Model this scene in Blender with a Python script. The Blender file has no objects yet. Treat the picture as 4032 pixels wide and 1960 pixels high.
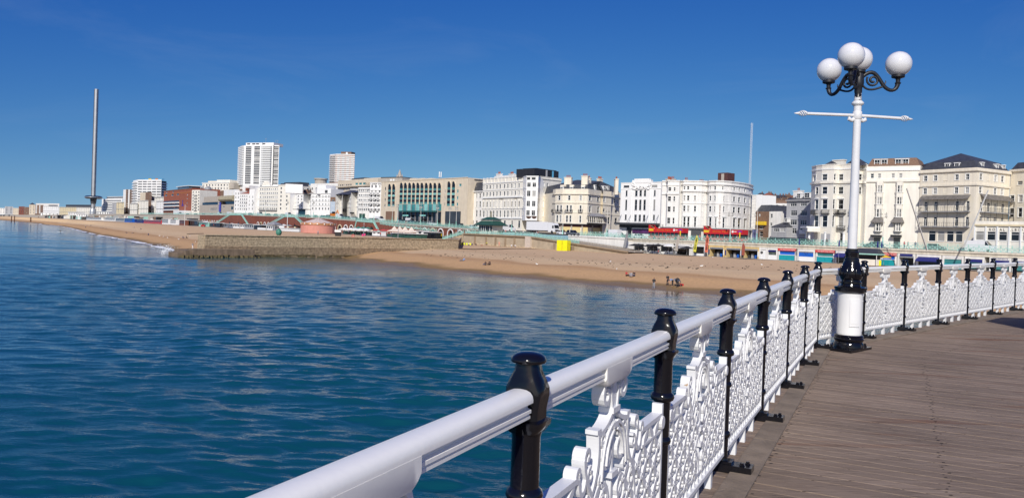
import bpy, math, random
import numpy as np
from mathutils import Vector, Matrix
random.seed(7); np.random.seed(7)
R_ = math.radians
SC = bpy.context.scene
COL = SC.collection

# ------------------------------------------------------------------ camera
EYE = 7.5                      # metres above the sea
FPX, PPY, PITCH, ROLL = 3030.0, 946.0, 0.0091, 0.0345   # lens of the photograph (4032 x 1960)
cp, sp, cr, sr = math.cos(PITCH), math.sin(PITCH), math.cos(ROLL), math.sin(ROLL)
CF = np.array([0, cp, -sp]); U0 = np.array([0, sp, cp]); R0 = np.array([1., 0, 0])
CR = cr*R0 + sr*U0; CU = -sr*R0 + cr*U0
cam = bpy.data.cameras.new('camera'); cam_o = bpy.data.objects.new('camera', cam); COL.objects.link(cam_o)
cam.sensor_width = 36; cam.sensor_fit = 'HORIZONTAL'; cam.lens = 36*FPX/4032
cam.shift_y = -(980-PPY)/4032; cam.clip_start = 0.05; cam.clip_end = 20000
m = Matrix.Identity(4)
for i in range(3):
 m[i][0], m[i][1], m[i][2] = CR[i], CU[i], -CF[i]
m[2][3] = EYE
cam_o.matrix_world = m
SC.camera = cam_o

# ------------------------------------------------------------------ sky, sun, exposure
SUN_EL, SUN_AZ = 34.0, 191.0    # azimuth clockwise from +Y (view direction): behind, slightly to the left
world = bpy.data.worlds.new('World'); SC.world = world; world.use_nodes = True
wn = world.node_tree; bg = wn.nodes['Background']
sky = wn.nodes.new('ShaderNodeTexSky'); sky.sky_type = 'NISHITA'; sky.sun_disc = False
sky.sun_elevation = R_(SUN_EL); sky.sun_rotation = R_(SUN_AZ); sky.altitude = 20
sky.air_density = 1.0; sky.dust_density = 0.35; sky.ozone_density = 3.2
bg.inputs['Strength'].default_value = 0.105
# clear deep-blue air: the sky is read a little higher above the horizon haze
tc = wn.nodes.new('ShaderNodeTexCoord'); sx = wn.nodes.new('ShaderNodeSeparateXYZ'); cx_ = wn.nodes.new('ShaderNodeCombineXYZ')
mz = wn.nodes.new('ShaderNodeMath'); mz.operation = 'MULTIPLY_ADD'; mz.inputs[1].default_value = 0.80; mz.inputs[2].default_value = 0.125
wn.links.new(tc.outputs['Generated'], sx.inputs[0]); wn.links.new(sx.outputs['Z'], mz.inputs[0])
wn.links.new(sx.outputs['X'], cx_.inputs['X']); wn.links.new(sx.outputs['Y'], cx_.inputs['Y']); wn.links.new(mz.outputs[0], cx_.inputs['Z'])
nv = wn.nodes.new('ShaderNodeVectorMath'); nv.operation = 'NORMALIZE'; wn.links.new(cx_.outputs[0], nv.inputs[0]); wn.links.new(nv.outputs[0], sky.inputs['Vector'])
# tone of the clear sky: per-channel contrast, never warmer than white
sr_ = wn.nodes.new('ShaderNodeSeparateColor'); sc_ = wn.nodes.new('ShaderNodeCombineColor'); wn.links.new(sky.outputs['Color'], sr_.inputs[0])
def chan(name, g, k, cap=None):
 p_ = wn.nodes.new('ShaderNodeMath'); p_.operation = 'POWER'; p_.inputs[1].default_value = g; wn.links.new(sr_.outputs[name], p_.inputs[0])
 q_ = wn.nodes.new('ShaderNodeMath'); q_.operation = 'MULTIPLY'; q_.inputs[1].default_value = k; wn.links.new(p_.outputs[0], q_.inputs[0])
 if cap:
  c_ = wn.nodes.new('ShaderNodeMath'); c_.operation = 'MINIMUM'; wn.links.new(q_.outputs[0], c_.inputs[0]); wn.links.new(cap.outputs[0], c_.inputs[1]); q_ = c_
 wn.links.new(q_.outputs[0], sc_.inputs[name]); return q_
cb = chan('Blue', .72, 1.37); chan('Green', 1.83, .191, cb); chan('Red', 2.9, .0639, cb)
cm = wn.nodes.new('ShaderNodeMapping'); cm.inputs['Scale'].default_value = (1.2, 1.2, 5.5); cm.inputs['Rotation'].default_value = (0, .12, .4); wn.links.new(tc.outputs['Generated'], cm.inputs['Vector'])
cn = wn.nodes.new('ShaderNodeTexNoise'); cn.inputs['Scale'].default_value = 2.1; cn.inputs['Detail'].default_value = 7; cn.inputs['Roughness'].default_value = .6; cn.inputs['Distortion'].default_value = .6; wn.links.new(cm.outputs['Vector'], cn.inputs['Vector'])
cr_ = wn.nodes.new('ShaderNodeMapRange'); cr_.inputs['From Min'].default_value = .52; cr_.inputs['From Max'].default_value = .80; cr_.inputs['To Max'].default_value = .07; wn.links.new(cn.outputs['Fac'], cr_.inputs['Value'])
cx2 = wn.nodes.new('ShaderNodeMix'); cx2.data_type = 'RGBA'; cx2.inputs[7].default_value = (5.2, 6.0, 7.0, 1); wn.links.new(cr_.outputs['Result'], cx2.inputs[0]); wn.links.new(sc_.outputs[0], cx2.inputs[6]); wn.links.new(cx2.outputs[2], bg.inputs['Color'])
sun = bpy.data.lights.new('sun', 'SUN'); sun.energy = 4.15; sun.angle = R_(0.53); sun.color = (1.0, 0.955, 0.88)
sun_o = bpy.data.objects.new('sun', sun); COL.objects.link(sun_o)
sd = Vector((math.sin(R_(SUN_AZ))*math.cos(R_(SUN_EL)), math.cos(R_(SUN_AZ))*math.cos(R_(SUN_EL)), math.sin(R_(SUN_EL))))
sun_o.rotation_euler = sd.to_track_quat('Z', 'Y').to_euler(); sun_o.location = (0, -30, 60)
vs = SC.view_settings; vs.view_transform = 'Standard'; vs.look = 'None'; vs.exposure = 0.0; vs.gamma = 1.0
vs.use_curve_mapping = False

# ------------------------------------------------------------------ helpers
def ray(x, y): return CF + CR*(x-2016)/FPX - CU*(y-PPY)/FPX
def hz(x):
 a = (x-2016)/FPX
 return PPY + FPX*(CF[2]+a*CR[2])/CU[2]
def at(x, y, Y):
 d = ray(x, y); p = d*Y/d[1]; return Vector((p[0], p[1], p[2]+EYE))
def onz(x, y, z):
 d = ray(x, y); p = d*(z-EYE)/d[2]; return Vector((p[0], p[1], z))
# coast frame: s runs west along the coast, t runs inland
UX, UY, NX, NY = -.66, .7513, .7513, .66
def W(s, t, z=0.0): return Vector((s*UX+t*NX, s*UY+t*NY, z))
def st(p): return (p[0]*UX+p[1]*UY, p[0]*NX+p[1]*NY)
def fac(s): return 205.0 + max(0.0, s-345)*0.0776          # building line
_S = np.linspace(-120, 3600, 14881)
def _ratio(px):
 d = ray(px, hz(px)); return d[0]/d[1]
_cache = {}
def ST(px, off=0.0):
 """coast coordinate s of the point on the line `off` metres seaward of the building line seen at column px"""
 if off not in _cache:
  T = 205.0 + np.maximum(0, _S-345)*0.0776 - off
  X = _S*UX+T*NX; Y = _S*UY+T*NY; q = X/np.maximum(Y, 1)
  _cache[off] = (q[::-1].copy(), _S[::-1].copy())
 q, S = _cache[off]
 return float(np.interp(_ratio(px), q, S))
def PT(px, off=0.0, z=0.0):
 s = ST(px, off); return W(s, fac(s)-off, z)
def lerp(a, b, t): return a+(b-a)*t
_RS = None
def rz(s):            # road level
 return float(np.interp(s, [-50, 60, 150, 195, 240, 290, 345, 450, 900, 1500, 3000], [7.0, 7.05, 7.3, 7.9, 9.0, 10.4, 11.9, 13.0, 13.4, 11.5, 10]))
def lz(s):            # lower promenade level
 return float(np.interp(s, [-50, 150, 212, 240, 265, 400, 900, 1500, 3000], [3.35, 3.1, 3.3, 4.4, 4.7, 5.0, 6.0, 6.5, 6]))

MATS = {}
def mat(name, col, rough=.6, var=.08, scale=1.5, bump=0, bscale=20, metal=0, spec=.5, streak=0, coat=0):
 if name in MATS: return MATS[name]
 mt = bpy.data.materials.new(name); mt.use_nodes = True; nt = mt.node_tree; b = nt.nodes['Principled BSDF']
 b.inputs['Roughness'].default_value = rough; b.inputs['Metallic'].default_value = metal
 b.inputs['Specular IOR Level'].default_value = spec; b.inputs['Coat Weight'].default_value = coat
 b.inputs['Base Color'].default_value = (*col, 1)
 geo = nt.nodes.new('ShaderNodeNewGeometry')
 if var or streak:
  n = nt.nodes.new('ShaderNodeTexNoise'); n.inputs['Scale'].default_value = scale; n.inputs['Detail'].default_value = 5
  nt.links.new(geo.outputs['Position'], n.inputs['Vector'])
  mp = nt.nodes.new('ShaderNodeMapRange'); mp.inputs['From Min'].default_value = .3; mp.inputs['From Max'].default_value = .7
  mp.inputs['To Min'].default_value = 1-var; mp.inputs['To Max'].default_value = 1+var
  nt.links.new(n.outputs['Fac'], mp.inputs['Value'])
  last = mp.outputs['Result']
  if streak:
   mg = nt.nodes.new('ShaderNodeMapping'); mg.inputs['Scale'].default_value = (1.6, 1.6, .12)
   nt.links.new(geo.outputs['Position'], mg.inputs['Vector'])
   n2 = nt.nodes.new('ShaderNodeTexNoise'); n2.inputs['Scale'].default_value = 1.0; n2.inputs['Detail'].default_value = 6
   nt.links.new(mg.outputs['Vector'], n2.inputs['Vector'])
   m2 = nt.nodes.new('ShaderNodeMapRange'); m2.inputs['From Min'].default_value = .38; m2.inputs['From Max'].default_value = .62
   m2.inputs['To Min'].default_value = 1-streak; m2.inputs['To Max'].default_value = 1.0
   nt.links.new(n2.outputs['Fac'], m2.inputs['Value'])
   mm = nt.nodes.new('ShaderNodeMath'); mm.operation = 'MULTIPLY'
   nt.links.new(last, mm.inputs[0]); nt.links.new(m2.outputs['Result'], mm.inputs[1]); last = mm.outputs[0]
  vm = nt.nodes.new('ShaderNodeVectorMath'); vm.operation = 'SCALE'; vm.inputs[0].default_value = col
  nt.links.new(last, vm.inputs['Scale']); nt.links.new(vm.outputs['Vector'], b.inputs['Base Color'])
 if bump:
  n3 = nt.nodes.new('ShaderNodeTexNoise'); n3.inputs['Scale'].default_value = bscale; n3.inputs['Detail'].default_value = 6
  nt.links.new(geo.outputs['Position'], n3.inputs['Vector'])
  bp = nt.nodes.new('ShaderNodeBump'); bp.inputs['Strength'].default_value = bump; bp.inputs['Distance'].default_value = .02
  nt.links.new(n3.outputs['Fac'], bp.inputs['Height']); nt.links.new(bp.outputs['Normal'], b.inputs['Normal'])
 MATS[name] = mt; return mt
def glass(name, col, rough=.08):
 if name in MATS: return MATS[name]
 return mat(name, col, rough, var=.25, scale=.35, spec=.6)

class MB:
 """collects geometry, links it as ONE mesh object"""
 def __init__(s): s.v = []; s.f = []; s.mi = []; s.cm = 0
 def add(s, vs_, fs):
  o = len(s.v); s.v += [tuple(p) for p in vs_]
  for f in fs: s.f.append(tuple(o+i for i in f)); s.mi.append(s.cm)
 def quad(s, *p): s.add(p, [tuple(range(len(p)))])
 def box(s, x0, y0, z0, x1, y1, z1):
  s.add([(x0,y0,z0),(x1,y0,z0),(x1,y1,z0),(x0,y1,z0),(x0,y0,z1),(x1,y0,z1),(x1,y1,z1),(x0,y1,z1)],
              [(0,3,2,1),(4,5,6,7),(0,1,5,4),(1,2,6,5),(2,3,7,6),(3,0,4,7)])
 def cbox(s, x, y, z, dx, dy, dz): s.box(x-dx/2, y-dy/2, z, x+dx/2, y+dy/2, z+dz)
 def obox(s, c, ax, ay, az):   # centre, three half axes
  c, ax, ay, az = map(Vector, (c, ax, ay, az))
  p = [c-ax-ay-az, c+ax-ay-az, c+ax+ay-az, c-ax+ay-az, c-ax-ay+az, c+ax-ay+az, c+ax+ay+az, c-ax+ay+az]
  s.add(p, [(0,3,2,1),(4,5,6,7),(0,1,5,4),(1,2,6,5),(2,3,7,6),(3,0,4,7)])
 def beam(s, a, b, w, h, up=(0,0,1)):
  a, b, up = Vector(a), Vector(b), Vector(up); d = b-a; L = d.length
  if L < 1e-6: return
  d /= L; x = d.cross(up); x = x.normalized() if x.length > 1e-5 else Vector((1,0,0)); z = x.cross(d)
  s.obox((a+b)/2, d*L/2, x*w/2, z*h/2)
 def prism(s, poly, z0, z1, cap=True):
  n = len(poly); vs_ = [(x, y, z0) for x, y in poly]+[(x, y, z1) for x, y in poly]
  fs = [(i, (i+1)%n, n+(i+1)%n, n+i) for i in range(n)]
  if cap: fs += [tuple(range(n-1, -1, -1)), tuple(range(n, 2*n))]
  s.add(vs_, fs)
 def frustum(s, p0, z0, p1, z1, cap=True):
  n = len(p0); vs_ = [(x, y, z0) for x, y in p0]+[(x, y, z1) for x, y in p1]
  fs = [(i, (i+1)%n, n+(i+1)%n, n+i) for i in range(n)]
  if cap: fs += [tuple(range(n, 2*n))]
  s.add(vs_, fs)
 def lathe(s, prof, n=16, c=(0,0,0), ph=0, arc=None):
  vs_ = []; k = len(prof); cx, cy, cz = c
  for r, z in prof:
   for i in range(n):
    a = ph+2*math.pi*i/n; vs_.append((cx+r*math.cos(a), cy+r*math.sin(a), cz+z))
  fs = []
  for j in range(k-1):
   for i in range(n):
    i2 = (i+1)%n; fs.append((j*n+i, j*n+i2, (j+1)*n+i2, (j+1)*n+i))
  if prof[0][0] > 1e-4: fs.append(tuple(range(n-1, -1, -1)))
  if prof[-1][0] > 1e-4: fs.append(tuple(range((k-1)*n, k*n)))
  s.add(vs_, fs)
 def tube(s, pts, r, n=8, cap=True):
  pts = [Vector(p) for p in pts]; k = len(pts)
  rs = r if isinstance(r, (list, tuple)) else [r]*k
  vs_ = []; pv = None
  for i, p in enumerate(pts):
   d = (pts[min(i+1, k-1)]-pts[max(i-1, 0)]).normalized()
   if pv is None:
    pv = d.orthogonal().normalized()
   else:
    pv = (pv-d*pv.dot(d)); pv = pv.normalized() if pv.length > 1e-6 else d.orthogonal().normalized()
   q = d.cross(pv)
   for j in range(n):
    a = 2*math.pi*j/n; vs_.append(p+(pv*math.cos(a)+q*math.sin(a))*rs[i])
  fs = [(i*n+j, i*n+(j+1)%n, (i+1)*n+(j+1)%n, (i+1)*n+j) for i in range(k-1) for j in range(n)]
  if cap: fs += [tuple(range(n-1, -1, -1)), tuple(range((k-1)*n, k*n))]
  s.add(vs_, fs)
 def sphere(s, c, r, n=12, k=8, sz=1.0):
  s.lathe([(max(r*math.sin(math.pi*i/k), 1e-5), -r*sz*math.cos(math.pi*i/k)) for i in range(k+1)], n, c)
 def ribbon(s, pts, th, y0, y1):
  """strip of thickness th along a polyline in the xz plane, extruded from y0 to y1"""
  k = len(pts); L = []; Rr = []
  for i in range(k):
   a = pts[max(i-1, 0)]; b = pts[min(i+1, k-1)]
   dx, dz = b[0]-a[0], b[1]-a[1]; l = math.hypot(dx, dz) or 1
   t = th[i] if isinstance(th, (list, tuple)) else th
   nx, nz = -dz/l*t/2, dx/l*t/2
   L.append((pts[i][0]+nx, pts[i][1]+nz)); Rr.append((pts[i][0]-nx, pts[i][1]-nz))
  vs_ = []
  for i in range(k):
   vs_ += [(L[i][0], y0, L[i][1]), (Rr[i][0], y0, Rr[i][1]), (Rr[i][0], y1, Rr[i][1]), (L[i][0], y1, L[i][1])]
  fs = []
  for i in range(k-1):
   o = 4*i
   for j in range(4): fs.append((o+j, o+4+j, o+4+(j+1)%4, o+(j+1)%4))
  fs += [(0,1,2,3), tuple(4*(k-1)+j for j in (3,2,1,0))]
  s.add(vs_, fs)
 def mesh(s, name, mats, smooth=None):
  me = bpy.data.meshes.new(name); me.from_pydata(s.v, [], s.f)
  for mt in (mats if isinstance(mats, (list, tuple)) else [mats]): me.materials.append(mt)
  if any(s.mi): me.polygons.foreach_set('material_index', s.mi)
  if smooth is not None:
   me.polygons.foreach_set('use_smooth', [True]*len(me.polygons)); me.set_sharp_from_angle(angle=R_(smooth))
  me.validate(); me.update(); return me
 def build(s, name, mats, parent=None, loc=(0,0,0), smooth=None, rz_=0):
  return link(name, s.mesh(name, mats, smooth), parent, loc, rz_)
def link(name, me, parent=None, loc=(0,0,0), rz_=0):
 o = bpy.data.objects.new(name, me); COL.objects.link(o); o.location = loc
 if rz_: o.rotation_euler = (0, 0, rz_)
 if parent is not None: o.parent = parent
 return o
def tag(o, label, cat, group=None):
 o['label'] = label; o['category'] = cat
 if group: o['group'] = group
 return o
def thing(name, label, cat, loc=(0,0,0), rz_=0, group=None):
 o = link(name, None, None, loc, rz_); o.empty_display_size = .2; return tag(o, label, cat, group)
def struct(o): o['kind'] = 'structure'; return o
def stuff(o): o['kind'] = 'stuff'; return o
def dup(root, loc, rz_=None, label=None):
 r = root.copy(); COL.objects.link(r); r.location = loc
 if rz_ is not None: r.rotation_euler = (0, 0, rz_)
 if label: r['label'] = label
 for ch in list(root.children):
  c = ch.copy(); COL.objects.link(c); c.parent = r
  for g in list(ch.children):
   d = g.copy(); COL.objects.link(d); d.parent = c
 return r
def text(parent, s, size, loc, rz_, mt, name='lettering', ext=.01, tilt=90, align='CENTER', roll=0, xs=1.0):
 cu = bpy.data.curves.new('t', 'FONT'); cu.body = s; cu.size = size; cu.extrude = ext; cu.align_x = align; cu.resolution_u = 2
 o = bpy.data.objects.new('t', cu); COL.objects.link(o)
 dg = bpy.context.evaluated_depsgraph_get(); me = bpy.data.meshes.new_from_object(o.evaluated_get(dg))
 bpy.data.objects.remove(o); bpy.data.curves.remove(cu)
 me.materials.clear(); me.materials.append(mt); me.name = name
 t = link(name, me, parent, loc); t.scale = (xs, 1, 1)
 t.rotation_euler = (Matrix.Rotation(rz_, 3, 'Z') @ Matrix.Rotation(R_(tilt), 3, 'X') @ Matrix.Rotation(roll, 3, 'Z')).to_euler()
 return t

# shared materials
M = dict(
 cream=mat('cream_stucco', (.79, .72, .59), .75, .05, .4, streak=.10),
 cream2=mat('pale_cream_stucco', (.82, .78, .69), .75, .05, .4, streak=.08),
 ochre=mat('yellow_cream_stucco', (.72, .61, .40), .75, .06, .4, streak=.1),
 white=mat('white_stucco', (.80, .78, .74), .7, .05, .4, streak=.12),
 white2=mat('clean_white_render', (.84, .83, .81), .7, .03, .3, streak=.05),
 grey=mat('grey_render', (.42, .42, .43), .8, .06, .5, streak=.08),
 beige=mat('beige_stone_cladding', (.66, .57, .44), .8, .06, .6, streak=.1),
 concrete=mat('weathered_concrete', (.46, .41, .35), .9, .1, .8, streak=.15),
 brick=mat('red_brick', (.23, .075, .048), .9, .25, 2.5, streak=.3),
 dbrick=mat('brown_brick', (.20, .12, .08), .9, .2, 2.5),
 slate=mat('slate_roof', (.055, .058, .068), .55, .25, 1.2),
 lead=mat('lead_grey_roof', (.28, .28, .29), .5, .15, .8),
 terracotta=mat('terracotta', (.33, .09, .05), .8, .15, 3),
 black=mat('black_render', (.02, .02, .024), .5, .2, 1),
 frame=mat('white_window_paint', (.82, .82, .80), .5, 0),
 glassd=glass('dark_window_glass', (.010, .012, .016)),
 glassm=glass('grey_window_glass', (.045, .05, .055)),
 glassc=glass('curtained_window_glass', (.33, .32, .30), .3),
 glasst=glass('teal_window_glass', (.05, .22, .22), .1),
 teal=mat('teal_painted_metal', (.06, .30, .30), .45, .1),
 turq=mat('turquoise_paint', (.33, .60, .52), .5, .1, 2),
 iron=mat('black_ironwork', (.015, .015, .017), .4, .1),
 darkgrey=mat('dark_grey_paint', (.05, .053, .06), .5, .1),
 red=mat('red_paint', (.55, .02, .025), .35, .05),
 signred=mat('coral_red_sign', (.62, .07, .06), .5, .04),
 blue=mat('bright_blue_paint', (.01, .11, .50), .45, .06),
 navy=mat('navy_canvas', (.015, .02, .16), .8, .1),
 aqua=mat('aqua_teal_paint', (.01, .32, .36), .5, .05),
 yellow=mat('yellow_paint', (.78, .72, .0), .45, .06, 1),
 amber=mat('amber_yellow', (.75, .50, .03), .5, .06),
 orange=mat('orange_paint', (.65, .20, .02), .5, .06),
 green=mat('dark_green_roof', (.022, .075, .055), .6, .2, 1),
 bgreen=mat('bronze_green', (.05, .21, .15), .55, .35, 2.5, bump=.3, bscale=6),
 pink=mat('pink_canvas', (.57, .25, .20), .8, .06, .8),
 canvas=mat('white_canvas', (.80, .79, .76), .8, .04),
 sandcanvas=mat('peach_canvas', (.78, .66, .54), .8, .05),
 blackcanvas=mat('black_canvas', (.02, .02, .022), .85, .1),
 skin=mat('skin', (.50, .27, .18), .6, .05), hair=mat('dark_hair', (.04, .022, .014), .6, .1),
 denim=mat('denim', (.06, .09, .16), .9, .1), darkcloth=mat('dark_cloth', (.03, .028, .03), .9, .1),
 greycloth=mat('grey_cloth', (.30, .30, .32), .9, .1), redcloth=mat('red_cloth', (.55, .04, .05), .9, .08),
 bluecloth=mat('light_blue_cloth', (.22, .36, .62), .9, .06), whitecloth=mat('white_cloth', (.78, .77, .76), .9, .04),
 peachcloth=mat('peach_cloth', (.65, .30, .22), .9, .06), hivis=mat('hi_vis_yellow', (.75, .80, .02), .7, .04),
 tyre=mat('tyre_rubber', (.02, .02, .02), .85, .1), chrome=mat('chrome', (.6, .6, .62), .2, 0, metal=1),
 timber=mat('dark_wet_timber', (.06, .045, .035), .8, .25, 3),
 galv=mat('galvanised_steel', (.42, .44, .46), .45, .1, 2, metal=.6),
)
# ================================================================== SETTING
def shore_t(s):
 if s < 172: return float(np.interp(s, [-80, 0, 30, 58, 80, 108, 140, 162, 172], [97, 95, 93.5, 92, 89.5, 87.3, 88, 91, 95]))
 return float(np.interp(s, [172, 183, 232, 288, 408, 600, 769, 872, 1000, 1354, 1700, 2600, 3500], [58, 61, 69.3, 77.4, 92, 122, 147, 150, 172, 197, 215, 270, 330]))
def prom_t(s):
 return float(np.interp(s, [212, 238], [172.0, 153.0])) if s < 238 else fac(s)-52.0
def beach_z(s, t):
 ts, tp = shore_t(s), prom_t(s); d = t-ts; D = tp-ts; top = lz(s)-.05
 if d < 0: return max(-2.5, d*.10)
 return float(np.interp(d, [0, 2.5, 6, 10, 16, 24, D*.55+6, D], [0, .42, .8, 1.5, 1.75, 2.35, top-.5, top]))
# sea -------------------------------------------------------------
def build_sea():
 nr, na = 760, 400
 rr = np.concatenate([np.geomspace(2.5, 480, 1400), np.geomspace(490, 14000, 130)]); nr = len(rr)
 aa = np.radians(np.linspace(-72, 62, na))
 Rg, Ag = np.meshgrid(rr, aa, indexing='ij')
 X = Rg*np.sin(Ag); Y = Rg*np.cos(Ag)
 S_ = X*UX+Y*UY; T_ = X*NX+Y*NY
 sh = np.where(S_ < 172, np.interp(S_, [-80, 0, 30, 58, 80, 108, 140, 162, 172], [97, 95, 93.5, 92, 89.5, 87.3, 88, 91, 95]),
                  np.interp(S_, [172, 183, 232, 288, 408, 600, 769, 872, 1000, 1354, 1700, 2600, 3500], [58, 61, 69.3, 77.4, 92, 122, 147, 150, 172, 197, 215, 270, 330]))
 dsh = sh-T_
 step = np.gradient(rr)[:, None]*np.ones_like(X)
 Z = np.zeros_like(X); rs = np.random.RandomState(3)
 gust = .8+.40*np.sin(.045*X+1.3*np.sin(.03*Y))*np.sin(.06*Y+1.1*np.sin(.04*X))+.12*np.sin(.13*X+.21*Y)
 calm = np.clip(.25+dsh/45., .25, 1.0)
 for i in range(64):
  lam = 0.55*(1.075**i)
  th = math.radians(200)+rs.normal(0, .38)          # swell coming in from the open sea
  kx, ky = math.sin(th)*2*math.pi/lam, math.cos(th)*2*math.pi/lam
  amp = .0062*lam**.45*rs.uniform(.6, 1.3)*(1.35 if lam < 4 else .45)
  fade = np.clip((lam/step-2.0)/2.0, 0, 1)*gust
  ph = kx*X+ky*Y+rs.uniform(0, 6.28)+.6*np.sin(.11*X+i)+.6*np.sin(.09*Y+2*i)
  w = np.sin(ph); Z += amp*fade*(w+.28*np.cos(2*ph)*.6)
 Z *= calm
 v = np.stack([X, Y, Z], -1).reshape(-1, 3)
 idx = np.arange(nr*na).reshape(nr, na)
 f = np.stack([idx[:-1, :-1], idx[:-1, 1:], idx[1:, 1:], idx[1:, :-1]], -1).reshape(-1, 4)
 me = bpy.data.meshes.new('sea'); me.vertices.add(len(v)); me.vertices.foreach_set('co', v.ravel())
 me.loops.add(f.size); me.loops.foreach_set('vertex_index', f.ravel().astype(np.int32))
 me.polygons.add(len(f)); me.polygons.foreach_set('loop_start', np.arange(0, f.size, 4, dtype=np.int32))
 me.polygons.foreach_set('use_smooth', np.ones(len(f), bool)); me.update(calc_edges=True)
 at_ = me.attributes.new('shore', 'FLOAT', 'POINT'); at_.data.foreach_set('value', dsh.ravel().astype(np.float32))
 mt = bpy.data.materials.new('sea_water'); mt.use_nodes = True; nt = mt.node_tree; b = nt.nodes['Principled BSDF']; L = nt.links.new
 N = lambda t: nt.nodes.new(t)
 b.inputs['IOR'].default_value = 1.333; b.inputs['Specular IOR Level'].default_value = .5
 geo = N('ShaderNodeNewGeometry'); a = N('ShaderNodeAttribute'); a.attribute_name = 'shore'
 big = N('ShaderNodeTexNoise'); big.inputs['Scale'].default_value = .035; big.inputs['Detail'].default_value = 3
 L(geo.outputs['Position'], big.inputs['Vector'])
 ramp = N('ShaderNodeValToRGB'); e = ramp.color_ramp.elements
 e[0].position = 0.0; e[0].color = (.13, .10, .075, 1)
 e[1].position = 1.0; e[1].color = (.003, .060, .086, 1)
 for p, c in ((.05, (.085, .085, .075)), (.14, (.035, .10, .10)), (.32, (.006, .078, .092))):
  q = e.new(p); q.color = (*c, 1)
 mr = N('ShaderNodeMapRange'); mr.inputs['From Min'].default_value = -1; mr.inputs['From Max'].default_value = 90
 ad = N('ShaderNodeMath'); ad.operation = 'MULTIPLY_ADD'; ad.inputs[1].default_value = 16; ad.inputs[2].default_value = -8
 L(big.outputs['Fac'], ad.inputs[0]); a2 = N('ShaderNodeMath'); a2.operation = 'ADD'
 L(a.outputs['Fac'], a2.inputs[0]); L(ad.outputs[0], a2.inputs[1]); L(a2.outputs[0], mr.inputs['Value'])
 L(mr.outputs['Result'], ramp.inputs['Fac']); L(ramp.outputs['Color'], b.inputs['Base Color'])
 b.inputs['Roughness'].default_value = .075
 hs = []
 for sc, st_, dist, stren in ((1.7, (.7, 2.7, 1), .05, .7), (5.0, (.9, 2.2, 1), .024, .8)):
  mp = N('ShaderNodeMapping'); mp.inputs['Scale'].default_value = st_; mp.inputs['Rotation'].default_value = (0, 0, .25)
  L(geo.outputs['Position'], mp.inputs['Vector'])
  n = N('ShaderNodeTexNoise'); n.inputs['Scale'].default_value = sc; n.inputs['Detail'].default_value = 3; n.inputs['Roughness'].default_value = .55
  n.inputs['Distortion'].default_value = .35
  L(mp.outputs['Vector'], n.inputs['Vector'])
  bp = N('ShaderNodeBump'); bp.inputs['Strength'].default_value = stren; bp.inputs['Distance'].default_value = dist
  wp_ = N('ShaderNodeMapRange'); wp_.inputs['From Min'].default_value = .38; wp_.inputs['From Max'].default_value = .62; wp_.inputs['To Min'].default_value = stren*.30; wp_.inputs['To Max'].default_value = stren*1.15; L(big.outputs['Fac'], wp_.inputs['Value']); L(wp_.outputs['Result'], bp.inputs['Strength'])
  L(n.outputs['Fac'], bp.inputs['Height'])
  if hs: L(hs[-1].outputs['Normal'], bp.inputs['Normal'])
  hs.append(bp)
 L(hs[-1].outputs['Normal'], b.inputs['Normal'])
 me.materials.append(mt)
 return struct(link('sea', me))
build_sea()

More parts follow.
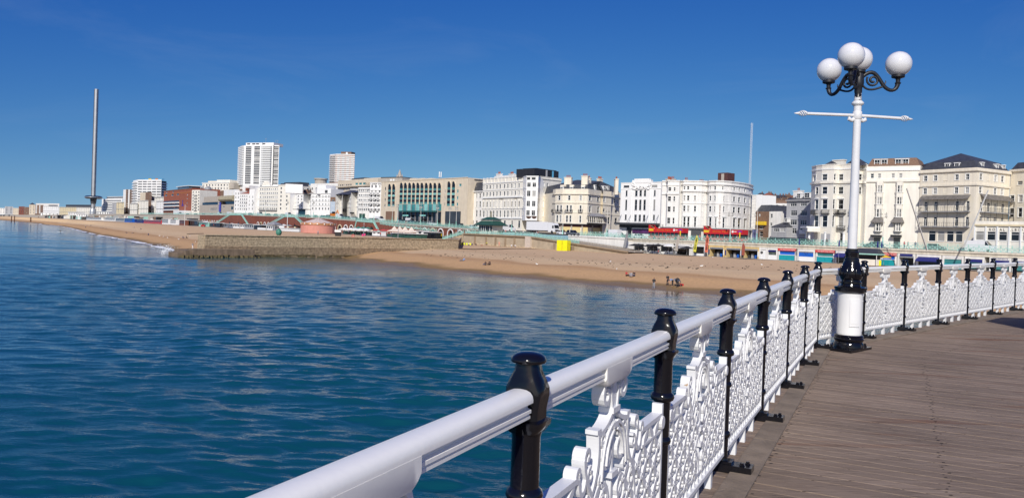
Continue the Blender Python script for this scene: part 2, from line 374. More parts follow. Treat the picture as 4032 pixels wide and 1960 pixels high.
# beach -----------------------------------------------------------
def grid_obj(name, ss, ts_of, zf, mt, n):
 v = []; f = []; at1 = []
 k = 0
 for seg in ss:
  base = len(v)
  for s in seg:
   t0, t1 = ts_of(s)
   for j in range(n+1):
    q = j/n; t = lerp(t0, t1, q); v.append(tuple(W(s, t, zf(s, t)))); at1.append(t-shore_t(s))
  for i in range(len(seg)-1):
   for j in range(n):
    a = base+i*(n+1)+j; f.append((a, a+n+1, a+n+2, a+1))
 me = bpy.data.meshes.new(name); me.from_pydata(v, [], f); me.materials.append(mt)
 me.polygons.foreach_set('use_smooth', [True]*len(f))
 A = me.attributes.new('shore', 'FLOAT', 'POINT'); A.data.foreach_set('value', at1)
 me.update(); return struct(link(name, me))
def beach_mat():
 mt = bpy.data.materials.new('beach_shingle'); mt.use_nodes = True; nt = mt.node_tree; b = nt.nodes['Principled BSDF']; L = nt.links.new
 N = lambda t: nt.nodes.new(t)
 b.inputs['Roughness'].default_value = .95; b.inputs['Specular IOR Level'].default_value = .2
 geo = N('ShaderNodeNewGeometry'); a = N('ShaderNodeAttribute'); a.attribute_name = 'shore'
 # bands that follow the shoreline, frayed by noise
 mp = N('ShaderNodeMapping'); mp.inputs['Rotation'].default_value = (0, 0, math.atan2(-UY, UX) if False else 0)
 n1 = N('ShaderNodeTexNoise'); n1.inputs['Scale'].default_value = .09; n1.inputs['Detail'].default_value = 5
 L(geo.outputs['Position'], n1.inputs['Vector'])
 m1 = N('ShaderNodeMath'); m1.operation = 'MULTIPLY_ADD'; m1.inputs[1].default_value = 9; m1.inputs[2].default_value = -4.5
 L(n1.outputs['Fac'], m1.inputs[0]); m2 = N('ShaderNodeMath'); m2.operation = 'ADD'; L(a.outputs['Fac'], m2.inputs[0]); L(m1.outputs[0], m2.inputs[1])
 mr = N('ShaderNodeMapRange'); mr.inputs['From Max'].default_value = 100; L(m2.outputs[0], mr.inputs['Value'])
 rp = N('ShaderNodeValToRGB'); e = rp.color_ramp.elements
 e[0].position = 0; e[0].color = (.23, 0.146, 0.059, 1); e[1].position = 1; e[1].color = (.60, 0.414, 0.244, 1)
 for p, c in ((.030, (.27, 0.175, 0.077)), (.048, (.53, 0.327, 0.163)), (.115, (.54, 0.332, 0.167)), (.15, (.46, 0.268, 0.131)), (.175, (.60, 0.414, 0.240)), (.25, (.63, 0.449, 0.267)), (.34, (.57, 0.390, 0.226)), (.5, (.61, 0.419, 0.249))):
  q = e.new(p); q.color = (*c, 1)
 L(mr.outputs['Result'], rp.inputs['Fac'])
 n2 = N('ShaderNodeTexNoise'); n2.inputs['Scale'].default_value = 2.2; n2.inputs['Detail'].default_value = 9; n2.inputs['Roughness'].default_value = .75
 L(geo.outputs['Position'], n2.inputs['Vector'])
 mr2 = N('ShaderNodeMapRange'); mr2.inputs['From Min'].default_value = .3; mr2.inputs['From Max'].default_value = .7; mr2.inputs['To Min'].default_value = .80; mr2.inputs['To Max'].default_value = 1.18
 L(n2.outputs['Fac'], mr2.inputs['Value'])
 # dark strandline wisps
 mp3 = N('ShaderNodeMapping'); mp3.inputs['Rotation'].default_value = (0, 0, -math.atan2(UY, UX)); mp3.inputs['Scale'].default_value = (.12, 1.2, 1)
 L(geo.outputs['Position'], mp3.inputs['Vector'])
 n3 = N('ShaderNodeTexNoise'); n3.inputs['Scale'].default_value = .8; n3.inputs['Detail'].default_value = 6; n3.inputs['Roughness'].default_value = .7
 L(mp3.outputs['Vector'], n3.inputs['Vector'])
 mr3 = N('ShaderNodeMapRange'); mr3.inputs['From Min'].default_value = .62; mr3.inputs['From Max'].default_value = .72; mr3.inputs['To Min'].default_value = 1; mr3.inputs['To Max'].default_value = .72
 L(n3.outputs['Fac'], mr3.inputs['Value'])
 mm = N('ShaderNodeMath'); mm.operation = 'MULTIPLY'; L(mr2.outputs['Result'], mm.inputs[0]); L(mr3.outputs['Result'], mm.inputs[1])
 vm = N('ShaderNodeVectorMath'); vm.operation = 'SCALE'; L(rp.outputs['Color'], vm.inputs[0]); L(mm.outputs[0], vm.inputs['Scale'])
 L(vm.outputs['Vector'], b.inputs['Base Color'])
 bp = N('ShaderNodeBump'); bp.inputs['Strength'].default_value = .5; bp.inputs['Distance'].default_value = .12
 n4 = N('ShaderNodeTexNoise'); n4.inputs['Scale'].default_value = 1.6; n4.inputs['Detail'].default_value = 8; L(geo.outputs['Position'], n4.inputs['Vector'])
 L(n4.outputs['Fac'], bp.inputs['Height']); L(bp.outputs['Normal'], b.inputs['Normal'])
 # the strip the last wave reached is wet and glossy
 wr = N('ShaderNodeMapRange'); wr.inputs['From Min'].default_value = 1.5; wr.inputs['From Max'].default_value = 3.2; wr.inputs['To Min'].default_value = .38; wr.inputs['To Max'].default_value = .95
 L(m2.outputs[0], wr.inputs['Value']); L(wr.outputs['Result'], b.inputs['Roughness'])
 return mt
def bz(s, t):
 return beach_z(s, t)+.10*math.sin(.31*s+.2*t)*math.sin(.45*t+.05*s)*min(1, max(0, (t-shore_t(s)-5)/10))
MBEACH = beach_mat()
grid_obj('beach', [np.linspace(-60, 171.99, 150), np.concatenate([np.linspace(172.3, 700, 200), np.linspace(715, 3400, 120)])],
         lambda s: (shore_t(s)-18, prom_t(s)+1.5), bz, MBEACH, 90)
pav = mat('promenade_paving', (.36, .31, .26), .9, .1, .8)
asph = mat('asphalt_road', (.06, .06, .062), .9, .1, .6)
def strip(name, ss, f0, f1, zf, mt, n=1):
 o = grid_obj(name, [ss], lambda s: (f0(s), f1(s)), zf, mt, n); return o
SS = np.concatenate([np.linspace(-60, 500, 113), np.linspace(520, 3400, 80)])
strip('lower_promenade', SS, prom_t, lambda s: fac(s)-26.5, lambda s, t: lz(s), pav)
strip('upper_promenade', SS, lambda s: fac(s)-27, lambda s: fac(s)-19, lambda s, t: rz(s), pav)
strip('road', SS, lambda s: fac(s)-19, lambda s: fac(s)-5, lambda s, t: rz(s)-.12, asph)
strip('pavement', SS, lambda s: fac(s)-5, lambda s: fac(s)+3, lambda s, t: rz(s), pav)
land = mat('town_ground', (.16, .14, .12), .95, .2, .02)
def land_z(s, t):
 d = t-fac(s)
 return rz(s)-.05+max(0, d-10)*.055*float(np.interp(s, [-60, 60, 160, 400, 1200, 3400], [.55, 1.0, .8, .45, .2, .12]))
strip('town_ground', SS, lambda s: fac(s)+2, lambda s: fac(s)+1400, land_z, land, 14)
# low downs on the far horizon to the west
mb = MB(); hp = []
for i in range(60):
 px = -500+i*28; Y = 5200; h = 40+28*math.sin(i*.21+.5)+9*math.sin(i*.9)+4*math.sin(i*2.3)
 p = at(px, hz(px), Y); hp.append((p.x, p.y, h))
for i in range(59):
 a, b = hp[i], hp[i+1]
 mb.quad((a[0], a[1], 0), (b[0], b[1], 0), (b[0], b[1], b[2]*.75), (a[0], a[1], a[2]*.75))
 mb.quad((a[0], a[1], a[2]*.75), (b[0], b[1], b[2]*.75), (b[0]*1.15, b[1]*1.15, b[2]), (a[0]*1.15, a[1]*1.15, a[2]))
struct(mb.build('far_hills', mat('far_downs', (.17, .20, .22), .95, .15, .004)))

# surf along the western beach (nobody could count it) -----------
foam = mat('sea_foam', (.80, .82, .84), .8, .12, .8)
def surf():
 mb = MB(); rs = random.Random(5)
 def strip_(s0, s1, w, off, z):
  n = max(4, int((s1-s0)/1.2)); L_ = []; Rr = []
  for i in range(n+1):
   s = lerp(s0, s1, i/n); e = min(1, i/3, (n-i)/3); ww = w*e*rs.uniform(.35, 1.15)+.03
   t = shore_t(s)-off+.7*math.sin(s*.13)+.35*math.sin(s*.41+1)+rs.uniform(-.15, .15)
   L_.append(W(s, t, z+.05*rs.random())); Rr.append(W(s, t+ww, z+.10+.12*rs.random()))
  for i in range(n):
   mb.quad(L_[i], L_[i+1], Rr[i+1], Rr[i])
 s = 186
 while s < 900:
  ln = rs.uniform(14, 60)*(1+s/900); strip_(s, s+ln, rs.uniform(.9, 2.4)*(1+s/700), rs.uniform(-.3, .8), .10); s += ln*rs.uniform(.8, 1.25)
 return stuff(tag(mb.build('surf', foam, smooth=60), 'white surf breaking in a thin line along the shingle beach', 'surf'))
surf()
def splash():
 mb = MB(); rs = random.Random(11); c = onz(655, 1003, 0)
 c = onz(656, 1002, 0)
 for i in range(1300):
  a = rs.random(); h = 2.6*a**1.0*rs.random()**.55; r = (.3+1.1*a)*rs.gauss(0, .55)
  x = r+h*.35*rs.uniform(-1, .4); y = rs.gauss(0, .9)
  p = c+Vector((x*1.25, y, max(.02, h))); q = rs.uniform(.025, .11)*(1.3-.25*h)
  ax = [Vector((rs.gauss(0, 1), rs.gauss(0, 1), rs.gauss(0, 1))).normalized()*q for _ in range(2)]
  mb.add([p+ax[0], p-ax[0]*.5+ax[1], p-ax[0]*.5-ax[1], p+Vector((0, 0, q))], [(0,1,3),(1,2,3),(2,0,3),(0,2,1)])
 return stuff(tag(mb.build('sea_spray', foam), 'burst of white spray where a wave hits the end of the stone groyne', 'spray'))
splash()
# ================================================================== PIER
whitep = mat('white_gloss_paint', (.68, .68, .69), .32, .04, 6, bump=.12, bscale=45)
def chipped(name, base, under, rough, thr, scale, bump=.15, bsc=60):
 mt = bpy.data.materials.new(name); mt.use_nodes = True; nt = mt.node_tree; b = nt.nodes['Principled BSDF']; L = nt.links.new
 N = lambda t: nt.nodes.new(t); geo = N('ShaderNodeNewGeometry')
 n = N('ShaderNodeTexNoise'); n.inputs['Scale'].default_value = scale; n.inputs['Detail'].default_value = 8; n.inputs['Roughness'].default_value = .7
 L(geo.outputs['Position'], n.inputs['Vector'])
 r = N('ShaderNodeMapRange'); r.inputs['From Min'].default_value = thr; r.inputs['From Max'].default_value = thr+.03
 L(n.outputs['Fac'], r.inputs['Value'])
 mx = N('ShaderNodeMix'); mx.data_type = 'RGBA'; mx.inputs[6].default_value = (*base, 1); mx.inputs[7].default_value = (*under, 1)
 L(r.outputs['Result'], mx.inputs[0]); L(mx.outputs[2], b.inputs['Base Color'])
 rr = N('ShaderNodeMapRange'); rr.inputs['To Min'].default_value = rough; rr.inputs['To Max'].default_value = .7; L(r.outputs['Result'], rr.inputs['Value']); L(rr.outputs['Result'], b.inputs['Roughness'])
 n2 = N('ShaderNodeTexNoise'); n2.inputs['Scale'].default_value = bsc; n2.inputs['Detail'].default_value = 4; L(geo.outputs['Position'], n2.inputs['Vector'])
 n5 = N('ShaderNodeTexNoise'); n5.inputs['Scale'].default_value = 7; n5.inputs['Detail'].default_value = 2; L(geo.outputs['Position'], n5.inputs['Vector'])
 ad = N('ShaderNodeMath'); ad.operation = 'MULTIPLY_ADD'; ad.inputs[1].default_value = 3.0; L(n5.outputs['Fac'], ad.inputs[0]); L(n2.outputs['Fac'], ad.inputs[2])
 sb = N('ShaderNodeMath'); sb.operation = 'SUBTRACT'; L(ad.outputs[0], sb.inputs[0]); L(r.outputs['Result'], sb.inputs[1])
 bp = N('ShaderNodeBump'); bp.inputs['Strength'].default_value = bump; bp.inputs['Distance'].default_value = .004
 L(sb.outputs[0], bp.inputs['Height']); L(bp.outputs['Normal'], b.inputs['Normal'])
 MATS[name] = mt; return mt
railp = chipped('handrail_white_paint', (.88, .86, .81), (.42, .37, .31), .30, .70, 6, .10)
panelp = chipped('ironwork_white_paint', (.76, .76, .76), (.50, .34, .20), .38, .70, 9, .25)
blackp = chipped('black_gloss_paint', (.0055, .0055, .008), (.04, .03, .025), .12, .72, 14, .3, 40)
def deck_z(x, y): return EYE-1.705+.0125*(min(y, 26)-2.52)
# corner posts of the two straight runs, measured on the deck
RUN1 = [Vector((.0689+.7508*i+.0031*i*i, 2.5226+1.5375*i, 0)) for i in range(-2, 7)]
d2 = Vector((1.3199, 1.2355, 0))
RUN2 = [RUN1[-1].copy()]+[Vector((6.0034, 13.0819, 0))+d2*i for i in range(0, 8)]
F1 = (RUN1[-1]-RUN1[2]).normalized(); F2 = d2.normalized()
N1 = Vector((F1.y, -F1.x, 0)); N2 = Vector((F2.y, -F2.x, 0))      # towards the deck
H = 1.32
def post_meshes():
 # upper shaft, rings, lower shaft
 sh = MB()
 sh.lathe([(.058,.03),(.058,.05),(.044,.07),(.040,.10),(.040,.235),(.050,.245),(.055,.262),(.050,.28),(.040,.29),(.040,.60),(.050,.61),(.053,.622),(.050,.635),(.041,.645),
              (.042,.828),(.058,.838),(.063,.852),(.058,.868),(.048,.878),(.0475,1.045),(.052,1.06),(.058,1.085)], 24)
 sh.mesh
 hd = MB()   # square socket head that takes the handrail
 def sq(w, d, z, c=.3): return [(sx*w*(1-(c if k else 0)), sy*d*(1-(0 if k else c)), z) for sx, sy, k in
                                   ((1,-1,0),(1,-1,1),(-1,-1,1),(-1,-1,0),(-1,1,0),(-1,1,1),(1,1,1),(1,1,0))]
 # x across, y along the rail
 secs = [(.050,.050,1.060,.3),(.064,.056,1.082,.15),(.066,.058,1.098,.12),(.054,.044,1.104,.18),(.054,.044,1.135,.2),(.062,.046,1.180,.2),(.062,.046,1.205,.22),(.052,.043,1.232,.3),(.040,.038,1.258,.36),(.036,.036,1.285,.4)]
 rings = [sq(a, b, z, c) for a, b, z, c in secs]; vs_ = [p for r in rings for p in r]; n = 8
 fs = [(j*n+i, j*n+(i+1)%n, (j+1)*n+(i+1)%n, (j+1)*n+i) for j in range(len(rings)-1) for i in range(n)]
 fs = [tuple(reversed(f)) for f in fs]
 fs += [tuple(range(n)), tuple(reversed(range((len(rings)-1)*n, len(rings)*n)))]
 hd.add(vs_, fs)
 cpm = MB()
 cpm.lathe([(.036,1.279),(.044,1.282),(.0565,1.286),(.0590,1.291),(.0585,1.297),(.053,1.306),(.042,1.3135),(.026,1.3185),(.010,1.320),(.0001,1.3203)], 32)
 ft = MB()   # bolted foot running in over the deck
 ft.obox((.075,0,.03), (.145,0,0), (0,.066,0), (0,0,.028)); ft.obox((.01,0,.065), (.07,0,0), (0,.055,0), (0,0,.012))
 bo = []
 for x, y in ((.18,.03),(.15,-.03)):
  b_ = MB(); b_.lathe([(.019,0),(.019,.008),(.013,.010),(.013,.022),(.0001,.023)], 6, (x,y,.058)); bo.append(b_)
 return (sh.mesh('shaft', blackp, 40), hd.mesh('rail_socket', blackp, 50), cpm.mesh('cap', blackp, 40), ft.mesh('foot', blackp), [b.mesh('bolt', blackp) for b in bo])
PM = post_meshes()
def scroll(cx, cz, r0, r1, a0, turns, n=14):
 return [(cx+lerp(r0, r1, i/n)*math.cos(a0+turns*2*math.pi*i/n), cz+lerp(r0, r1, i/n)*math.sin(a0+turns*2*math.pi*i/n)) for i in range(n+1)]
def bez(p0, p1, p2, p3, n=12):
 o = []
 for i in range(n+1):
  t = i/n; a = (1-t)**3; b = 3*(1-t)**2*t; c = 3*(1-t)*t*t; d = t**3
  o.append((a*p0[0]+b*p1[0]+c*p2[0]+d*p3[0], a*p0[1]+b*p1[1]+c*p2[1]+d*p3[1]))
 return o
def panel_meshes(hw):
 """cast-iron panel, hw = half width; origin at deck level mid bay, x along the fence, -y towards the deck side"""
 Y0, Y1 = -.027, .027
 def mir(mb, pts, th, y0=Y0, y1=Y1):
  mb.ribbon(pts, th, y0, y1); mb.ribbon([(-x, z) for x, z in pts][::-1], th if not isinstance(th, list) else th[::-1], y0, y1)
 fr = MB()      # frame: bottom rail, end bars, short top rails
 fr.box(-hw, -.03, .125, hw, .03, .150); fr.box(-hw, -.022, .205, hw, .022, .222)
 for sx in (-1, 1):
  fr.box(sx*hw-.012, Y0, .12, sx*hw+.012, Y1, .835); a, b = sorted((sx*hw, sx*(hw-.36)))
  fr.box(a, Y0, .765, b, Y1, .788); fr.box(a, Y0, .69, b, Y1, .703)
  fr.lathe([(.0001,-.036),(.032,-.036),(.036,-.03),(.036,.03),(.0001,.036)], 12)   # rosette (moved below)
  n = 12*5; o = len(fr.v)-n
  for k in range(o, len(fr.v)):
   x, y, z = fr.v[k]; fr.v[k] = (sx*(hw-.012)+x, z, .74+y)
 i = 0
 while -hw+.09+i*.1 < hw-.05:
  x = -hw+.09+i*.1; fr.box(x-.008, -.02, .15, x+.008, .02, .206); i += 1
 # lattice of waved bars
 la = MB(); nb = int(round(2*hw/.098)); dx = 2*hw/nb; per = .148; A = dx*.30
 def top(x):
  x = abs(x)
  return .77 if x > hw-.36 else .68
 for k in range(1, nb):
  x0 = -hw+k*dx; ph = math.pi*(k % 2); z1 = top(x0)
  if abs(x0) < .05: continue
  n = int((z1-.215)/per*8); pts = []
  for j in range(n+1):
   z = lerp(.215, z1, j/n); pts.append((x0+A*math.sin(2*math.pi*(z-.215)/per+ph), z))
  th = [.022+.014*(.5+.5*math.cos(4*math.pi*(p[1]-.215)/per+.5)) for p in pts]
  la.ribbon(pts, th, -.026, .026)
 # curled ends between the bars, one row per half period
 rows = int((.70-.215)/(per/2))
 for k in range(nb):
  xc = -hw+(k+.5)*dx
  for r in range(rows):
   z = .215+(r+.5)*per/2+per/4*0
   if abs(xc) < .07: continue
   la.ribbon(scroll(xc+(.008 if (r+k) % 2 else -.008), z+.012, .005, .019, 0.5+2.2*((r+k) % 2), .85, 6), .012, -.029, .029)
   la.box(xc-dx*.5, -.018, z-.022, xc+dx*.5, .018, z-.011)
 # central crest
 cr_ = MB()
 cr_.box(-.011, -.02, .15, .011, .02, 1.0)
 for p_, t_ in ((bez((.16,.30),(.40,.42),(.34,.60),(.235,.70)),.022),(bez((.235,.70),(.18,.78),(.185,.85),(.195,.905)),.023),([(.218,.91),(.172,.91)],.018),(bez((.03,.955),(.06,.925),(.11,.90),(.185,.895)),.019),
                   (scroll(.105,1.042,.058,.016,2.5,-1.15,16),.021),(bez((.03,.97),(.035,1.0),(.045,1.03),(.05,1.06)),.018),(scroll(.318,.842,.036,.012,-1.2,1.0),.019),(bez((.352,.835),(.35,.77),(.30,.72),(.25,.65)),.022),
                   (bez((.325,.77),(.34,.69),(.40,.68),(.41,.775)),.021),(scroll(.415,.797,.030,.009,-1.7,.95),.018),(scroll(.088,.79,.078,.02,2.2,-1.35,20),.017),(scroll(.10,.60,.085,.018,-2.4,1.35,20),.017),(scroll(.135,.865,.03,.010,-1.0,1.1),.013),
                   (scroll(.27,.60,.05,.014,.2,1.2),.014),(bez((.02,.48),(.13,.44),(.17,.36),(.08,.24)),.018),(scroll(.085,.315,.06,.014,1.2,-1.2),.014),(scroll(.20,.47,.045,.012,2.8,1.1),.013),(scroll(.285,.76,.034,.010,1.9,-1.1),.012),(scroll(.06,.885,.022,.008,.4,1.1),.010),(scroll(.165,.70,.034,.011,-2.0,-1.1),.012),(scroll(.38,.62,.036,.010,.5,-1.1),.012)):
  mir(cr_, p_, t_)
 mir(cr_, bez((.02,.91),(.10,.89),(.15,.85),(.16,.70)), .013, -.034, .01); mir(cr_, bez((.02,.88),(.07,.86),(.10,.82),(.11,.75)), .011, -.036, .0)
 for z, w in ((.69,.04),(.50,.034),(.90,.03),(.965,.045),(.40,.03)): cr_.box(-w, -.034, z-.012, w, .034, z+.012)
 cr_.box(-.022, -.022, .97, .022, .022, 1.10); cr_.box(-.06, -.028, 1.09, .06, .028, 1.108)
 legs = []
 for x in (-hw*.52, 0, hw*.52):
  l = MB(); l.box(x-.026, -.022, .0, x+.026, .022, .124); legs.append(l.mesh('leg', panelp))
 return fr.mesh('frame', panelp), la.mesh('lattice', panelp), cr_.mesh('crest', panelp), legs
def rail_mesh(L):
 """moulded timber handrail of length L along x, with the deep block at mid span"""
 prof = [(-.042,1.116),(-.047,1.126),(-.047,1.176),(-.044,1.190),(-.036,1.200),(-.022,1.206),(0,1.208),(.022,1.206),(.036,1.200),(.044,1.190),(.047,1.178),(.047,1.168),(.042,1.165),(.029,1.162),(.028,1.150),(.034,1.148),(.041,1.145),(.041,1.135),(.033,1.132),(.033,1.128),(.038,1.126),(.038,1.117),(.034,1.116)]
 mb = MB(); n = len(prof); xs = [-L/2, L/2]
 # +y of this list is the deck side -> mirror so that deck side is -y
 vs_ = [(x, -y, z) for x in xs for y, z in prof]
 mb.add(vs_, [(i, (i+1)%n, n+(i+1)%n, n+i) for i in range(n)]+[tuple(range(n-1,-1,-1)), tuple(range(n, 2*n))])
 bl = MB()
 pr2 = [(-.045,1.088),(-.045,1.150),(.0482,1.168),(.0482,1.100),(.043,1.090),(.039,1.088)]
 k = len(pr2); vv = []
 for x, g in ((-.185,.026),(-.170,.010),(-.150,0),(.120,0),(.140,.010),(.155,.026)):
  for y, z in pr2: vv.append((x, -y, z+(g if z < 1.105 else 0)))
 ff = [(j*k+i, j*k+(i+1)%k, (j+1)*k+(i+1)%k, (j+1)*k+i) for j in range(5) for i in range(k)]+[tuple(range(k-1,-1,-1)), tuple(range(5*k, 6*k))]
 bl.add(vv, ff)
 return mb.mesh('handrail', railp, 35), bl.mesh('rail_block', railp, 30)
def railing(pts, nrm, label, skip_first_post=False, first=0):
 L = (pts[-1]-pts[-2]).length; hw = L/2-.075
 fr, la, crm, legs = panel_meshes(hw); rm, bm = rail_mesh(L-.10)
 root = thing('pier_railing', label, 'railing', (pts[0].x, pts[0].y, deck_z(*pts[0].xy)))
 loc = lambda p: (p.x-pts[0].x, p.y-pts[0].y, deck_z(p.x, p.y)-deck_z(*pts[0].xy))
 for i, p in enumerate(pts):
  if not (i == 0 and skip_first_post):
   po = link('post', PM[0], root, loc(p), math.atan2(nrm.y, nrm.x))
   link('rail_socket', PM[1], po); link('cap', PM[2], po); ft = link('foot', PM[3], po); [link('bolt', b, po) for b in PM[4]]
  if i < len(pts)-1:
   q = pts[i+1]; m_ = (p+q)/2; d = q-p; a = math.atan2(d.y, d.x); l = loc(m_)
   pitch = -math.atan2(deck_z(q.x, q.y)-deck_z(p.x, p.y), d.length)
   h = link('handrail', rm, root, l); h.rotation_euler = (0, pitch, a); h.scale = ((d.length-.09)/(L-.10), 1, 1); link('rail_block', bm, h)
   pa = link('panel', fr, root, l); pa.rotation_euler = (0, pitch, a); pa.scale = ((d.length-.15)/(2*hw), 1, 1)
   link('lattice', la, pa); link('crest', crm, pa); [link('leg', g, pa) for g in legs]
 return root
railing(RUN1, N1, 'near white pier railing with black posts leading from the camera to the lamp post')
railing(RUN2, N2, 'far white pier railing with black posts running right from the lamp post', True)

# deck boards ------------------------------------------------------
def deck_mat():
 mt = bpy.data.materials.new('weathered_deck_boards'); mt.use_nodes = True; nt = mt.node_tree; b = nt.nodes['Principled BSDF']; L = nt.links.new
 N = lambda t: nt.nodes.new(t); b.inputs['Roughness'].default_value = .85; b.inputs['Specular IOR Level'].default_value = .25
 geo = N('ShaderNodeNewGeometry'); oi = N('ShaderNodeObjectInfo')
 mp = N('ShaderNodeMapping'); mp.inputs['Rotation'].default_value = (0, 0, -math.atan2(N1.y, N1.x)); mp.inputs['Scale'].default_value = (.9, 22, 1)
 ofs = N('ShaderNodeVectorMath'); ofs.operation = 'ADD'; cmb = N('ShaderNodeCombineXYZ'); mu = N('ShaderNodeMath'); mu.operation = 'MULTIPLY'; mu.inputs[1].default_value = 37.0
 L(oi.outputs['Random'], mu.inputs[0]); L(mu.outputs[0], cmb.inputs['X']); L(mu.outputs[0], cmb.inputs['Z'])
 L(geo.outputs['Position'], mp.inputs['Vector']); L(mp.outputs['Vector'], ofs.inputs[0]); L(cmb.outputs['Vector'], ofs.inputs[1])
 n1 = N('ShaderNodeTexNoise'); n1.inputs['Scale'].default_value = 2.2; n1.inputs['Detail'].default_value = 7; n1.inputs['Roughness'].default_value = .65; L(ofs.outputs['Vector'], n1.inputs['Vector'])
 rp = N('ShaderNodeValToRGB'); e = rp.color_ramp.elements; e[0].position = .30; e[0].color = (0.170, 0.123, 0.090, 1); e[1].position = .72; e[1].color = (0.299, 0.230, 0.175, 1)
 q = e.new(.46); q.color = (0.230, 0.171, 0.127, 1); q = e.new(.56); q.color = (0.253, 0.190, 0.143, 1)
 L(n1.outputs['Fac'], rp.inputs['Fac'])
 # per board tone
 hs = N('ShaderNodeHueSaturation'); mr = N('ShaderNodeMapRange'); mr.inputs['To Min'].default_value = .88; mr.inputs['To Max'].default_value = 1.08
 L(oi.outputs['Random'], mr.inputs['Value']); L(mr.outputs['Result'], hs.inputs['Value']); L(rp.outputs['Color'], hs.inputs['Color'])
 # large stains
 n2 = N('ShaderNodeTexNoise'); n2.inputs['Scale'].default_value = .8; n2.inputs['Detail'].default_value = 5; L(geo.outputs['Position'], n2.inputs['Vector'])
 m2 = N('ShaderNodeMapRange'); m2.inputs['From Min'].default_value = .35; m2.inputs['From Max'].default_value = .65; m2.inputs['To Min'].default_value = .84; m2.inputs['To Max'].default_value = 1.1; L(n2.outputs['Fac'], m2.inputs['Value'])
 # short dark splits along the grain
 mp3 = N('ShaderNodeMapping'); mp3.inputs['Rotation'].default_value = (0, 0, -math.atan2(N1.y, N1.x)); mp3.inputs['Scale'].default_value = (3.2, 60, 1)
 L(geo.outputs['Position'], mp3.inputs['Vector']); n3 = N('ShaderNodeTexNoise'); n3.inputs['Scale'].default_value = 1.0; n3.inputs['Detail'].default_value = 2; L(mp3.outputs['Vector'], n3.inputs['Vector'])
 m3 = N('ShaderNodeMapRange'); m3.inputs['From Min'].default_value = .66; m3.inputs['From Max'].default_value = .70; m3.inputs['To Min'].default_value = 1; m3.inputs['To Max'].default_value = .32; L(n3.outputs['Fac'], m3.inputs['Value'])
 # rust-brown streaks in places
 mp4 = N('ShaderNodeMapping'); mp4.inputs['Rotation'].default_value = (0, 0, -math.atan2(N1.y, N1.x)); mp4.inputs['Scale'].default_value = (.35, 3.5, 1); L(geo.outputs['Position'], mp4.inputs['Vector'])
 n4 = N('ShaderNodeTexNoise'); n4.inputs['Scale'].default_value = 1.1; n4.inputs['Detail'].default_value = 3; L(mp4.outputs['Vector'], n4.inputs['Vector'])
 m4 = N('ShaderNodeMapRange'); m4.inputs['From Min'].default_value = .60; m4.inputs['From Max'].default_value = .76; L(n4.outputs['Fac'], m4.inputs['Value'])
 mx = N('ShaderNodeMix'); mx.data_type = 'RGBA'; mx.inputs[7].default_value = (.17, .085, .05, 1); L(m4.outputs['Result'], mx.inputs[0]); L(hs.outputs['Color'], mx.inputs[6])
 ma = N('ShaderNodeMath'); ma.operation = 'MULTIPLY'; L(m2.outputs['Result'], ma.inputs[0]); L(m3.outputs['Result'], ma.inputs[1])
 vm = N('ShaderNodeVectorMath'); vm.operation = 'SCALE'; L(mx.outputs[2], vm.inputs[0]); L(ma.outputs[0], vm.inputs['Scale']); L(vm.outputs['Vector'], b.inputs['Base Color'])
 bp = N('ShaderNodeBump'); bp.inputs['Strength'].default_value = .7; bp.inputs['Distance'].default_value = .006
 su = N('ShaderNodeMath'); su.operation = 'ADD'; L(n1.outputs['Fac'], su.inputs[0]); L(m3.outputs['Result'], su.inputs[1])
 L(su.outputs[0], bp.inputs['Height']); L(bp.outputs['Normal'], b.inputs['Normal'])
 return mt
DECK = deck_mat()
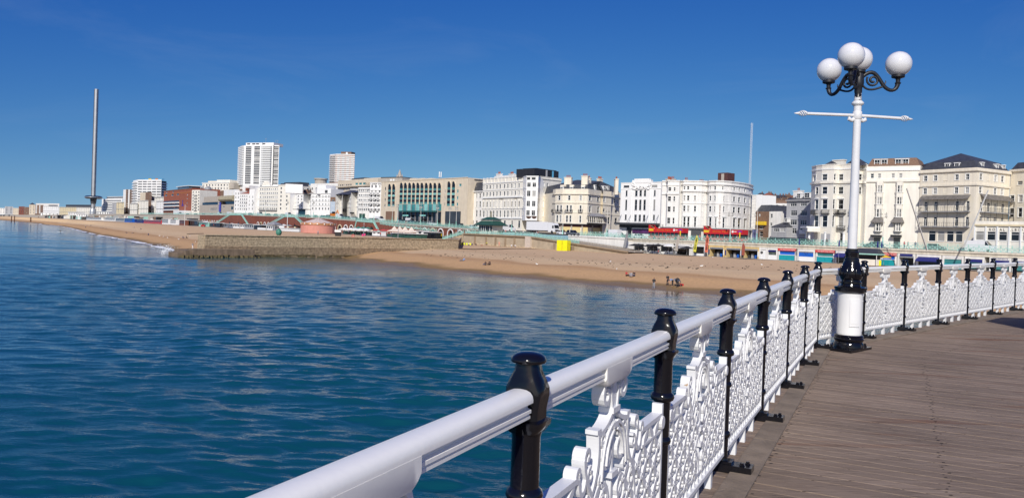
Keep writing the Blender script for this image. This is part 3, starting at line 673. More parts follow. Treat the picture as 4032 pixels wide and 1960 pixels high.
def deck():
 # bearers under the boards: the pier deck itself
 c = RUN1[-1]; pl = [RUN1[0]-F1*4, c, RUN2[-1]+F2*20]
 mb = MB()
 a, b, d = pl[0]-N1*.16, c-N1*.15-N2*.02, pl[2]-N2*.16
 poly = [(p.x, p.y) for p in (a, a+N1*26, d+N2*30, d, b)]
 n = len(poly); vs_ = [(x, y, deck_z(x, y)-.42) for x, y in poly]+[(x, y, deck_z(x, y)-.062) for x, y in poly]
 mb.add(vs_, [tuple(range(n)), tuple(range(2*n-1, n-1, -1))]+[(i, n+i, n+(i+1)%n, (i+1)%n) for i in range(n)])
 dk = struct(mb.build('pier_deck', mat('pier_bearers', (.07, .055, .045), .9, .1)))
 # boards lie square to the near railing
 W_, G = .1402, .0018; rs = random.Random(2); LEN = 14.0
 vari = []
 for v in range(8):
  m_ = MB(); k = 10; w = W_/2-rs.uniform(0, .002)
  for i in range(k):
   x0, x1 = LEN*i/k, LEN*(i+1)/k
   if i == 0: pass
  vs_ = []; 
  for i in range(k+1):
   x = LEN*i/k; j = rs.uniform(-.0018, .0018); zt = rs.uniform(-.0012, .0012)
   vs_ += [(x, -w+j, -.05), (x, -w+j, -.003+zt), (x, -w+.004+j, zt), (x, w-.004+j, zt), (x, w+j, -.003+zt), (x, w+j, -.05)]
  fs = [(i*6+q, i*6+q+1, (i+1)*6+q+1, (i+1)*6+q) for i in range(k) for q in range(5)]+[(5,4,3,2,1,0), tuple(k*6+q for q in range(6))]
  m_.add(vs_, [tuple(reversed(f)) for f in fs]); vari.append(m_.mesh('board', DECK))
 nfun = Vector((0, -.0125, 1)).normalized(); xa = (N1-nfun*N1.dot(nfun)).normalized(); ya = nfun.cross(xa)
 k0 = -3.2; i = 0
 o1 = RUN1[2]
 smax = 27.0
 while True:
  s = k0+i*(W_+G)
  if s > smax or i > 295: break
  p = o1+F1*s; off = -.10
  sc = (c-o1).dot(F1)
  if s > sc:      # start on the second railing line
   # p + N1*k on line through c with direction F2
   k = (c-p).dot(N2)/N1.dot(N2); off = k-.12
  st_ = p+N1*off
  bo = link('board', vari[rs.randrange(8)], dk)
  mm = Matrix.Identity(4)
  for r in range(3): mm[r][0], mm[r][1], mm[r][2] = xa[r], ya[r], nfun[r]
  mm[0][3], mm[1][3], mm[2][3] = st_.x, st_.y, deck_z(st_.x, st_.y)+rs.uniform(-.0025, .001)
  bo.matrix_world = mm; bo.matrix_basis = mm; i += 1
 nl = MB(); rn = random.Random(6); nr_ = mat('rusty_nails', (.03, .022, .018), .8, .2)
 for ch in dk.children:
  for jx in (.35, 1.55, 2.75, 3.95, 5.15):
   for jy in (-.035, .035):
    p = ch.matrix_world @ Vector((jx+rn.uniform(-.03,.03), jy+rn.uniform(-.008,.008), .0035))
    if rn.random() < .85: r0 = rn.uniform(.005,.0095); nl.add([p+Vector((r0*math.cos(a)*1.6, r0*math.sin(a), 0)) for a in np.linspace(0, 5.24, 6)], [(0,1,2,3,4,5)])
 stuff(nl.build('nail_heads', nr_, dk))
 # edge timbers under the railings
 et = mat('edge_timber', (.20, .155, .115), .9, .25, 5, bump=.5, bscale=30)
 for A, B, N_ in ((pl[0], c, N1), (c, pl[2], N2)):
  d_ = (B-A).normalized(); n_ = max(1, int((B-A).length/5.2)); Ls = (B-A).length/n_
  for q in range(n_):
   m_ = MB(); p0 = A+d_*(Ls*q+.004); p1 = A+d_*(Ls*(q+1)-.004); vs_ = []
   if N_ is N2 and q == 0: p0 = p0+d_*.12
   for p in (p0, p1):
    z = deck_z(p.x, p.y)
    for o, dz in ((.03,-.05),(.03,.010),(.036,.016),(.212,.016),(.22,.010),(.22,-.05)):
     v = p+N_*o; vs_.append((v.x, v.y, z+dz))
   m_.add(vs_, [(j, j+1, 6+j+1, 6+j) for j in range(5)]+[(0,6,11,5),(5,4,3,2,1,0),(6,7,8,9,10,11)])
   m_.build('edge_timber', et, dk)
deck()
# ================================================================== LAMP POST ON THE PIER
def pier_lamp():
 b0 = onz(3340, 1376, EYE-1.594); Y = b0.y
 def zz(y, px=3360): return at(px, y, Y).z-b0.z
 px_m = Y/FPX
 root = thing('lamp_post', 'tall white and black ornate lamp post with four globes standing on the pier deck', 'lamp post', b0)
 lamp = lambda prof: [(r, z) for r, z in prof]
 # plinth
 mb = MB(); mb.obox((0,0,.02), (.37,0,0), (0,.20,0), (0,0,.02)); 
 pl = mb.build('base_plate', blackp, root); pl.rotation_euler = (0, 0, math.atan2(N2.y, N2.x)+1.57)
 for x, y in ((.31,.12),(-.31,-.12),(.31,-.12),(-.31,.12)):
  m2 = MB(); m2.lathe([(.03,0),(.03,.015),(.02,.018),(.02,.045),(.0001,.05)], 8, (x,y,.04)); m2.build('bolt', blackp, pl)
 mb = MB(); h0 = zz(1316); w = .19
 mb.lathe([(.215,.04),(.215,.09),(.20,.12),(.195,h0*.55),(.205,h0*.6),(.215,h0*.68),(.215,h0*.76),(.20,h0*.83),(.21,h0*.9),(.19,h0),(.0001,h0)], 28)
 p_ = mb.build('plinth', blackp, root, smooth=40)
 mb = MB(); h1 = zz(1152)
 mb.lathe([(.172,h0-.01),(.178,h0+.02),(.176,h0+.03),(.178,h1-.03),(.182,h1-.01),(.18,h1),(.0001,h1)], 40)
 ped = mb.build('pedestal', panelp, root, smooth=40)
 a = math.atan2(-b0.y, -b0.x)+.42                        # small door facing the deck
 mb = MB(); r = .183; n = 8; zA, zB = h0+.13*(h1-h0)/.62, h0+.86*(h1-h0)
 for (za, zb, wd, rr, t) in ((zA, zB, .42, .176, .012),(zA+.04, zB-.05, .31, .187, .004)):
  vs_ = []
  for i in range(n+1):
   q = a-wd+2*wd*i/n
   for r_, z in ((rr, za), (rr+t, za), (rr+t, zb), (rr, zb)): vs_.append((r_*math.cos(q), r_*math.sin(q), z))
  mb.add(vs_, [(i*4+j, i*4+(j+1)%4, (i+1)*4+(j+1)%4, (i+1)*4+j) for i in range(n) for j in range(4)]+[(0,1,2,3), tuple(n*4+j for j in (3,2,1,0))])
 mb.build('access_door', panelp, ped)
 z2 = zz(979)
 mb = MB(); k = (z2-h1)
 mb.lathe([(.0001,h1),(.20,h1+.001),(.225,h1+.03*k),(.225,h1+.07*k),(.235,h1+.11*k),(.235,h1+.13*k),(.15,h1+.155*k),(.14,h1+.20*k),(.155,h1+.215*k),(.155,h1+.245*k),(.14,h1+.26*k),(.135,h1+.29*k),(.15,h1+.32*k),(.170,h1+.40*k),(.172,h1+.45*k),(.158,h1+.53*k),(.128,h1+.64*k),(.108,h1+.72*k),(.108,h1+.76*k),(.095,h1+.78*k),(.092,h1+.86*k),(.10,h1+.88*k),(.10,h1+.92*k),(.088,h1+.94*k),(.088,h1+.98*k),(.095,h1+.985*k),(.095,z2),(.0001,z2)], 28)
 va = mb.build('vase_stem', blackp, root, smooth=35)
 for i in range(8):                                        # raised leaves round the vase
  q = 2*math.pi*i/8; m2 = MB(); pts = []
  for j in range(6):
   u = j/5; z = h1+k*lerp(.38, .62, u); r_ = float(np.interp(z, [h1+.40*k, h1+.45*k, h1+.53*k, h1+.64*k], [.170,.172,.158,.128]))+.004
   pts.append((r_*math.cos(q), r_*math.sin(q), z))
  m2.tube(pts, [.010,.016,.018,.016,.011,.005], 6); m2.build('leaf_moulding', blackp, va, smooth=60)
 z3 = zz(419, 3378)
 mb = MB(); mb.lathe([(.067,z2),(.066,z2+.3),(.056,z3-.45),(.056,z3),(.0001,z3)], 28)
 mb.build('column', whitep, root, smooth=40)
 z4 = zz(398, 3378)
 mb = MB(); mb.lathe([(.056,z3),(.065,z3+.01),(.088,z3+.03),(.090,z3+.045),(.080,z3+.06),(.070,z4-.01),(.06,z4)], 24); mb.build('collar', whitep, root, smooth=50)
 z5 = zz(368, 3382)
 mb = MB(); mb.lathe([(.052,z4),(.058,z4+.012),(.052,z4+.02),(.050,z5)], 20); mb.build('worn_sleeve', chipped('peeling_black_paint', (.008,.008,.01), (.55,.55,.56), .3, .49, 8, .3), root, smooth=50)
 # hub
 zt = zz(282, 3385)
 dk = mat('lamp_black_paint', (.012, .013, .018), .45, .1)
 mb = MB(); mb.lathe([(.050,z5-.005),(.056,z5+.02),(.056,z5+.08),(.072,z5+.10),(.078,z5+.16),(.070,z5+.30),(.050,z5+.34),(.046,zt-.03),(.062,zt),(.0001,zt)], 20); hub = mb.build('hub', dk, root, smooth=40)
 opal = bpy.data.materials.new('opal_glass'); opal.use_nodes = True; b = opal.node_tree.nodes['Principled BSDF']
 b.inputs['Base Color'].default_value = (.68, .68, .70, 1); b.inputs['Roughness'].default_value = .10; b.inputs['Subsurface Weight'].default_value = .2; b.inputs['Subsurface Radius'].default_value = (.08, .08, .08); b.inputs['Coat Weight'].default_value = .3
 gr = .188
 gm = MB(); gm.sphere((0,0,0), gr, 40, 24); gm = gm.mesh('globe', opal, 60)
 cm = MB(); cm.lathe([(.040,-.30),(.046,-.285),(.030,-.275),(.034,-.225),(.052,-.215),(.088,-.205),(.094,-.198),(.094,-.160),(.086,-.155),(.0001,-.155)], 24); cm = cm.mesh('cup', dk, 40)
 # central globe on the stem
 zc = zz(235, 3392)
 g = link('globe', gm, root, (0,0,zc)); link('cup', cm, g)
 za = zz(251, 3388); rho = .575; a0 = math.atan2(b0.y, b0.x)     # view azimuth; right of view = a0-90deg
 right = a0-math.pi/2
 for ang in (18.8, 138.8, 258.8):
  q = right+R_(ang); c, s = math.cos(q), math.sin(q); P = lambda r, z: (r*c, r*s, z)
  ar = MB(); zb = za-.30                                 # arm: S-curve out of the hub, up into the cup
  pts = bez((.04, z5+.24), (.20, z5+.40), (.26, z5+.30), (.36, z5+.13), 8)+bez((.36, z5+.13), (.45, z5+.02), (rho-.01, z5+.02), (rho, zb+.02), 8)[1:]
  ar.tube([P(r, z) for r, z in pts], [.030]*5+[.027]*7+[.026,.027,.030,.033,.036], 10)
  sc_ = scroll(.21, z5+.20, .095, .022, 2.6, 1.45, 22); ar.tube([P(r, z) for r, z in sc_], [lerp(.016, .019, i/22) for i in range(23)], 8)
  ar.tube([P(r, z) for r, z in bez((.06, z5+.12), (.14, z5+.02), (.24, z5+.06), (.36, z5+.11), 8)], .016, 8)
  ar.tube([P(r, z) for r, z in bez((.36, z5+.115), (.40, z5+.16), (.405, z5+.19), (.39, z5+.20), 4)], [.014,.012,.009,.006,.003], 6)
  ar.build('arm', dk, root, smooth=60)
  g = link('globe', gm, root, P(rho, za)); link('cup', cm, g)
 # ladder bar with twisted baskets at the ends
 zb = zz(455, 3372); br = math.atan2(CR[1], CR[0])+.10
 for sx, Lb in ((-1, .80), (1, .70)):
  d = Vector((math.cos(br)*sx, math.sin(br)*sx, -.015)); o = Vector((0,0,zb))
  mb = MB(); mb.tube([o+d*.03, o+d*Lb], .0235, 12); bar = mb.build('ladder_bar', whitep, root, smooth=60)
  u = Vector((-d.y, d.x, 0)).normalized(); v = d.cross(u)
  for h in range(4):
   m2 = MB(); pts = []
   for i in range(15):
    f_ = i/14; rr = .012+.030*math.sin(math.pi*min(1, f_*1.08))**.8; q = h*math.pi/2+f_*2.6*math.pi*.9
    pts.append(o+d*(Lb-.005+.145*f_)+u*rr*math.cos(q)+v*rr*math.sin(q))
   m2.tube(pts, .0075, 6); m2.build('twisted_strand', whitep, bar, smooth=60)
  m2 = MB(); e = o+d*(Lb+.13); m2.tube([e, e+d*.03, e+d*.075], [.02,.017,.001], 8); m2.build('tip', whitep, bar, smooth=60)
  m3 = MB(); m3.tube([P3 for P3 in [o+d*.03+Vector((0,0,-.05)), o+d*.09+Vector((0,0,-.075)), o+d*.13+Vector((0,0,-.06)), o+d*.125+Vector((0,0,-.03))]], [.035,.032,.03,.02], 10); m3.build('bracket', whitep, bar, smooth=60)
 mb = MB(); mb.lathe([(.06,zb-.06),(.068,zb-.05),(.068,zb+.05),(.06,zb+.06)], 20); mb.build('bar_clamp', whitep, root, smooth=50)
pier_lamp()
# ================================================================== BUILDING KIT
WCACHE = {}
def window_mesh(w, h, kind, fm):
 key = (round(w, 2), round(h, 2), kind, fm.name)
 if key in WCACHE: return WCACHE[key]
 w, h = key[0], key[1]; fr = MB(); y0, y1 = .10, .17; b = min(.075, w*.14)
 def bar(x0, z0, x1, z1): fr.box(x0, y0, z0, x1, y1, z1)
 if kind == 'blank':
  fr.box(-w/2, .05, 0, w/2, .16, h); fr.box(-w/2-.08, -.07, -.10, w/2+.08, .02, 0)
  r = (fr.mesh('blind_window', fm), None); WCACHE[key] = r; return r
 bar(-w/2, 0, -w/2+b, h); bar(w/2-b, 0, w/2, h); bar(-w/2+b, 0, w/2-b, b); bar(-w/2+b, h-b, w/2-b, h)
 k = kind.split('+')[0]
 if k in ('sash', 'sash6', 'tall'):
  bar(-w/2+b, h*.5-.035, w/2-b, h*.5+.035)
  if k == 'sash6':
   bar(-.02, b, .02, h-b)
 elif k == 'french':
  bar(-.04, b, .04, h*.74); bar(-w/2+b, h*.74, w/2-b, h*.74+.07)
 elif k == 'case':
  n = max(2, int(round(w/.75)))
  for i in range(1, n): x = -w/2+w*i/n; bar(x-.035, b, x+.035, h-b)
  bar(-w/2+b, h*.68, w/2-b, h*.68+.05)
 elif k == 'band':
  n = max(1, int(round(w/1.6)))
  for i in range(1, n): x = -w/2+w*i/n; bar(x-.06, b, x+.06, h-b)
 elif k == 'shop':
  bar(-w/2+b, h*.72, w/2-b, h*.72+.08)
  n = max(1, int(round(w/1.5)))
  for i in range(1, n): x = -w/2+w*i/n; bar(x-.04, b, x+.04, h-b)
 if '+s' in kind:      # moulded surround and sill
  a = min(.16, w*.16); fr.box(-w/2-a, -.05, 0, -w/2, .03, h); fr.box(w/2, -.05, 0, w/2+a, .03, h); fr.box(-w/2-a-.03, -.07, h, w/2+a+.03, .03, h+a)
 if '+p' in kind:      # pediment hood
  a = .2; fr.box(-w/2-a-.1, -.28, h+.2, w/2+a+.1, .03, h+.32)
  fr.add([(-w/2-a-.1,-.25,h+.32),(w/2+a+.1,-.25,h+.32),(0,-.25,h+.32+.22),(-w/2-a-.1,.0,h+.32),(w/2+a+.1,.0,h+.32),(0,.0,h+.32+.22)], [(0,1,2),(0,2,5,3),(1,4,5,2)])
 fr.box(-w/2-.1, -.12, -.10, w/2+.1, .03, 0)
 pn = MB(); pn.quad((-w/2+b, y1-.03, b), (w/2-b, y1-.03, b), (w/2-b, y1-.03, h-b), (-w/2+b, y1-.03, h-b))
 r = (fr.mesh('window', fm), [pn.mesh('pane', M[g]) for g in ('glassd', 'glassm', 'glassc')] if 'T' not in kind else [pn.mesh('pane', M['glasst'])])
 WCACHE[key] = r; return r
def V2(p): return Vector((p[0], p[1], 0))
class Bld:
 def __init__(s, name, label, z0, wall, cat='building', group=None, seed=0):
  s.name, s.label, s.z0, s.wm, s.cat, s.group = name, label, z0, M[wall], cat, group
  s.w = MB(); s.root = None; s.rs = random.Random(hash(label) % 1000 if False else sum(map(ord, label))); s.fm = M['frame']
 def start(s, p):
  if s.root is None:
   s.o = Vector((p[0], p[1], s.z0)); s.root = thing(s.name, s.label, s.cat, s.o, 0, s.group)
 def L(s, p): return Vector((p[0]-s.o.x, p[1]-s.o.y, p[2]-s.o.z))
 def face(s, A, B, z0, z1, wins=(), recess=.17):
  """wall from A to B (left to right as seen from outside) with real openings; wins: (u0,u1,z0,z1,kind)"""
  s.start(A); A, B = V2(A), V2(B); d = B-A; Lg = d.length; d /= Lg; inn = Vector((-d.y, d.x, 0))
  P = lambda u, q, z: s.L(A+d*u+inn*q+Vector((0,0,z)))
  wins = [w for w in wins if w[0] > .02 and w[1] < Lg-.02 and w[2] >= z0 and w[3] < z1-.02 and w[1]-w[0] > .1]
  us = sorted({0, Lg, *[round(w[0], 3) for w in wins], *[round(w[1], 3) for w in wins]}); zs = sorted({z0, z1, *[round(w[2], 3) for w in wins], *[round(w[3], 3) for w in wins]})
  for i in range(len(us)-1):
   uc = (us[i]+us[i+1])/2; run = None
   for j in range(len(zs)-1):
    zc = (zs[j]+zs[j+1])/2; hole = any(w[0] < uc < w[1] and w[2] < zc < w[3] for w in wins)
    if not hole:
     if run is None: run = zs[j]
    if (hole or j == len(zs)-2) and run is not None:
     e = zs[j] if hole else zs[j+1]
     s.w.quad(P(us[i],0,run), P(us[i+1],0,run), P(us[i+1],0,e), P(us[i],0,e)); run = None
  rot = math.atan2(d.y, d.x)
  for (u0, u1, a, b, kind) in wins:
   s.w.quad(P(u0,0,a), P(u0,0,b), P(u0,recess,b), P(u0,recess,a)); s.w.quad(P(u1,0,b), P(u1,0,a), P(u1,recess,a), P(u1,recess,b))
   s.w.quad(P(u0,0,b), P(u1,0,b), P(u1,recess,b), P(u0,recess,b)); s.w.quad(P(u0,0,a), P(u0,recess,a), P(u1,recess,a), P(u1,0,a))
   fm = s.wm if kind == 'blank' else s.fm
   fr, pn = window_mesh(u1-u0, b-a, kind, fm)
   w = link('blind_window' if kind == 'blank' else 'window', fr, s.root, P((u0+u1)/2, 0, a), rot)
   if pn: link('pane', pn[0] if len(pn) == 1 or s.rs.random() < .55 else pn[1 if s.rs.random() < .55 else 2], w)
  return P, Lg, rot
 def front(s, pts, z1, wins=(), z0=None):
  """pts: [(px, Y|None)], wins: [(cols px, width px, rows px, ref px, kind)]"""
  z0 = s.z0 if z0 is None else z0
  Q = [V2(p) if isinstance(p, Vector) else (V2(PT(p[0])) if p[1] is None else V2(at(p[0], hz(p[0]), p[1]))) for p in pts]
  s.pts = Q
  for i in range(len(Q)-1):
   A, B = Q[i], Q[i+1]; d = (B-A).normalized(); Lg = (B-A).length; n = Vector((-d.y, d.x, 0)); ws = []
   def hit(px, y):
    r = ray(px, y); k = A.dot(n)/(r[0]*n.x+r[1]*n.y); return Vector((r[0]*k, r[1]*k, r[2]*k+EYE))
   for g in wins:
    if g[0] == 'ev':
     _, seg, nn, wm_, rows, kind = g[:6]
     if seg is not None and seg != i: continue
     mg = g[6] if len(g) > 6 else Lg/nn/2
     for c in range(nn):
      uc = mg+(Lg-2*mg)*(c/(nn-1) if nn > 1 else .5)
      for a, b in rows: ws.append((uc-wm_/2, uc+wm_/2, a, b, kind))
     continue
    cols, wpx, rows, xr, kind = g
    for c in cols:
     yb = rows[len(rows)//2][1]; u = (hit(c, yb)-A).dot(d)
     if not (0 < u < Lg): continue
     u0 = (hit(c-wpx/2, yb)-A).dot(d); u1 = (hit(c+wpx/2, yb)-A).dot(d)
     u0, u1 = max(u0, .06), min(u1, Lg-.06)
     for a, b in rows:
      xq = min(max(xr, 0), 4032)
      za, zb = s.zref(xr, b), s.zref(xr, a)
      ws.append((u0, u1, max(za, z0+.02), zb, kind))
   s.face(A, B, z0, z1, ws)
  return Q
 def zref(s, px, y):
  """height of pixel (px,y) on the front polyline"""
  q = _ratio(px); best = None
  for i in range(len(s.pts)-1):
   A, B = s.pts[i], s.pts[i+1]; d = B-A
   den = d.x-q*d.y
   if abs(den) < 1e-9: continue
   t = (q*A.y-A.x)/den
   if best is None or abs(t-.5) < best[0]: best = (abs(t-.5), A.y+d.y*t)
  return at(px, y, best[1]).z
 def body(s, depth, z1, z0=None, roofmat=None, top=None, inn=None):
  z0 = s.z0 if z0 is None else z0
  A, B = s.pts[0], s.pts[-1]; d = (B-A).normalized(); inn = inn or Vector((-d.y, d.x, 0))
  s.bk = [B+inn*depth, A+inn*depth]; ring = s.pts+s.bk; s.ring = ring
  n = len(ring)
  for i in range(len(s.pts)-1, n):
   p, q = ring[i], ring[(i+1) % n]
   s.w.quad(*[s.L((v.x, v.y, z)) for v, z in ((p, z0), (q, z0), (q, z1), (p, z1))])
  if top is not False:
   rf = MB(); rf.quad(*[s.L((v.x, v.y, (z1-.35) if top is None else top)) for v in ring]); rf.build('roof', M[roofmat or 'lead'], s.root)
 def band(s, z, h, out, mt=None, name='cornice', pts=None, inn=0.0, closed=False):
  Q = pts or s.pts; k = len(Q); mb = MB(); O = []; I = []
  for i in range(k):
   a, b = Q[max(i-1, 0)], Q[min(i+1, k-1)]
   n1 = (Q[i]-a); n2 = (b-Q[i]); n1 = n1 if n1.length else n2; n2 = n2 if n2.length else n1
   n1 = Vector((n1.y, -n1.x, 0)).normalized(); n2 = Vector((n2.y, -n2.x, 0)).normalized(); m_ = (n1+n2).normalized(); f_ = 1/max(.5, m_.dot(n1))
   O.append(Q[i]+m_*out*f_); I.append(Q[i]-m_*(inn-.0)*f_)
  for i in range(k-1):
   v = [s.L((p.x, p.y, zz)) for p, zz in ((I[i], z), (I[i+1], z), (O[i+1], z), (O[i], z), (I[i], z+h), (I[i+1], z+h), (O[i+1], z+h), (O[i], z+h))]
   mb.add(v, [(0,1,2,3),(7,6,5,4),(3,2,6,7),(1,0,4,5)]+([(0,3,7,4)] if i == 0 else [])+([(2,1,5,6)] if i == k-2 else []))
  return mb.build(name, mt or s.fm, s.root)
 def mansard(s, z0, z1, ins=1.6, mt='slate', ring=None, flat=True, name='roof'):
  R = ring or s.ring; c = sum(R, Vector())/len(R)
  A, B = s.pts[0], s.pts[-1]; d = (B-A).normalized(); inn = Vector((-d.y, d.x, 0)); mb = MB()
  lo = [s.L((p.x, p.y, z0)) for p in R]; hi = []
  for p in R:
   v = (c-p); v = v/v.length*ins*1.25; hi.append(s.L((p.x+v.x, p.y+v.y, z1)))
  n = len(R); mb.add(lo+hi, [(i, (i+1) % n, n+(i+1) % n, n+i) for i in range(n)]+[tuple(range(n, 2*n))])
  return mb.build(name, M[mt], s.root)
 def hip(s, z0, z1, mt='slate', ring=None, run=.35, eave=.3):
  """hipped roof over a 4-corner ring"""
  R = ring or [s.pts[0], s.pts[-1]]+s.bk; A, B, C, D = R; mb = MB()
  m0 = (A+D)/2; m1 = (B+C)/2; v = m1-m0; r0 = m0+v*run; r1 = m1-v*run; c = (A+C)/2
  R = [p+(p-c).normalized()*eave for p in R]
  P = [s.L((p.x, p.y, z0)) for p in R]+[s.L((r0.x, r0.y, z1)), s.L((r1.x, r1.y, z1))]
  mb.add(P, [(0,1,5,4),(1,2,5),(2,3,4,5),(3,0,4)]); return mb.build('roof', M[mt], s.root)
 def local(s, px, back=0.0):
  """point on the front line at column px, `back` metres behind it"""
  q = _ratio(px)
  for i in range(len(s.pts)-1):
   A, B = s.pts[i], s.pts[i+1]; d = B-A; t = (q*A.y-A.x)/(d.x-q*d.y)
   if -.02 <= t <= 1.02 or i == len(s.pts)-2 or (i == 0 and t < 0):
    dd = d.normalized(); n = Vector((-dd.y, dd.x, 0)); p = A+d*t+n*back; return p, dd, n
 def chimney(s, px, z0, z1, w=2.0, dp=1.0, back=3, pots=3, mt=None):
  p, d, n = s.local(px, back); mb = MB(); c = s.L((p.x, p.y, (z0+z1)/2))
  mb.obox(c, d*w/2, n*dp/2, Vector((0,0,(z1-z0)/2))); mb.obox(c+Vector((0,0,(z1-z0)/2-.15)), d*(w/2+.15), n*(dp/2+.15), Vector((0,0,.12)))
  ch = mb.build('chimney', mt or s.wm, s.root)
  for i in range(pots):
   x = (i-(pots-1)/2)*min(.45, w/max(1, pots)); m2 = MB(); q = c+d*x+Vector((0,0,(z1-z0)/2)); m2.lathe([(.16,-.05),(.13,.1),(.12,.6),(.15,.65),(.12,.8)], 8, q); m2.build('chimney_pot', M['terracotta'], ch)
  return ch
 def boxpart(s, name, px0, px1, z0, z1, d0, d1, mt):
  """box between columns px0..px1, from d0 to d1 metres behind the front line (negative = in front)"""
  p0, d, n = s.local(px0); p1, _, _ = s.local(px1); mb = MB()
  u = (p1-p0).dot(d); vs_ = []
  for z in (z0, z1):
   for a, b in ((0, d0), (u, d0), (u, d1), (0, d1)): q = p0+d*a+n*b; vs_.append(s.L((q.x, q.y, z)))
  mb.add(vs_, [(3,2,1,0),(4,5,6,7),(0,1,5,4),(1,2,6,5),(2,3,7,6),(3,0,4,7)]); return mb.build(name, M[mt] if isinstance(mt, str) else mt, s.root)
 def dormer(s, px, z0, h, w, back=.2, mt='frame', dp=1.6):
  p, d, n = s.local(px, back); c = s.L((p.x, p.y, z0)); mb = MB(); t = .14
  rot = math.atan2(d.y, d.x)
  mb.box(-w/2-t, 0, 0, -w/2, dp, h); mb.box(w/2, 0, 0, w/2+t, dp, h); mb.box(-w/2-t-.1, -.12, h, w/2+t+.1, dp, h+.18); mb.box(-w/2-t, -.05, -.12, w/2+t, dp, 0)
  mb.box(-.03, .05, 0, .03, .12, h); mb.box(-w/2, .05, h*.5-.03, w/2, .12, h*.5+.03)
  o = mb.build('dormer', M[mt], s.root, c, rz_=rot)
  m2 = MB(); m2.quad((-w/2,.1,0), (w/2,.1,0), (w/2,.1,h), (-w/2,.1,h)); m2.build('pane', M['glassd'], o)
 def balcony(s, px0, px1, z, out=.9, h=1.0, mt='iron', slab='frame', dense=.22):
  p0, d, n = s.local(px0); p1, _, _ = s.local(px1); u = (p1-p0).dot(d); rot = math.atan2(d.y, d.x); mb = MB()
  sl = MB(); sl.box(0, -out, -.16, u, .02, 0); o = sl.build('balcony', M[slab], s.root, s.L((p0.x, p0.y, z)), rz_=rot)
  mb.box(0, -out, h-.05, u, -out+.05, h); mb.box(0, -out, .08, u, -out+.04, .13)
  k = max(2, int(u/dense))
  for i in range(k+1): x = u*i/k; mb.box(x-.018, -out+.005, 0, x+.018, -out+.04, h)
  for x in (0.02, u-.02):
   mb.box(x-.02, -out, h-.05, x+.02, 0, h); 
   for q in range(3): mb.box(x-.018, -out+out*q/3, 0, x+.018, -out+out*q/3+.03, h)
  mb.build('balustrade', M[mt], o)
 def end(s, wall_name='wall'): s.w.build(wall_name, s.wm, s.root); return s.root
def rows_even(z0, z1, n, g=.6, hfrac=.52):
 st_ = (z1-z0)/n; return [(z0+i*st_+st_*.22, z0+i*st_+st_*(.22+hfrac)) for i in range(n)]

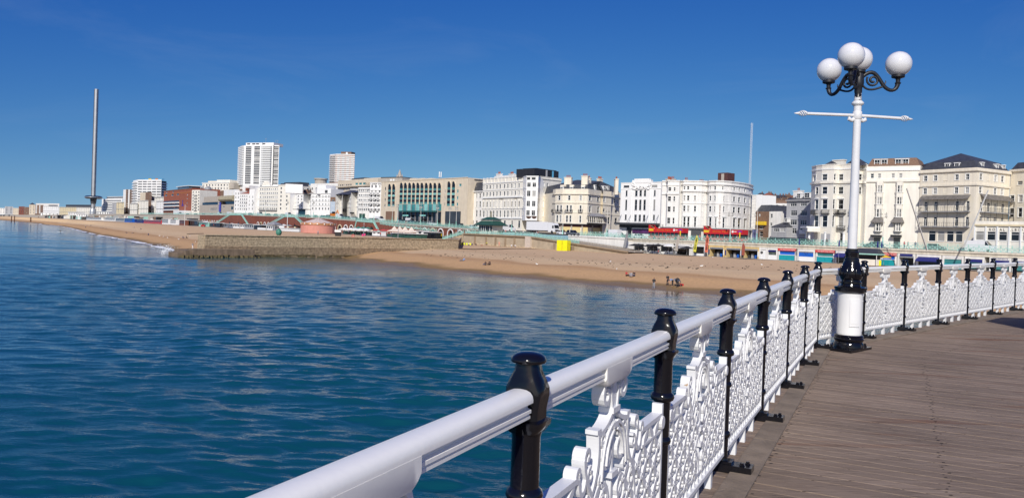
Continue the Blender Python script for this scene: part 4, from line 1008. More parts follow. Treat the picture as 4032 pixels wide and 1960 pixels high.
# ================================================================== THE TOWN, RIGHT TO LEFT
def albion():
 b = Bld('hotel_building', 'large cream corner hotel with slate mansard roof and canopied balconies at the right edge', 7.0, 'cream')
 P_ = [(3613, 196.7), (3834, 185), (3965, 191.6)]
 Q = [V2(at(px, hz(px), Y)) for px, Y in P_]; zc = at(3834, 660, 185).z
 r1 = [(686,708),(737,761)]; fr_ = [(792,829),(854,890)]
 b.front(P_, zc, [([3642,3681,3765,3807], 14, r1, 3765, 'sash6+s'), ([3722], 15, r1, 3765, 'blank'), ([3642,3681,3765,3807], 13, fr_, 3765, 'french'),
                     ([3669,3704,3740,3775], 27, [(910,951)], 3740, 'shop'),
                     ([3860,3918,3945], 11, [(684,709),(736,761)], 3860, 'sash6+s'), ([3889], 11, [(684,709),(736,761)], 3860, 'blank'), ([3862,3890,3918,3946], 11, [(796,832),(852,880)], 3862, 'french')])
 b.body(14, zc, top=False); z = b.zref
 zc1 = z(3834, 672); b.band(zc1, .55, .45, b.wm); b.band(z(3834, 729), .4, .3, b.wm, 'string_course'); b.band(zc-.25, .3, .2, b.wm, 'coping')
 b.mansard(zc-.15, z(3834, 627), 1.6); 
 A = [p for p in b.ring]; c = sum(A, Vector())/len(A)
 up = [p+(c-p).normalized()*2.0 for p in A]; mb = MB(); zt = z(3834, 627); ap = [c+(b.pts[0]-c)*.0+Vector((0,0,0))]
 mb.add([b.L((p.x, p.y, zt)) for p in up]+[b.L((c.x, c.y, z(3810, 598)+1))], [(i, (i+1) % len(up), len(up)) for i in range(len(up))]); mb.build('upper_roof', M['slate'], b.root)
 for px in (3711, 3749): b.dormer(px, z(3749, 662), 1.25, .9, .6)
 for px in (3867, 3925, 3951): b.dormer(px, z(3867, 660), 1.2, .75, .6)
 for px0, px1, ys in ((3622, 3815, (768, 786, 833, 893)), (3850, 3964, (768, 790, 838, 884))):
  zc_, ze, zb1, zb2 = [z((px0+px1)/2, y) for y in ys]
  p0, d, n = b.local(px0); p1, _, _ = b.local(px1); u = (p1-p0).dot(d); rot = math.atan2(d.y, d.x)
  mb = MB(); k = 14
  for i in range(k):   # fluted canopy sheets
   x0, x1 = u*i/k, u*(i+1)/k
   mb.add([(x0,0,zc_-ze),(x1,0,zc_-ze),(x1,-.6,(zc_-ze)*.62),(x0,-.6,(zc_-ze)*.62),(x1-.04,-1.5,0),(x0+.04,-1.5,0)], [(3,2,1,0),(5,4,2,3)])
  mb.build('canopy', mat('weathered_zinc', (.16, .145, .13), .7, .3, 1.2), b.root, b.L((p0.x, p0.y, ze)), rz_=rot)
  b.balcony(px0, px1, zb1, 1.4, 1.05, 'iron', 'lead', .45); b.balcony(px0, px1, zb2, 1.4, 1.05, 'iron', 'lead', .45)
  mb = MB()
  for i in range(6): x = u*i/5; mb.box(x-.03, -1.38, 0, x+.03, -1.32, ze-zb2)
  mb.build('canopy_posts', M['iron'], b.root, b.L((p0.x, p0.y, zb2)), rz_=rot)
 b.end()
 # single-storey sun lounge in front of it
 e = Bld('sun_lounge', 'single storey cream sun lounge with black framed windows below the corner hotel', 7.0, 'cream2')
 s_ = [(3836, 178.5), (4100, 168.5)]
 zt = at(3836, 884, 178.5).z
 e.front(s_, zt, [([3857,3902,3948,3996,4040], 32, [(912,946)], 3902, 'shop')]); e.body(9, zt, roofmat='lead', top=zt); e.band(zt-.3, .4, .35, M['ochre']); e.band(zt-.05, .9, .05, M['cream2'], 'parapet', inn=.15)
 p, d, n = e.local(3888); q, _, _ = e.local(3996); rot = math.atan2(d.y, d.x)
 tm = mat('dark_bronze_letters', (.06, .045, .035), .5, 0)
 m_ = (p+q)/2-n*.06; text(e.root, 'R O Y A L   A L B I O N', .85, e.L((m_.x+d.x*1.2, m_.y+d.y*1.2, e.zref(3940, 909))), rot, tm, xs=.88)
 for px in (3836, 3880, 3925, 3972, 4018): e.boxpart('column', px-3, px+3, 7.0, zt-.3, -.22, -.02, 'frame')
 e.end()
 w = Bld('hotel_wing', 'cream hotel wing with sash windows at the far right edge', 7.0, 'cream')
 a0 = V2(at(3966, hz(3966), 191.9)); zt = at(3966, 668, 191.6).z
 w.front([a0, V2(at(4150, hz(4150), 180))], zt, [([3983,4016,4060,4100], 16, [(767,795),(818,854)], 4016, 'sash+s'), ([4016,4080], 20, [(712,726)], 4016, 'sash')]); w.body(12, zt, top=False); w.band(zt-.5, .5, .4, w.wm); w.mansard(zt-.1, at(3990, 640, 191).z, 1.2)
 w.end()
albion()
def flat_bays():
 b = Bld('hotel_building', 'plain cream hotel with two columns of bay windows and brown mansard beside the corner hotel', 7.0, 'cream2')
 zt = at(3500, 652, 200).z
 b.front([(3400, None), (3612, 197)], zt, [([3434,3462.5,3516,3546], 13, [(683,701)], 3462, 'sash'), ])
 b.body(13, zt, top=zt-.3); z = b.zref
 b.band(z(3500, 672), .55, .25, b.fm); b.band(z(3500, 716), .6, .4, b.wm); b.mansard(zt-.3, z(3500, 621), 1.3, 'dbrick')
 for px in (3440, 3468, 3523, 3552): b.dormer(px, z(3500, 650), 1.5, 1.2, .4)
 rows = [(730,757),(776,804),(823,854),(878,909)]
 for c in (3454, 3532):      # canted bays
  p0, d, n = b.local(c-17); p1, _, _ = b.local(c+17); u = (p1-p0).dot(d)
  f0 = p0+d*u*.28-n*.9; f1 = p1-d*u*.10-n*.9
  keep = b.pts; b.pts = [p0, f0, f1, p1]; zb, zt2 = z(c, 912), z(c, 716)
  for i in range(3):
   A, B = b.pts[i], b.pts[i+1]; L_ = (B-A).length; ws = []
   for yt, yb in rows:
    a, t_ = at(c, yb, f0.y).z, at(c, yt, f0.y).z
    ws += [(L_*.12, L_*.55, a, t_, 'sash'), (L_*.66, L_*.92, a, t_, 'sash')] if i == 1 else [(L_*.2, L_*.8, a, t_, 'sash')]
   b.face(A, B, zb, zt2, ws)
  b.w.quad(*[b.L((p.x, p.y, zb)) for p in (p0, p1, f1, f0)])
  b.pts = keep
  mb = MB(); zh, ze = z(c, 857), z(c, 876); q = [p0-d*.5, p1+d*.5, p1+d*.6-n*1.7, p0-d*.6-n*1.7]; q2 = [p0, p1, f1, f0]
  mb.add([b.L((p.x, p.y, ze)) for p in q]+[b.L((p.x, p.y, zh)) for p in q2], [(2,3,7,6),(3,0,4,7),(1,2,6,5)]); mb.build('hood', mat('weathered_zinc', (.16,.145,.13)), b.root)
  b.boxpart('awning', c-24, c+18, z(c, 932), z(c, 925), -1.6, -.02, 'iron')
  b.boxpart('door', c-14, c+12, 7.0, z(c, 934), -.06, .05, 'glassm'); b.boxpart('door_frame', c-17, c+15, z(c, 934), z(c, 932), -.08, .02, 'frame')
 b.end()
flat_bays()
def bow_hotel():
 b = Bld('hotel_building', 'cream hotel with angular bays, black iron balconies and a white columned porch behind the lamp', 7.0, 'cream2')
 zt = at(3270, 650, 209).z
 pts = [(3186, 216.5), (3203, 213), (3226, 210.5), (3272, 207.6), (3292, 208.6), (3345, 205), (3372, 205.4), (3385, 206), (3401, 204)]
 rows = [(685,709),(735,763),(785,822.5),(848,893)]
 b.front(pts, zt, [([3211.5,3247,3310,3358,3392], 20, rows[:1], 3247, 'sash+s'), ([3211.5,3247,3310,3358,3392], 20, rows[1:2], 3247, 'sash+s'), ([3211.5,3247,3310,3358], 20, rows[2:3], 3247, 'sash+s+p'), ([3211.5,3247,3310,3358], 20, rows[3:], 3247, 'sash+s'),
                      ([3283], 8, rows, 3283, 'sash+s'), ([3314,3356], 18, [(916,954)], 3314, 'sash')])
 b.body(14, zt, top=zt-.4); z = b.zref
 b.band(zt-.05, .25, .12, b.wm, 'coping'); b.band(z(3247, 668), .3, .15, b.fm, 'string_course'); b.band(z(3247, 722), .55, .45, b.wm); b.band(z(3247, 729), .2, .12, b.fm, 'string_course')
 for y, cs in ((841, (3211, 3247, 3283, 3312, 3358)), (903, (3198, 3312, 3358))):
  for c in cs: b.balcony(c-15 if c != 3283 else c-8, c+15 if c != 3283 else c+8, z(c, y), .7, 1.05, 'iron', 'iron', .18)
 # porch
 zp, ze = z(3247, 914), z(3247, 893); b.boxpart('porch_roof', 3203, 3290, zp, ze, -3.2, .1, 'cream2'); b.boxpart('porch_cornice', 3199, 3294, ze-.45, ze, -3.5, -.1, 'frame')
 for px in (3208, 3220, 3272, 3286):
  p, d, n = b.local(px, -2.8); mb = MB(); mb.lathe([(.42,0),(.42,.15),(.33,.2),(.29,zp-7.3),(.40,zp-7.2),(.40,zp-7.0)], 14, (0,0,0)); mb.build('porch_column', M['frame'], b.root, b.L((p.x, p.y, 7.0)), smooth=40)
 b.boxpart('entrance', 3232, 3268, 7.0, zp-.4, -.1, .1, 'grey')
 b.chimney(3259, zt-.4, z(3259, 624), 3.2, 1.2, 4, 0); mb = MB()
 for c, w in ((3240, 2.4), (3335, 3.0)):
  p, d, n = b.local(c, 2.6); q = [b.L((v.x, v.y, zt-.3)) for v in (p-d*w-n*1.6, p+d*w-n*1.6, p+d*w+n*2.5, p-d*w+n*2.5)]; m2 = MB(); m2.add(q+[b.L((p.x, p.y, zt+(1.4 if c < 3300 else 2.2)))], [(0,1,4),(1,2,4),(2,3,4),(3,0,4)]); m2.build('slate_turret', M['slate'], b.root)
 b.end()
bow_hotel()
def pool_valley():
 b = Bld('town_house', 'grey rendered house with white windows and slate roof left of the bow fronted hotel', 7.0, 'grey')
 zt = at(3140, 790, 236).z
 b.front([(3092, 239), (3186, 232)], zt, [([3124,3164], 24, [(797,812)], 3140, 'case'), ([3124,3163], 24, [(828.5,849),(865,886),(899,920)], 3140, 'case')]); b.body(12, zt, top=False); b.band(zt-.1, .3, .7, b.wm)
 z = b.zref; b.hip(zt+.1, z(3140, 752), 'slate'); b.dormer(3130, z(3130, 779), 1.3, 1.1, .9); b.dormer(3163, z(3130, 777), 1.3, 1.6, .9); b.chimney(3117, zt, z(3117, 748), 3.0, 1.1, 2.5, 2, M['white']); b.chimney(3183, zt, z(3183, 742), 1.4, 1.2, 2.5, 1, M['white'])
 b.boxpart('blind', 3152, 3176, z(3150, 920), z(3150, 905), -.9, -.05, 'frame'); b.end()
 b = Bld('town_house', 'small white house with slate lean-to roof in the side street', 7.0, 'white')
 zt = at(3060, 832, 244).z; b.front([(3025, 247), (3072, 243)], zt, [([3036], 9, [(842,857),(877,889)], 3036, 'sash')]); b.body(10, zt, top=zt-.1); b.end()
 b = Bld('town_house', 'low slate roofed annexe with white windows beside the grey house', 7.0, 'grey')
 zt = at(3070, 893, 240).z; b.front([(3035, 241.5), (3095, 236)], zt, [([3056,3081], 20, [(897.5,912)], 3056, 'case')]); b.body(9, zt, top=False); z = b.zref
 b.hip(zt, z(3070, 868), 'slate'); b.dormer(3081, z(3081, 873), 1.0, .9, 1.0); b.end()
 b = Bld('town_house', 'brown brick building with amber blind and white windows beside the curved hostel', 7.0, 'dbrick')
 zt = at(3000, 833, 250).z; b.front([(2972, 252), (3026, 247)], zt, [([2997], 13, [(888,902),(911,931)], 2997, 'sash')]); b.body(12, zt, top=zt-.1); z = b.zref; b.mansard(zt-.05, z(3000, 806), 1.4, 'slate'); b.boxpart('blind', 2982, 3016, z(3000, 886), z(3000, 872), -1.0, -.05, 'amber'); b.end()
 b = Bld('town_house', 'white house with dark mansard behind the side street', 8.0, 'white'); zt = at(3060, 800, 300).z
 b.front([(2970, 305), (3110, 298)], zt, [([2985,3010,3035,3060,3085], 9, [(806,818)], 3035, 'sash')]); b.body(10, zt, top=False); z = b.zref; b.mansard(zt, z(3040, 788), 1.4, 'dbrick'); b.end()
 rs = random.Random(4)        # terraces climbing the hill behind
 for i in range(15):
  px = 2962+i*11.5; Y = 560+rs.uniform(-60, 120)+(i % 3)*70; y1 = 790-rs.uniform(0, 18)-(i % 3)*5
  n_ = ['first', 'second', 'third', 'fourth', 'fifth', 'sixth', 'seventh', 'eighth', 'ninth', 'tenth', 'eleventh', 'twelfth', 'thirteenth', 'fourteenth', 'fifteenth'][i]
  b = Bld('hillside_house', 'small roof on the hill behind the side street, %s from the left' % n_, at(px, 815, Y).z, rs.choice(['white', 'beige', 'dbrick', 'cream']), 'house', 'houses on the hill')
  zt = at(px, y1, Y).z; b.front([(px-9, Y), (px+9, Y-3)], zt, [('ev', None, 2, 1.0, [(zt-1.9, zt-.7)], 'sash')]); b.body(9, zt, top=False); b.hip(zt, zt+1.9, rs.choice(['slate', 'dbrick', 'terracotta']), run=.15); b.chimney(px+5, zt, zt+2.6, .9, .8, 3, 2, M['dbrick']); b.end()
pool_valley()
def hostel():
 b = Bld('hostel_building', 'long curved white stucco hostel with vertical lettering above the red buses', 7.05, 'white')
 P_ = [(2600, 250), (2618, 249.4), (2622, 247.6), (2667, 246.4), (2676, 247.6), (2684, 246.3), (2756, 244.6), (2776, 245.6), (2786, 243.4), (2812, 241.6), (2842, 241.5), (2872, 242.8), (2900, 245.2), (2922, 247.8), (2940, 251), (2952, 255), (2957, 260)]
 zt = at(2720, 713, 245).z
 rws = [(733,747),(770,789.4),(810,832.6),(854,894)]
 cs = [2694,2709.5,2736,2795,2816,2848,2890,2909.5,2932]; bl = [2765,2861,2880,2945]
 b.front(P_, zt, [([2634], 13, [(737,752),(773,792),(813,834),(857,880.5)], 2640, 'sash'), ([2653], 8, [(737,752),(773,792),(813,834),(857,880.5)], 2640, 'sash'),
                     (cs, 9.5, rws[:1], 2720, 'sash+s'), (cs, 9.5, rws[1:2], 2720, 'sash+s'), (cs, 9.5, rws[2:3], 2720, 'sash+s'), (cs, 9.5, rws[3:], 2720, 'tall+s+p'), (bl, 11, rws, 2720, 'blank')])
 b.body(16, zt, top=zt-.4); z = b.zref; main = b.pts[4:]
 b.band(zt-.1, .35, .25, b.wm, 'coping'); b.band(z(2720, 728), .3, .35, b.wm, pts=main); b.band(z(2720, 755), .5, .4, b.wm, pts=main); b.band(z(2720, 802), .25, .15, b.wm, 'string_course', main); b.band(z(2640, 765), .35, .3, b.wm, 'string_course', b.pts[:4]); b.band(z(2640, 730), .25, .2, b.wm, 'string_course', b.pts[:4])
 for c in (2634, 2653): pass
 b.band(z(2720, 899), .22, 1.1, M['lead'], 'balcony_slab'); rail = MB()
 zr = z(2720, 887); zb = z(2720, 897)
 for i in range(len(b.pts)-1):
  A, B = b.pts[i], b.pts[i+1]; d = (B-A); n_ = Vector((d.y, -d.x, 0)).normalized()*1.0; k = max(1, int(d.length/.45))
  rail.beam(b.L((A.x+n_.x, A.y+n_.y, zr)), b.L((B.x+n_.x, B.y+n_.y, zr)), .06, .08); rail.beam(b.L((A.x+n_.x, A.y+n_.y, zb+.12)), b.L((B.x+n_.x, B.y+n_.y, zb+.12)), .05, .06)
  for q in range(k): p = A+d*(q/k)+n_; rail.beam(b.L((p.x, p.y, zb)), b.L((p.x, p.y, zr)), .05, .05)
  for q in range(k): p, p2 = A+d*(q/k)+n_, A+d*((q+1)/k)+n_; rail.beam(b.L((p.x, p.y, zb+.1)), b.L((p2.x, p2.y, zr)), .03, .03)
 rail.build('balcony_railing', mat('grey_white_ironwork', (.5, .49, .47), .6, .1), b.root)
 tm = mat('rust_red_letters', (.17, .05, .04), .6, 0)
 p, d, n = b.local(2830, -.06); rot = math.atan2(d.y, d.x); z0_, z1_ = z(2830, 806), z(2830, 886)
 for i, ch in enumerate('HOSTELPOINT'):
  text(b.root, ch, .80, b.L((p.x, p.y, lerp(z0_, z1_, (i+.9)/11.0))), rot, tm, ext=.03)
 b.boxpart('roof_tank_housing', 2789, 2838, zt, z(2812, 676), 4, 8, mat('rusty_brown_sheet', (.09, .035, .03), .7, .25, 1.5)); b.boxpart('housing_door', 2803, 2815, zt, z(2812, 680), 3.9, 4.0, 'concrete')
 for px, y, w, pots in ((2627, 692, 3.2, 5), (2668, 697, 2.6, 5), (2690, 696, 1.2, 2), (2751, 704, 1.6, 3), (2864, 706, 1.3, 2)): b.chimney(px, zt-.4, z(px, y+9), w, 1.1, 3.5, pots, M['concrete'] if px < 2700 else M['terracotta'])
 b.boxpart('vent_stack', 2838, 2844, zt, z(2840, 692), 4, 4.6, 'frame')
 for c in (2684, 2740, 2800, 2850, 2900): b.boxpart('shop_opening', c-20, c+20, 7.05, z(c, 905), -.3, -.05, 'darkgrey')
 b.boxpart('shop_fascia', 2680, 2930, z(2800, 907), z(2800, 902), -1.5, -.06, 'iron')
 b.end()
 w = Bld('boarded_annexe', 'narrow white weatherboarded annexe at the right end of the curved hostel', 7.05, 'white2'); zt = at(2965, 768, 254).z
 w.front([(2955, 254), (2972, 252)], zt, []); w.body(8, zt, top=zt); 
 for i in range(16): zq = lerp(7.6, zt-.3, i/15); w.band(zq, .25, .04, w.wm, 'weatherboard')
 w.end()
 b = Bld('casino_building', 'white art deco casino with raised lettering and tall slit windows', 7.1, 'white2')
 zt = at(2520, 717.5, 255).z; zp = at(2520, 708, 255).z
 b.fm = mat('steel_window_grey', (.30, .31, .32), .5, 0)
 b.front([(2438, 261), (2600, 250.5)], zt, [([2464.5,2575.5], 7, [(749,772),(786,827),(845,866)], 2520, 'plain'), ([2503,2519.7,2536.6], 9.5, [(749,772),(786,827),(845,871)], 2520, 'tall'), ([2466.5,2577], 22, [(729,737)], 2520, 'plain')])
 b.body(20, zt, top=zt-.3); z = b.zref; b.band(zt-.15, .2, .12, b.wm, 'coping')
 b.boxpart('pediment', 2482, 2556, zt-.2, zp, -.1, 1.2, 'white2'); b.boxpart('pediment_step', 2490, 2548, zp, zp+.45, -.06, 1.1, 'white2')
 for c in (2487, 2552):
  p, d, n = b.local(c, -.2); mb = MB(); mb.ribbon(scroll(0, 0, .75, .2, 1.57, 1.3 if c < 2500 else -1.3), .22, -.1, .25); mb.build('scroll', b.wm, b.root, b.L((p.x, p.y, z(c, 724))), rz_=math.atan2(d.y, d.x))
 for c in (2488, 2511, 2528, 2552, 2480, 2560): b.boxpart('pilaster', c-1.6, c+1.6, z(2520, 871), z(2520, 741), -.14, .02, 'white2')
 b.band(z(2520, 744), .22, .14, b.wm, 'string_course')
 p, d, n = b.local(2519, -.25); text(b.root, 'CASINO', 1.75, b.L((p.x, p.y, z(2519, 746))), math.atan2(d.y, d.x), mat('casino_letters', (.74, .73, .72), .6, 0), ext=.16, xs=1.12)
 b.boxpart('canopy', 2433, 2597, z(2520, 886), z(2520, 878), -2.6, -.05, 'darkgrey')
 b.boxpart('fascia', 2440, 2592, z(2520, 896), z(2520, 886), -.5, -.05, 'darkgrey'); b.boxpart('purple_window', 2490, 2560, z(2520, 918), z(2520, 902), -.3, -.04, mat('purple_vinyl', (.10, .03, .12), .4, .5, .6)); b.boxpart('dark_entrance', 2468, 2486, 7.1, z(2520, 897), -.3, -.04, 'iron')
 for px in (2444, 2482, 2550, 2591):
  p, d, n = b.local(px, -.1); mb = MB(); mb.beam(b.L((p.x, p.y, z(px, 846))), b.L((p.x-n.x*2.4, p.y-n.y*2.4, z(px, 877))), .12, .12); mb.build('canopy_stay', M['galv'], b.root)
 b.end()
hostel()
def corner_pub():
 b = Bld('corner_building', 'cream corner building with slate mansard, dormers and tall chimneys left of the casino', 7.4, 'cream')
 P_ = [(2172, 291), (2182, 287), (2210, 284), (2309, 279.5), (2312, 279.8), (2366, 289), (2370, 287.5), (2402, 291), (2405, 294), (2439, 298)]
 zt = at(2240, 757, 283).z
 rA, rB, rC = [(770,788)], [(808,834)], [(848,875)]
 b.front(P_, zt, [([2202,2241,2286,2323,2355,2378], 9, rA, 2241, 'sash+s'), ([2420,2432], 7, rA, 2241, 'sash'),
                     ([2195,2208,2233,2247,2285], 7.5, rB, 2241, 'tall+s'), ([2323,2355], 8, rB, 2241, 'tall+s'), ([2377,2426], 10, [(815,828)], 2241, 'sash'),
                     ([2193,2206,2231.5,2245,2284], 7.5, rC, 2241, 'tall+s'), ([2396,2425], 9, rC, 2241, 'sash')])
 b.body(16, zt, top=False); z = b.zref
 b.band(z(2240, 765), .45, .5, b.wm); b.band(z(2240, 800), .3, .25, b.wm, 'string_course'); b.band(zt-.05, 1.3, .05, b.wm, 'parapet', inn=.25); b.band(z(2240, 838), .2, .15, b.wm, 'string_course')
 b.mansard(zt+.05, z(2260, 725), 1.5); mb = MB(); R = [p+((sum(b.ring, Vector())/len(b.ring))-p).normalized()*1.9 for p in b.ring]; c = sum(b.ring, Vector())/len(b.ring)
 mb.add([b.L((p.x, p.y, z(2260, 725))) for p in R]+[b.L((c.x-4, c.y, z(2260, 700))), b.L((c.x+5, c.y, z(2260, 702)))], [(i, (i+1) % len(R), len(R)+(1 if 2 <= i <= 8 else 0)) for i in range(len(R))]+[(2, len(R)+1, len(R)), (9, len(R), len(R)+1)]); mb.build('upper_roof', M['slate'], b.root)
 for px in (2203, 2242, 2287): 
  b.dormer(px, z(2241, 749), 1.2, .9, .3); b.boxpart('dormer_gable', px-8, px+8, z(2241, 734), z(2241, 727), .5, 1.6, 'cream')
 for px in (2346, 2380, 2395, 2421): b.dormer(px, z(2400, 752), 1.6, .8, .8)
 for px, y0, w, k in ((2220, 696, 2.8, 4), (2286, 690, 2.4, 4), (2327, 716, 2.2, 3), (2368, 702, 1.8, 4), (2395, 702, 2.2, 5), (2337, 700, .8, 1)): b.chimney(px, zt, z(px, y0), w, 1.2, 2.5 if px < 2340 else 5, k)
 for px0, px1 in ((2173, 2180), (2187, 2213), (2224, 2252), (2275, 2291)): b.balcony(px0, px1, z(px0, 835), .6, 1.0, 'iron', 'concrete', .22)
 # glazed oriel on the corner
 zb, ze, zh = z(2340, 880), z(2340, 853), z(2340, 840); p0, d, n = b.local(2309); q = [V2(at(px, hz(px), Y)) for px, Y in ((2309, 279), (2312, 276), (2372, 283), (2386, 289))]
 o = Bld.__new__(Bld); keep = b.pts; b.pts = q
 for i in range(3):
  A, B = q[i], q[i+1]; L_ = (B-A).length; k = max(1, int(L_/1.05)); b.face(A, B, zb, ze, [(L_*j/k+.08, L_*(j+1)/k-.08, zb+.25, ze-.15, 'sash') for j in range(k)])
 b.w.quad(*[b.L((p.x, p.y, zb)) for p in q[::-1]]); mb = MB(); c = (q[0]+q[3])/2; mb.add([b.L((p.x+(p.x-c.x)*.08, p.y-.5, ze)) for p in q]+[b.L((p.x*.5+c.x*.5, p.y*.4+c.y*.6+1, zh)) for p in q], [(0,1,5,4),(1,2,6,5),(2,3,7,6)]); mb.build('oriel_roof', M['lead'], b.root)
 b.pts = keep
 zs = z(2240, 883); b.band(zs, .25, 1.0, M['darkgrey'], 'shop_canopy', b.pts[:6]); b.band(zs-.9, .9, .15, mat('maroon_paint', (.07, .015, .012), .5, .05), 'shop_fascia', b.pts[:6])
 for i, c in enumerate((2192, 2228, 2268, 2310, 2345)): b.boxpart('boarded_shopfront', c-15, c+16, 7.45, zs-.95, -.13, -.02, mat('cream_hoarding', (.70, .56, .26), .6, .04))
 for c in (2210, 2250, 2292, 2330, 2364): b.boxpart('pier', c-2.5, c+2.5, 7.45, zs-.1, -.22, -.02, 'concrete')
 b.end()
corner_pub()
def queens():
 b = Bld('hotel_building', 'cream and white terrace hotel with many sash windows behind the green shelter', 7.9, 'cream2')
 zt = at(1975, 699, 316).z
 cs = [1904,1917,1929.5,1943,1956,1969,1986,1999,2014.6,2028,2043]
 b.front([(1896, 329), (2053, 304)], zt, [(cs, 6, [(725.6,741)], 1970, 'sash+s'), (cs, 6, [(753.7,770)], 1970, 'sash+s'), (cs, 6, [(793,814)], 1970, 'tall+s'), (cs, 6, [(829,855)], 1970, 'tall+s'), (cs[::2], 8, [(868,895)], 1970, 'shop')])
 b.body(14, zt, top=zt-.4); z = b.zref
 for y, h, o in ((748, .25, .2), (779, .55, .5), (720, .3, .25), (822, .25, .2), (861, .5, .4)): b.band(z(1975, y), h, o, b.fm)
 b.band(zt-.1, .3, .2, b.fm, 'coping')
 for i in range(12): px = 1897.5+i*14.0; b.boxpart('pilaster', px-1.3, px+1.3, z(1975, 822), z(1975, 786), -.2, .02, 'cream2'); b.boxpart('parapet_pier', px-1.6, px+1.6, z(1975, 716), zt+.35, -.15, .3, 'cream2')
 tm = mat('grey_letters', (.25, .22, .18), .6, 0)
 p, d, n = b.local(1970, -.1); text(b.root, "QUEENS", .8, b.L((p.x, p.y, z(1970, 786.5))), math.atan2(d.y, d.x), tm); p, d, n = b.local(2026, -.1); text(b.root, "HOTEL", .8, b.L((p.x, p.y, z(2026, 784.5))), math.atan2(d.y, d.x), tm)
 b.boxpart('rooftop_storey', 1908, 2040, zt-.4, z(1975, 686), 4, 11, 'white')
 for px, k in ((1923, 4), (1972, 5), (2013, 4)): b.chimney(px, zt, z(px, 681), 3.0, 1.2, 4.5, k, M['white'])
 b.end()
 t = Bld('bay_tower', 'white tower of wide bay windows with arched tops between the two cream facades', 7.8, 'white2')
 P_ = [(2053, 304), (2056, 300.5), (2066, 297), (2112, 295.5), (2120, 299.5)]; zt = at(2085, 694, 296).z
 t.front(P_, zt, [([2079.6,2100.8], 14, [(719,736),(751,773),(791,812.5),(828,848)], 2085, 'case'), ([2061,2116], 5, [(719,736),(751,773),(791,812.5),(828,848)], 2085, 'sash'), ([2079.6,2100.8], 17, [(698,708)], 2085, 'plain')], z0=at(2085, 868, 296).z)
 t.body(5, zt, z0=at(2085, 868, 296).z, top=zt-.2); z = t.zref; t.band(zt-.1, .3, .15, t.fm, 'coping')
 for y in (742, 781, 820): t.band(z(2085, y), .3, .1, t.fm, 'string_course')
 t.w.quad(*[t.L((p.x, p.y, at(2085, 868, 296).z)) for p in t.ring[::-1]])
 t.boxpart('dark_entrance', 2070, 2108, 7.8, at(2085, 870, 296).z, 2.2, 2.4, 'iron'); t.boxpart('porch_sign', 2072, 2096, z(2085, 882), z(2085, 870), .2, .5, 'darkgrey')
 for c in (2079.6, 2100.8):
  p, d, n = t.local(c, -.08); mb = MB(); mb.add([(0,0,0)]+[(1.05*math.cos(a), 0, -1.0*math.sin(a)) for a in np.linspace(0, math.pi, 9)], [(0, i, i+1) for i in range(1, 9)]); mb.build('lunette', mat('dark_brown_paint', (.07, .035, .025), .6, .1), t.root, t.L((p.x, p.y, z(c, 851))), rz_=math.atan2(d.y, d.x))
 t.end()
 s_ = Bld('side_block', 'pale cream side block with four rows of windows and a black rooftop box', 7.8, 'cream2')
 zt = at(2150, 698, 303).z; s_.front([(2120, 300), (2160, 304.5), (2203, 309)], zt, [([2137,2152.4], 8, [(720.5,736),(754,772),(791,816),(829,853)], 2145, 'sash+s')]); s_.body(13, zt, top=zt-.3); s_.band(zt-.9, .35, .3, s_.wm); s_.band(zt-.05, .2, .1, s_.wm, 'coping')
 z = s_.zref; bx = s_.boxpart('rooftop_box', 2107, 2205, zt-.2, z(2150, 668), 1.5, 11, 'black'); s_.boxpart('rooftop_box_lid', 2117, 2200, z(2150, 668), z(2150, 665), 2, 9, 'black'); s_.boxpart('light_panel', 2152, 2158, zt, z(2150, 668.5), 1.4, 1.5, 'grey'); s_.boxpart('blue_panel', 2176, 2182, zt-.2, z(2150, 669), 1.38, 1.48, mat('sky_blue_panel', (.12, .40, .60), .4, .05))
 s_.end()
 b = Bld('town_house', 'white and cream terrace house with slate mansard and white dormers', 8.3, 'white'); zt = at(1850, 754, 336).z
 b.front([(1811, 344), (1822, 341), (1845, 338), (1851, 337.5), (1896, 330)], zt, [([1818,1828,1840,1860.5,1876.6,1890], 6, [(763,780.6)], 1850, 'sash+s'), ([1818,1828,1840,1860.5,1876.6,1890], 6, [(793,816)], 1850, 'sash+s'), ([1818,1828,1840,1860.5,1876.6,1890], 6, [(827,852)], 1850, 'tall+s'), ([1861,1876], 7, [(868,893)], 1861, 'sash')])
 b.body(12, zt, top=False); z = b.zref; b.band(zt-.2, .35, .6, b.fm); b.mansard(zt+.1, z(1850, 719), 1.2)
 for px in (1826, 1836, 1846, 1868, 1884, 1893): b.dormer(px, z(1850, 750), 1.6, .7, .5)
 b.chimney(1855, zt, z(1855, 712), 2.6, 1.2, 5, 3, M['white']); b.boxpart('balcony_slab', 1812, 1846, z(1830, 855), z(1830, 853.5), -1.0, .0, 'grey'); b.boxpart('blue_hoarding', 1828, 1842, 8.3, z(1835, 862), -3.5, -3.3, 'navy'); b.end()
queens()
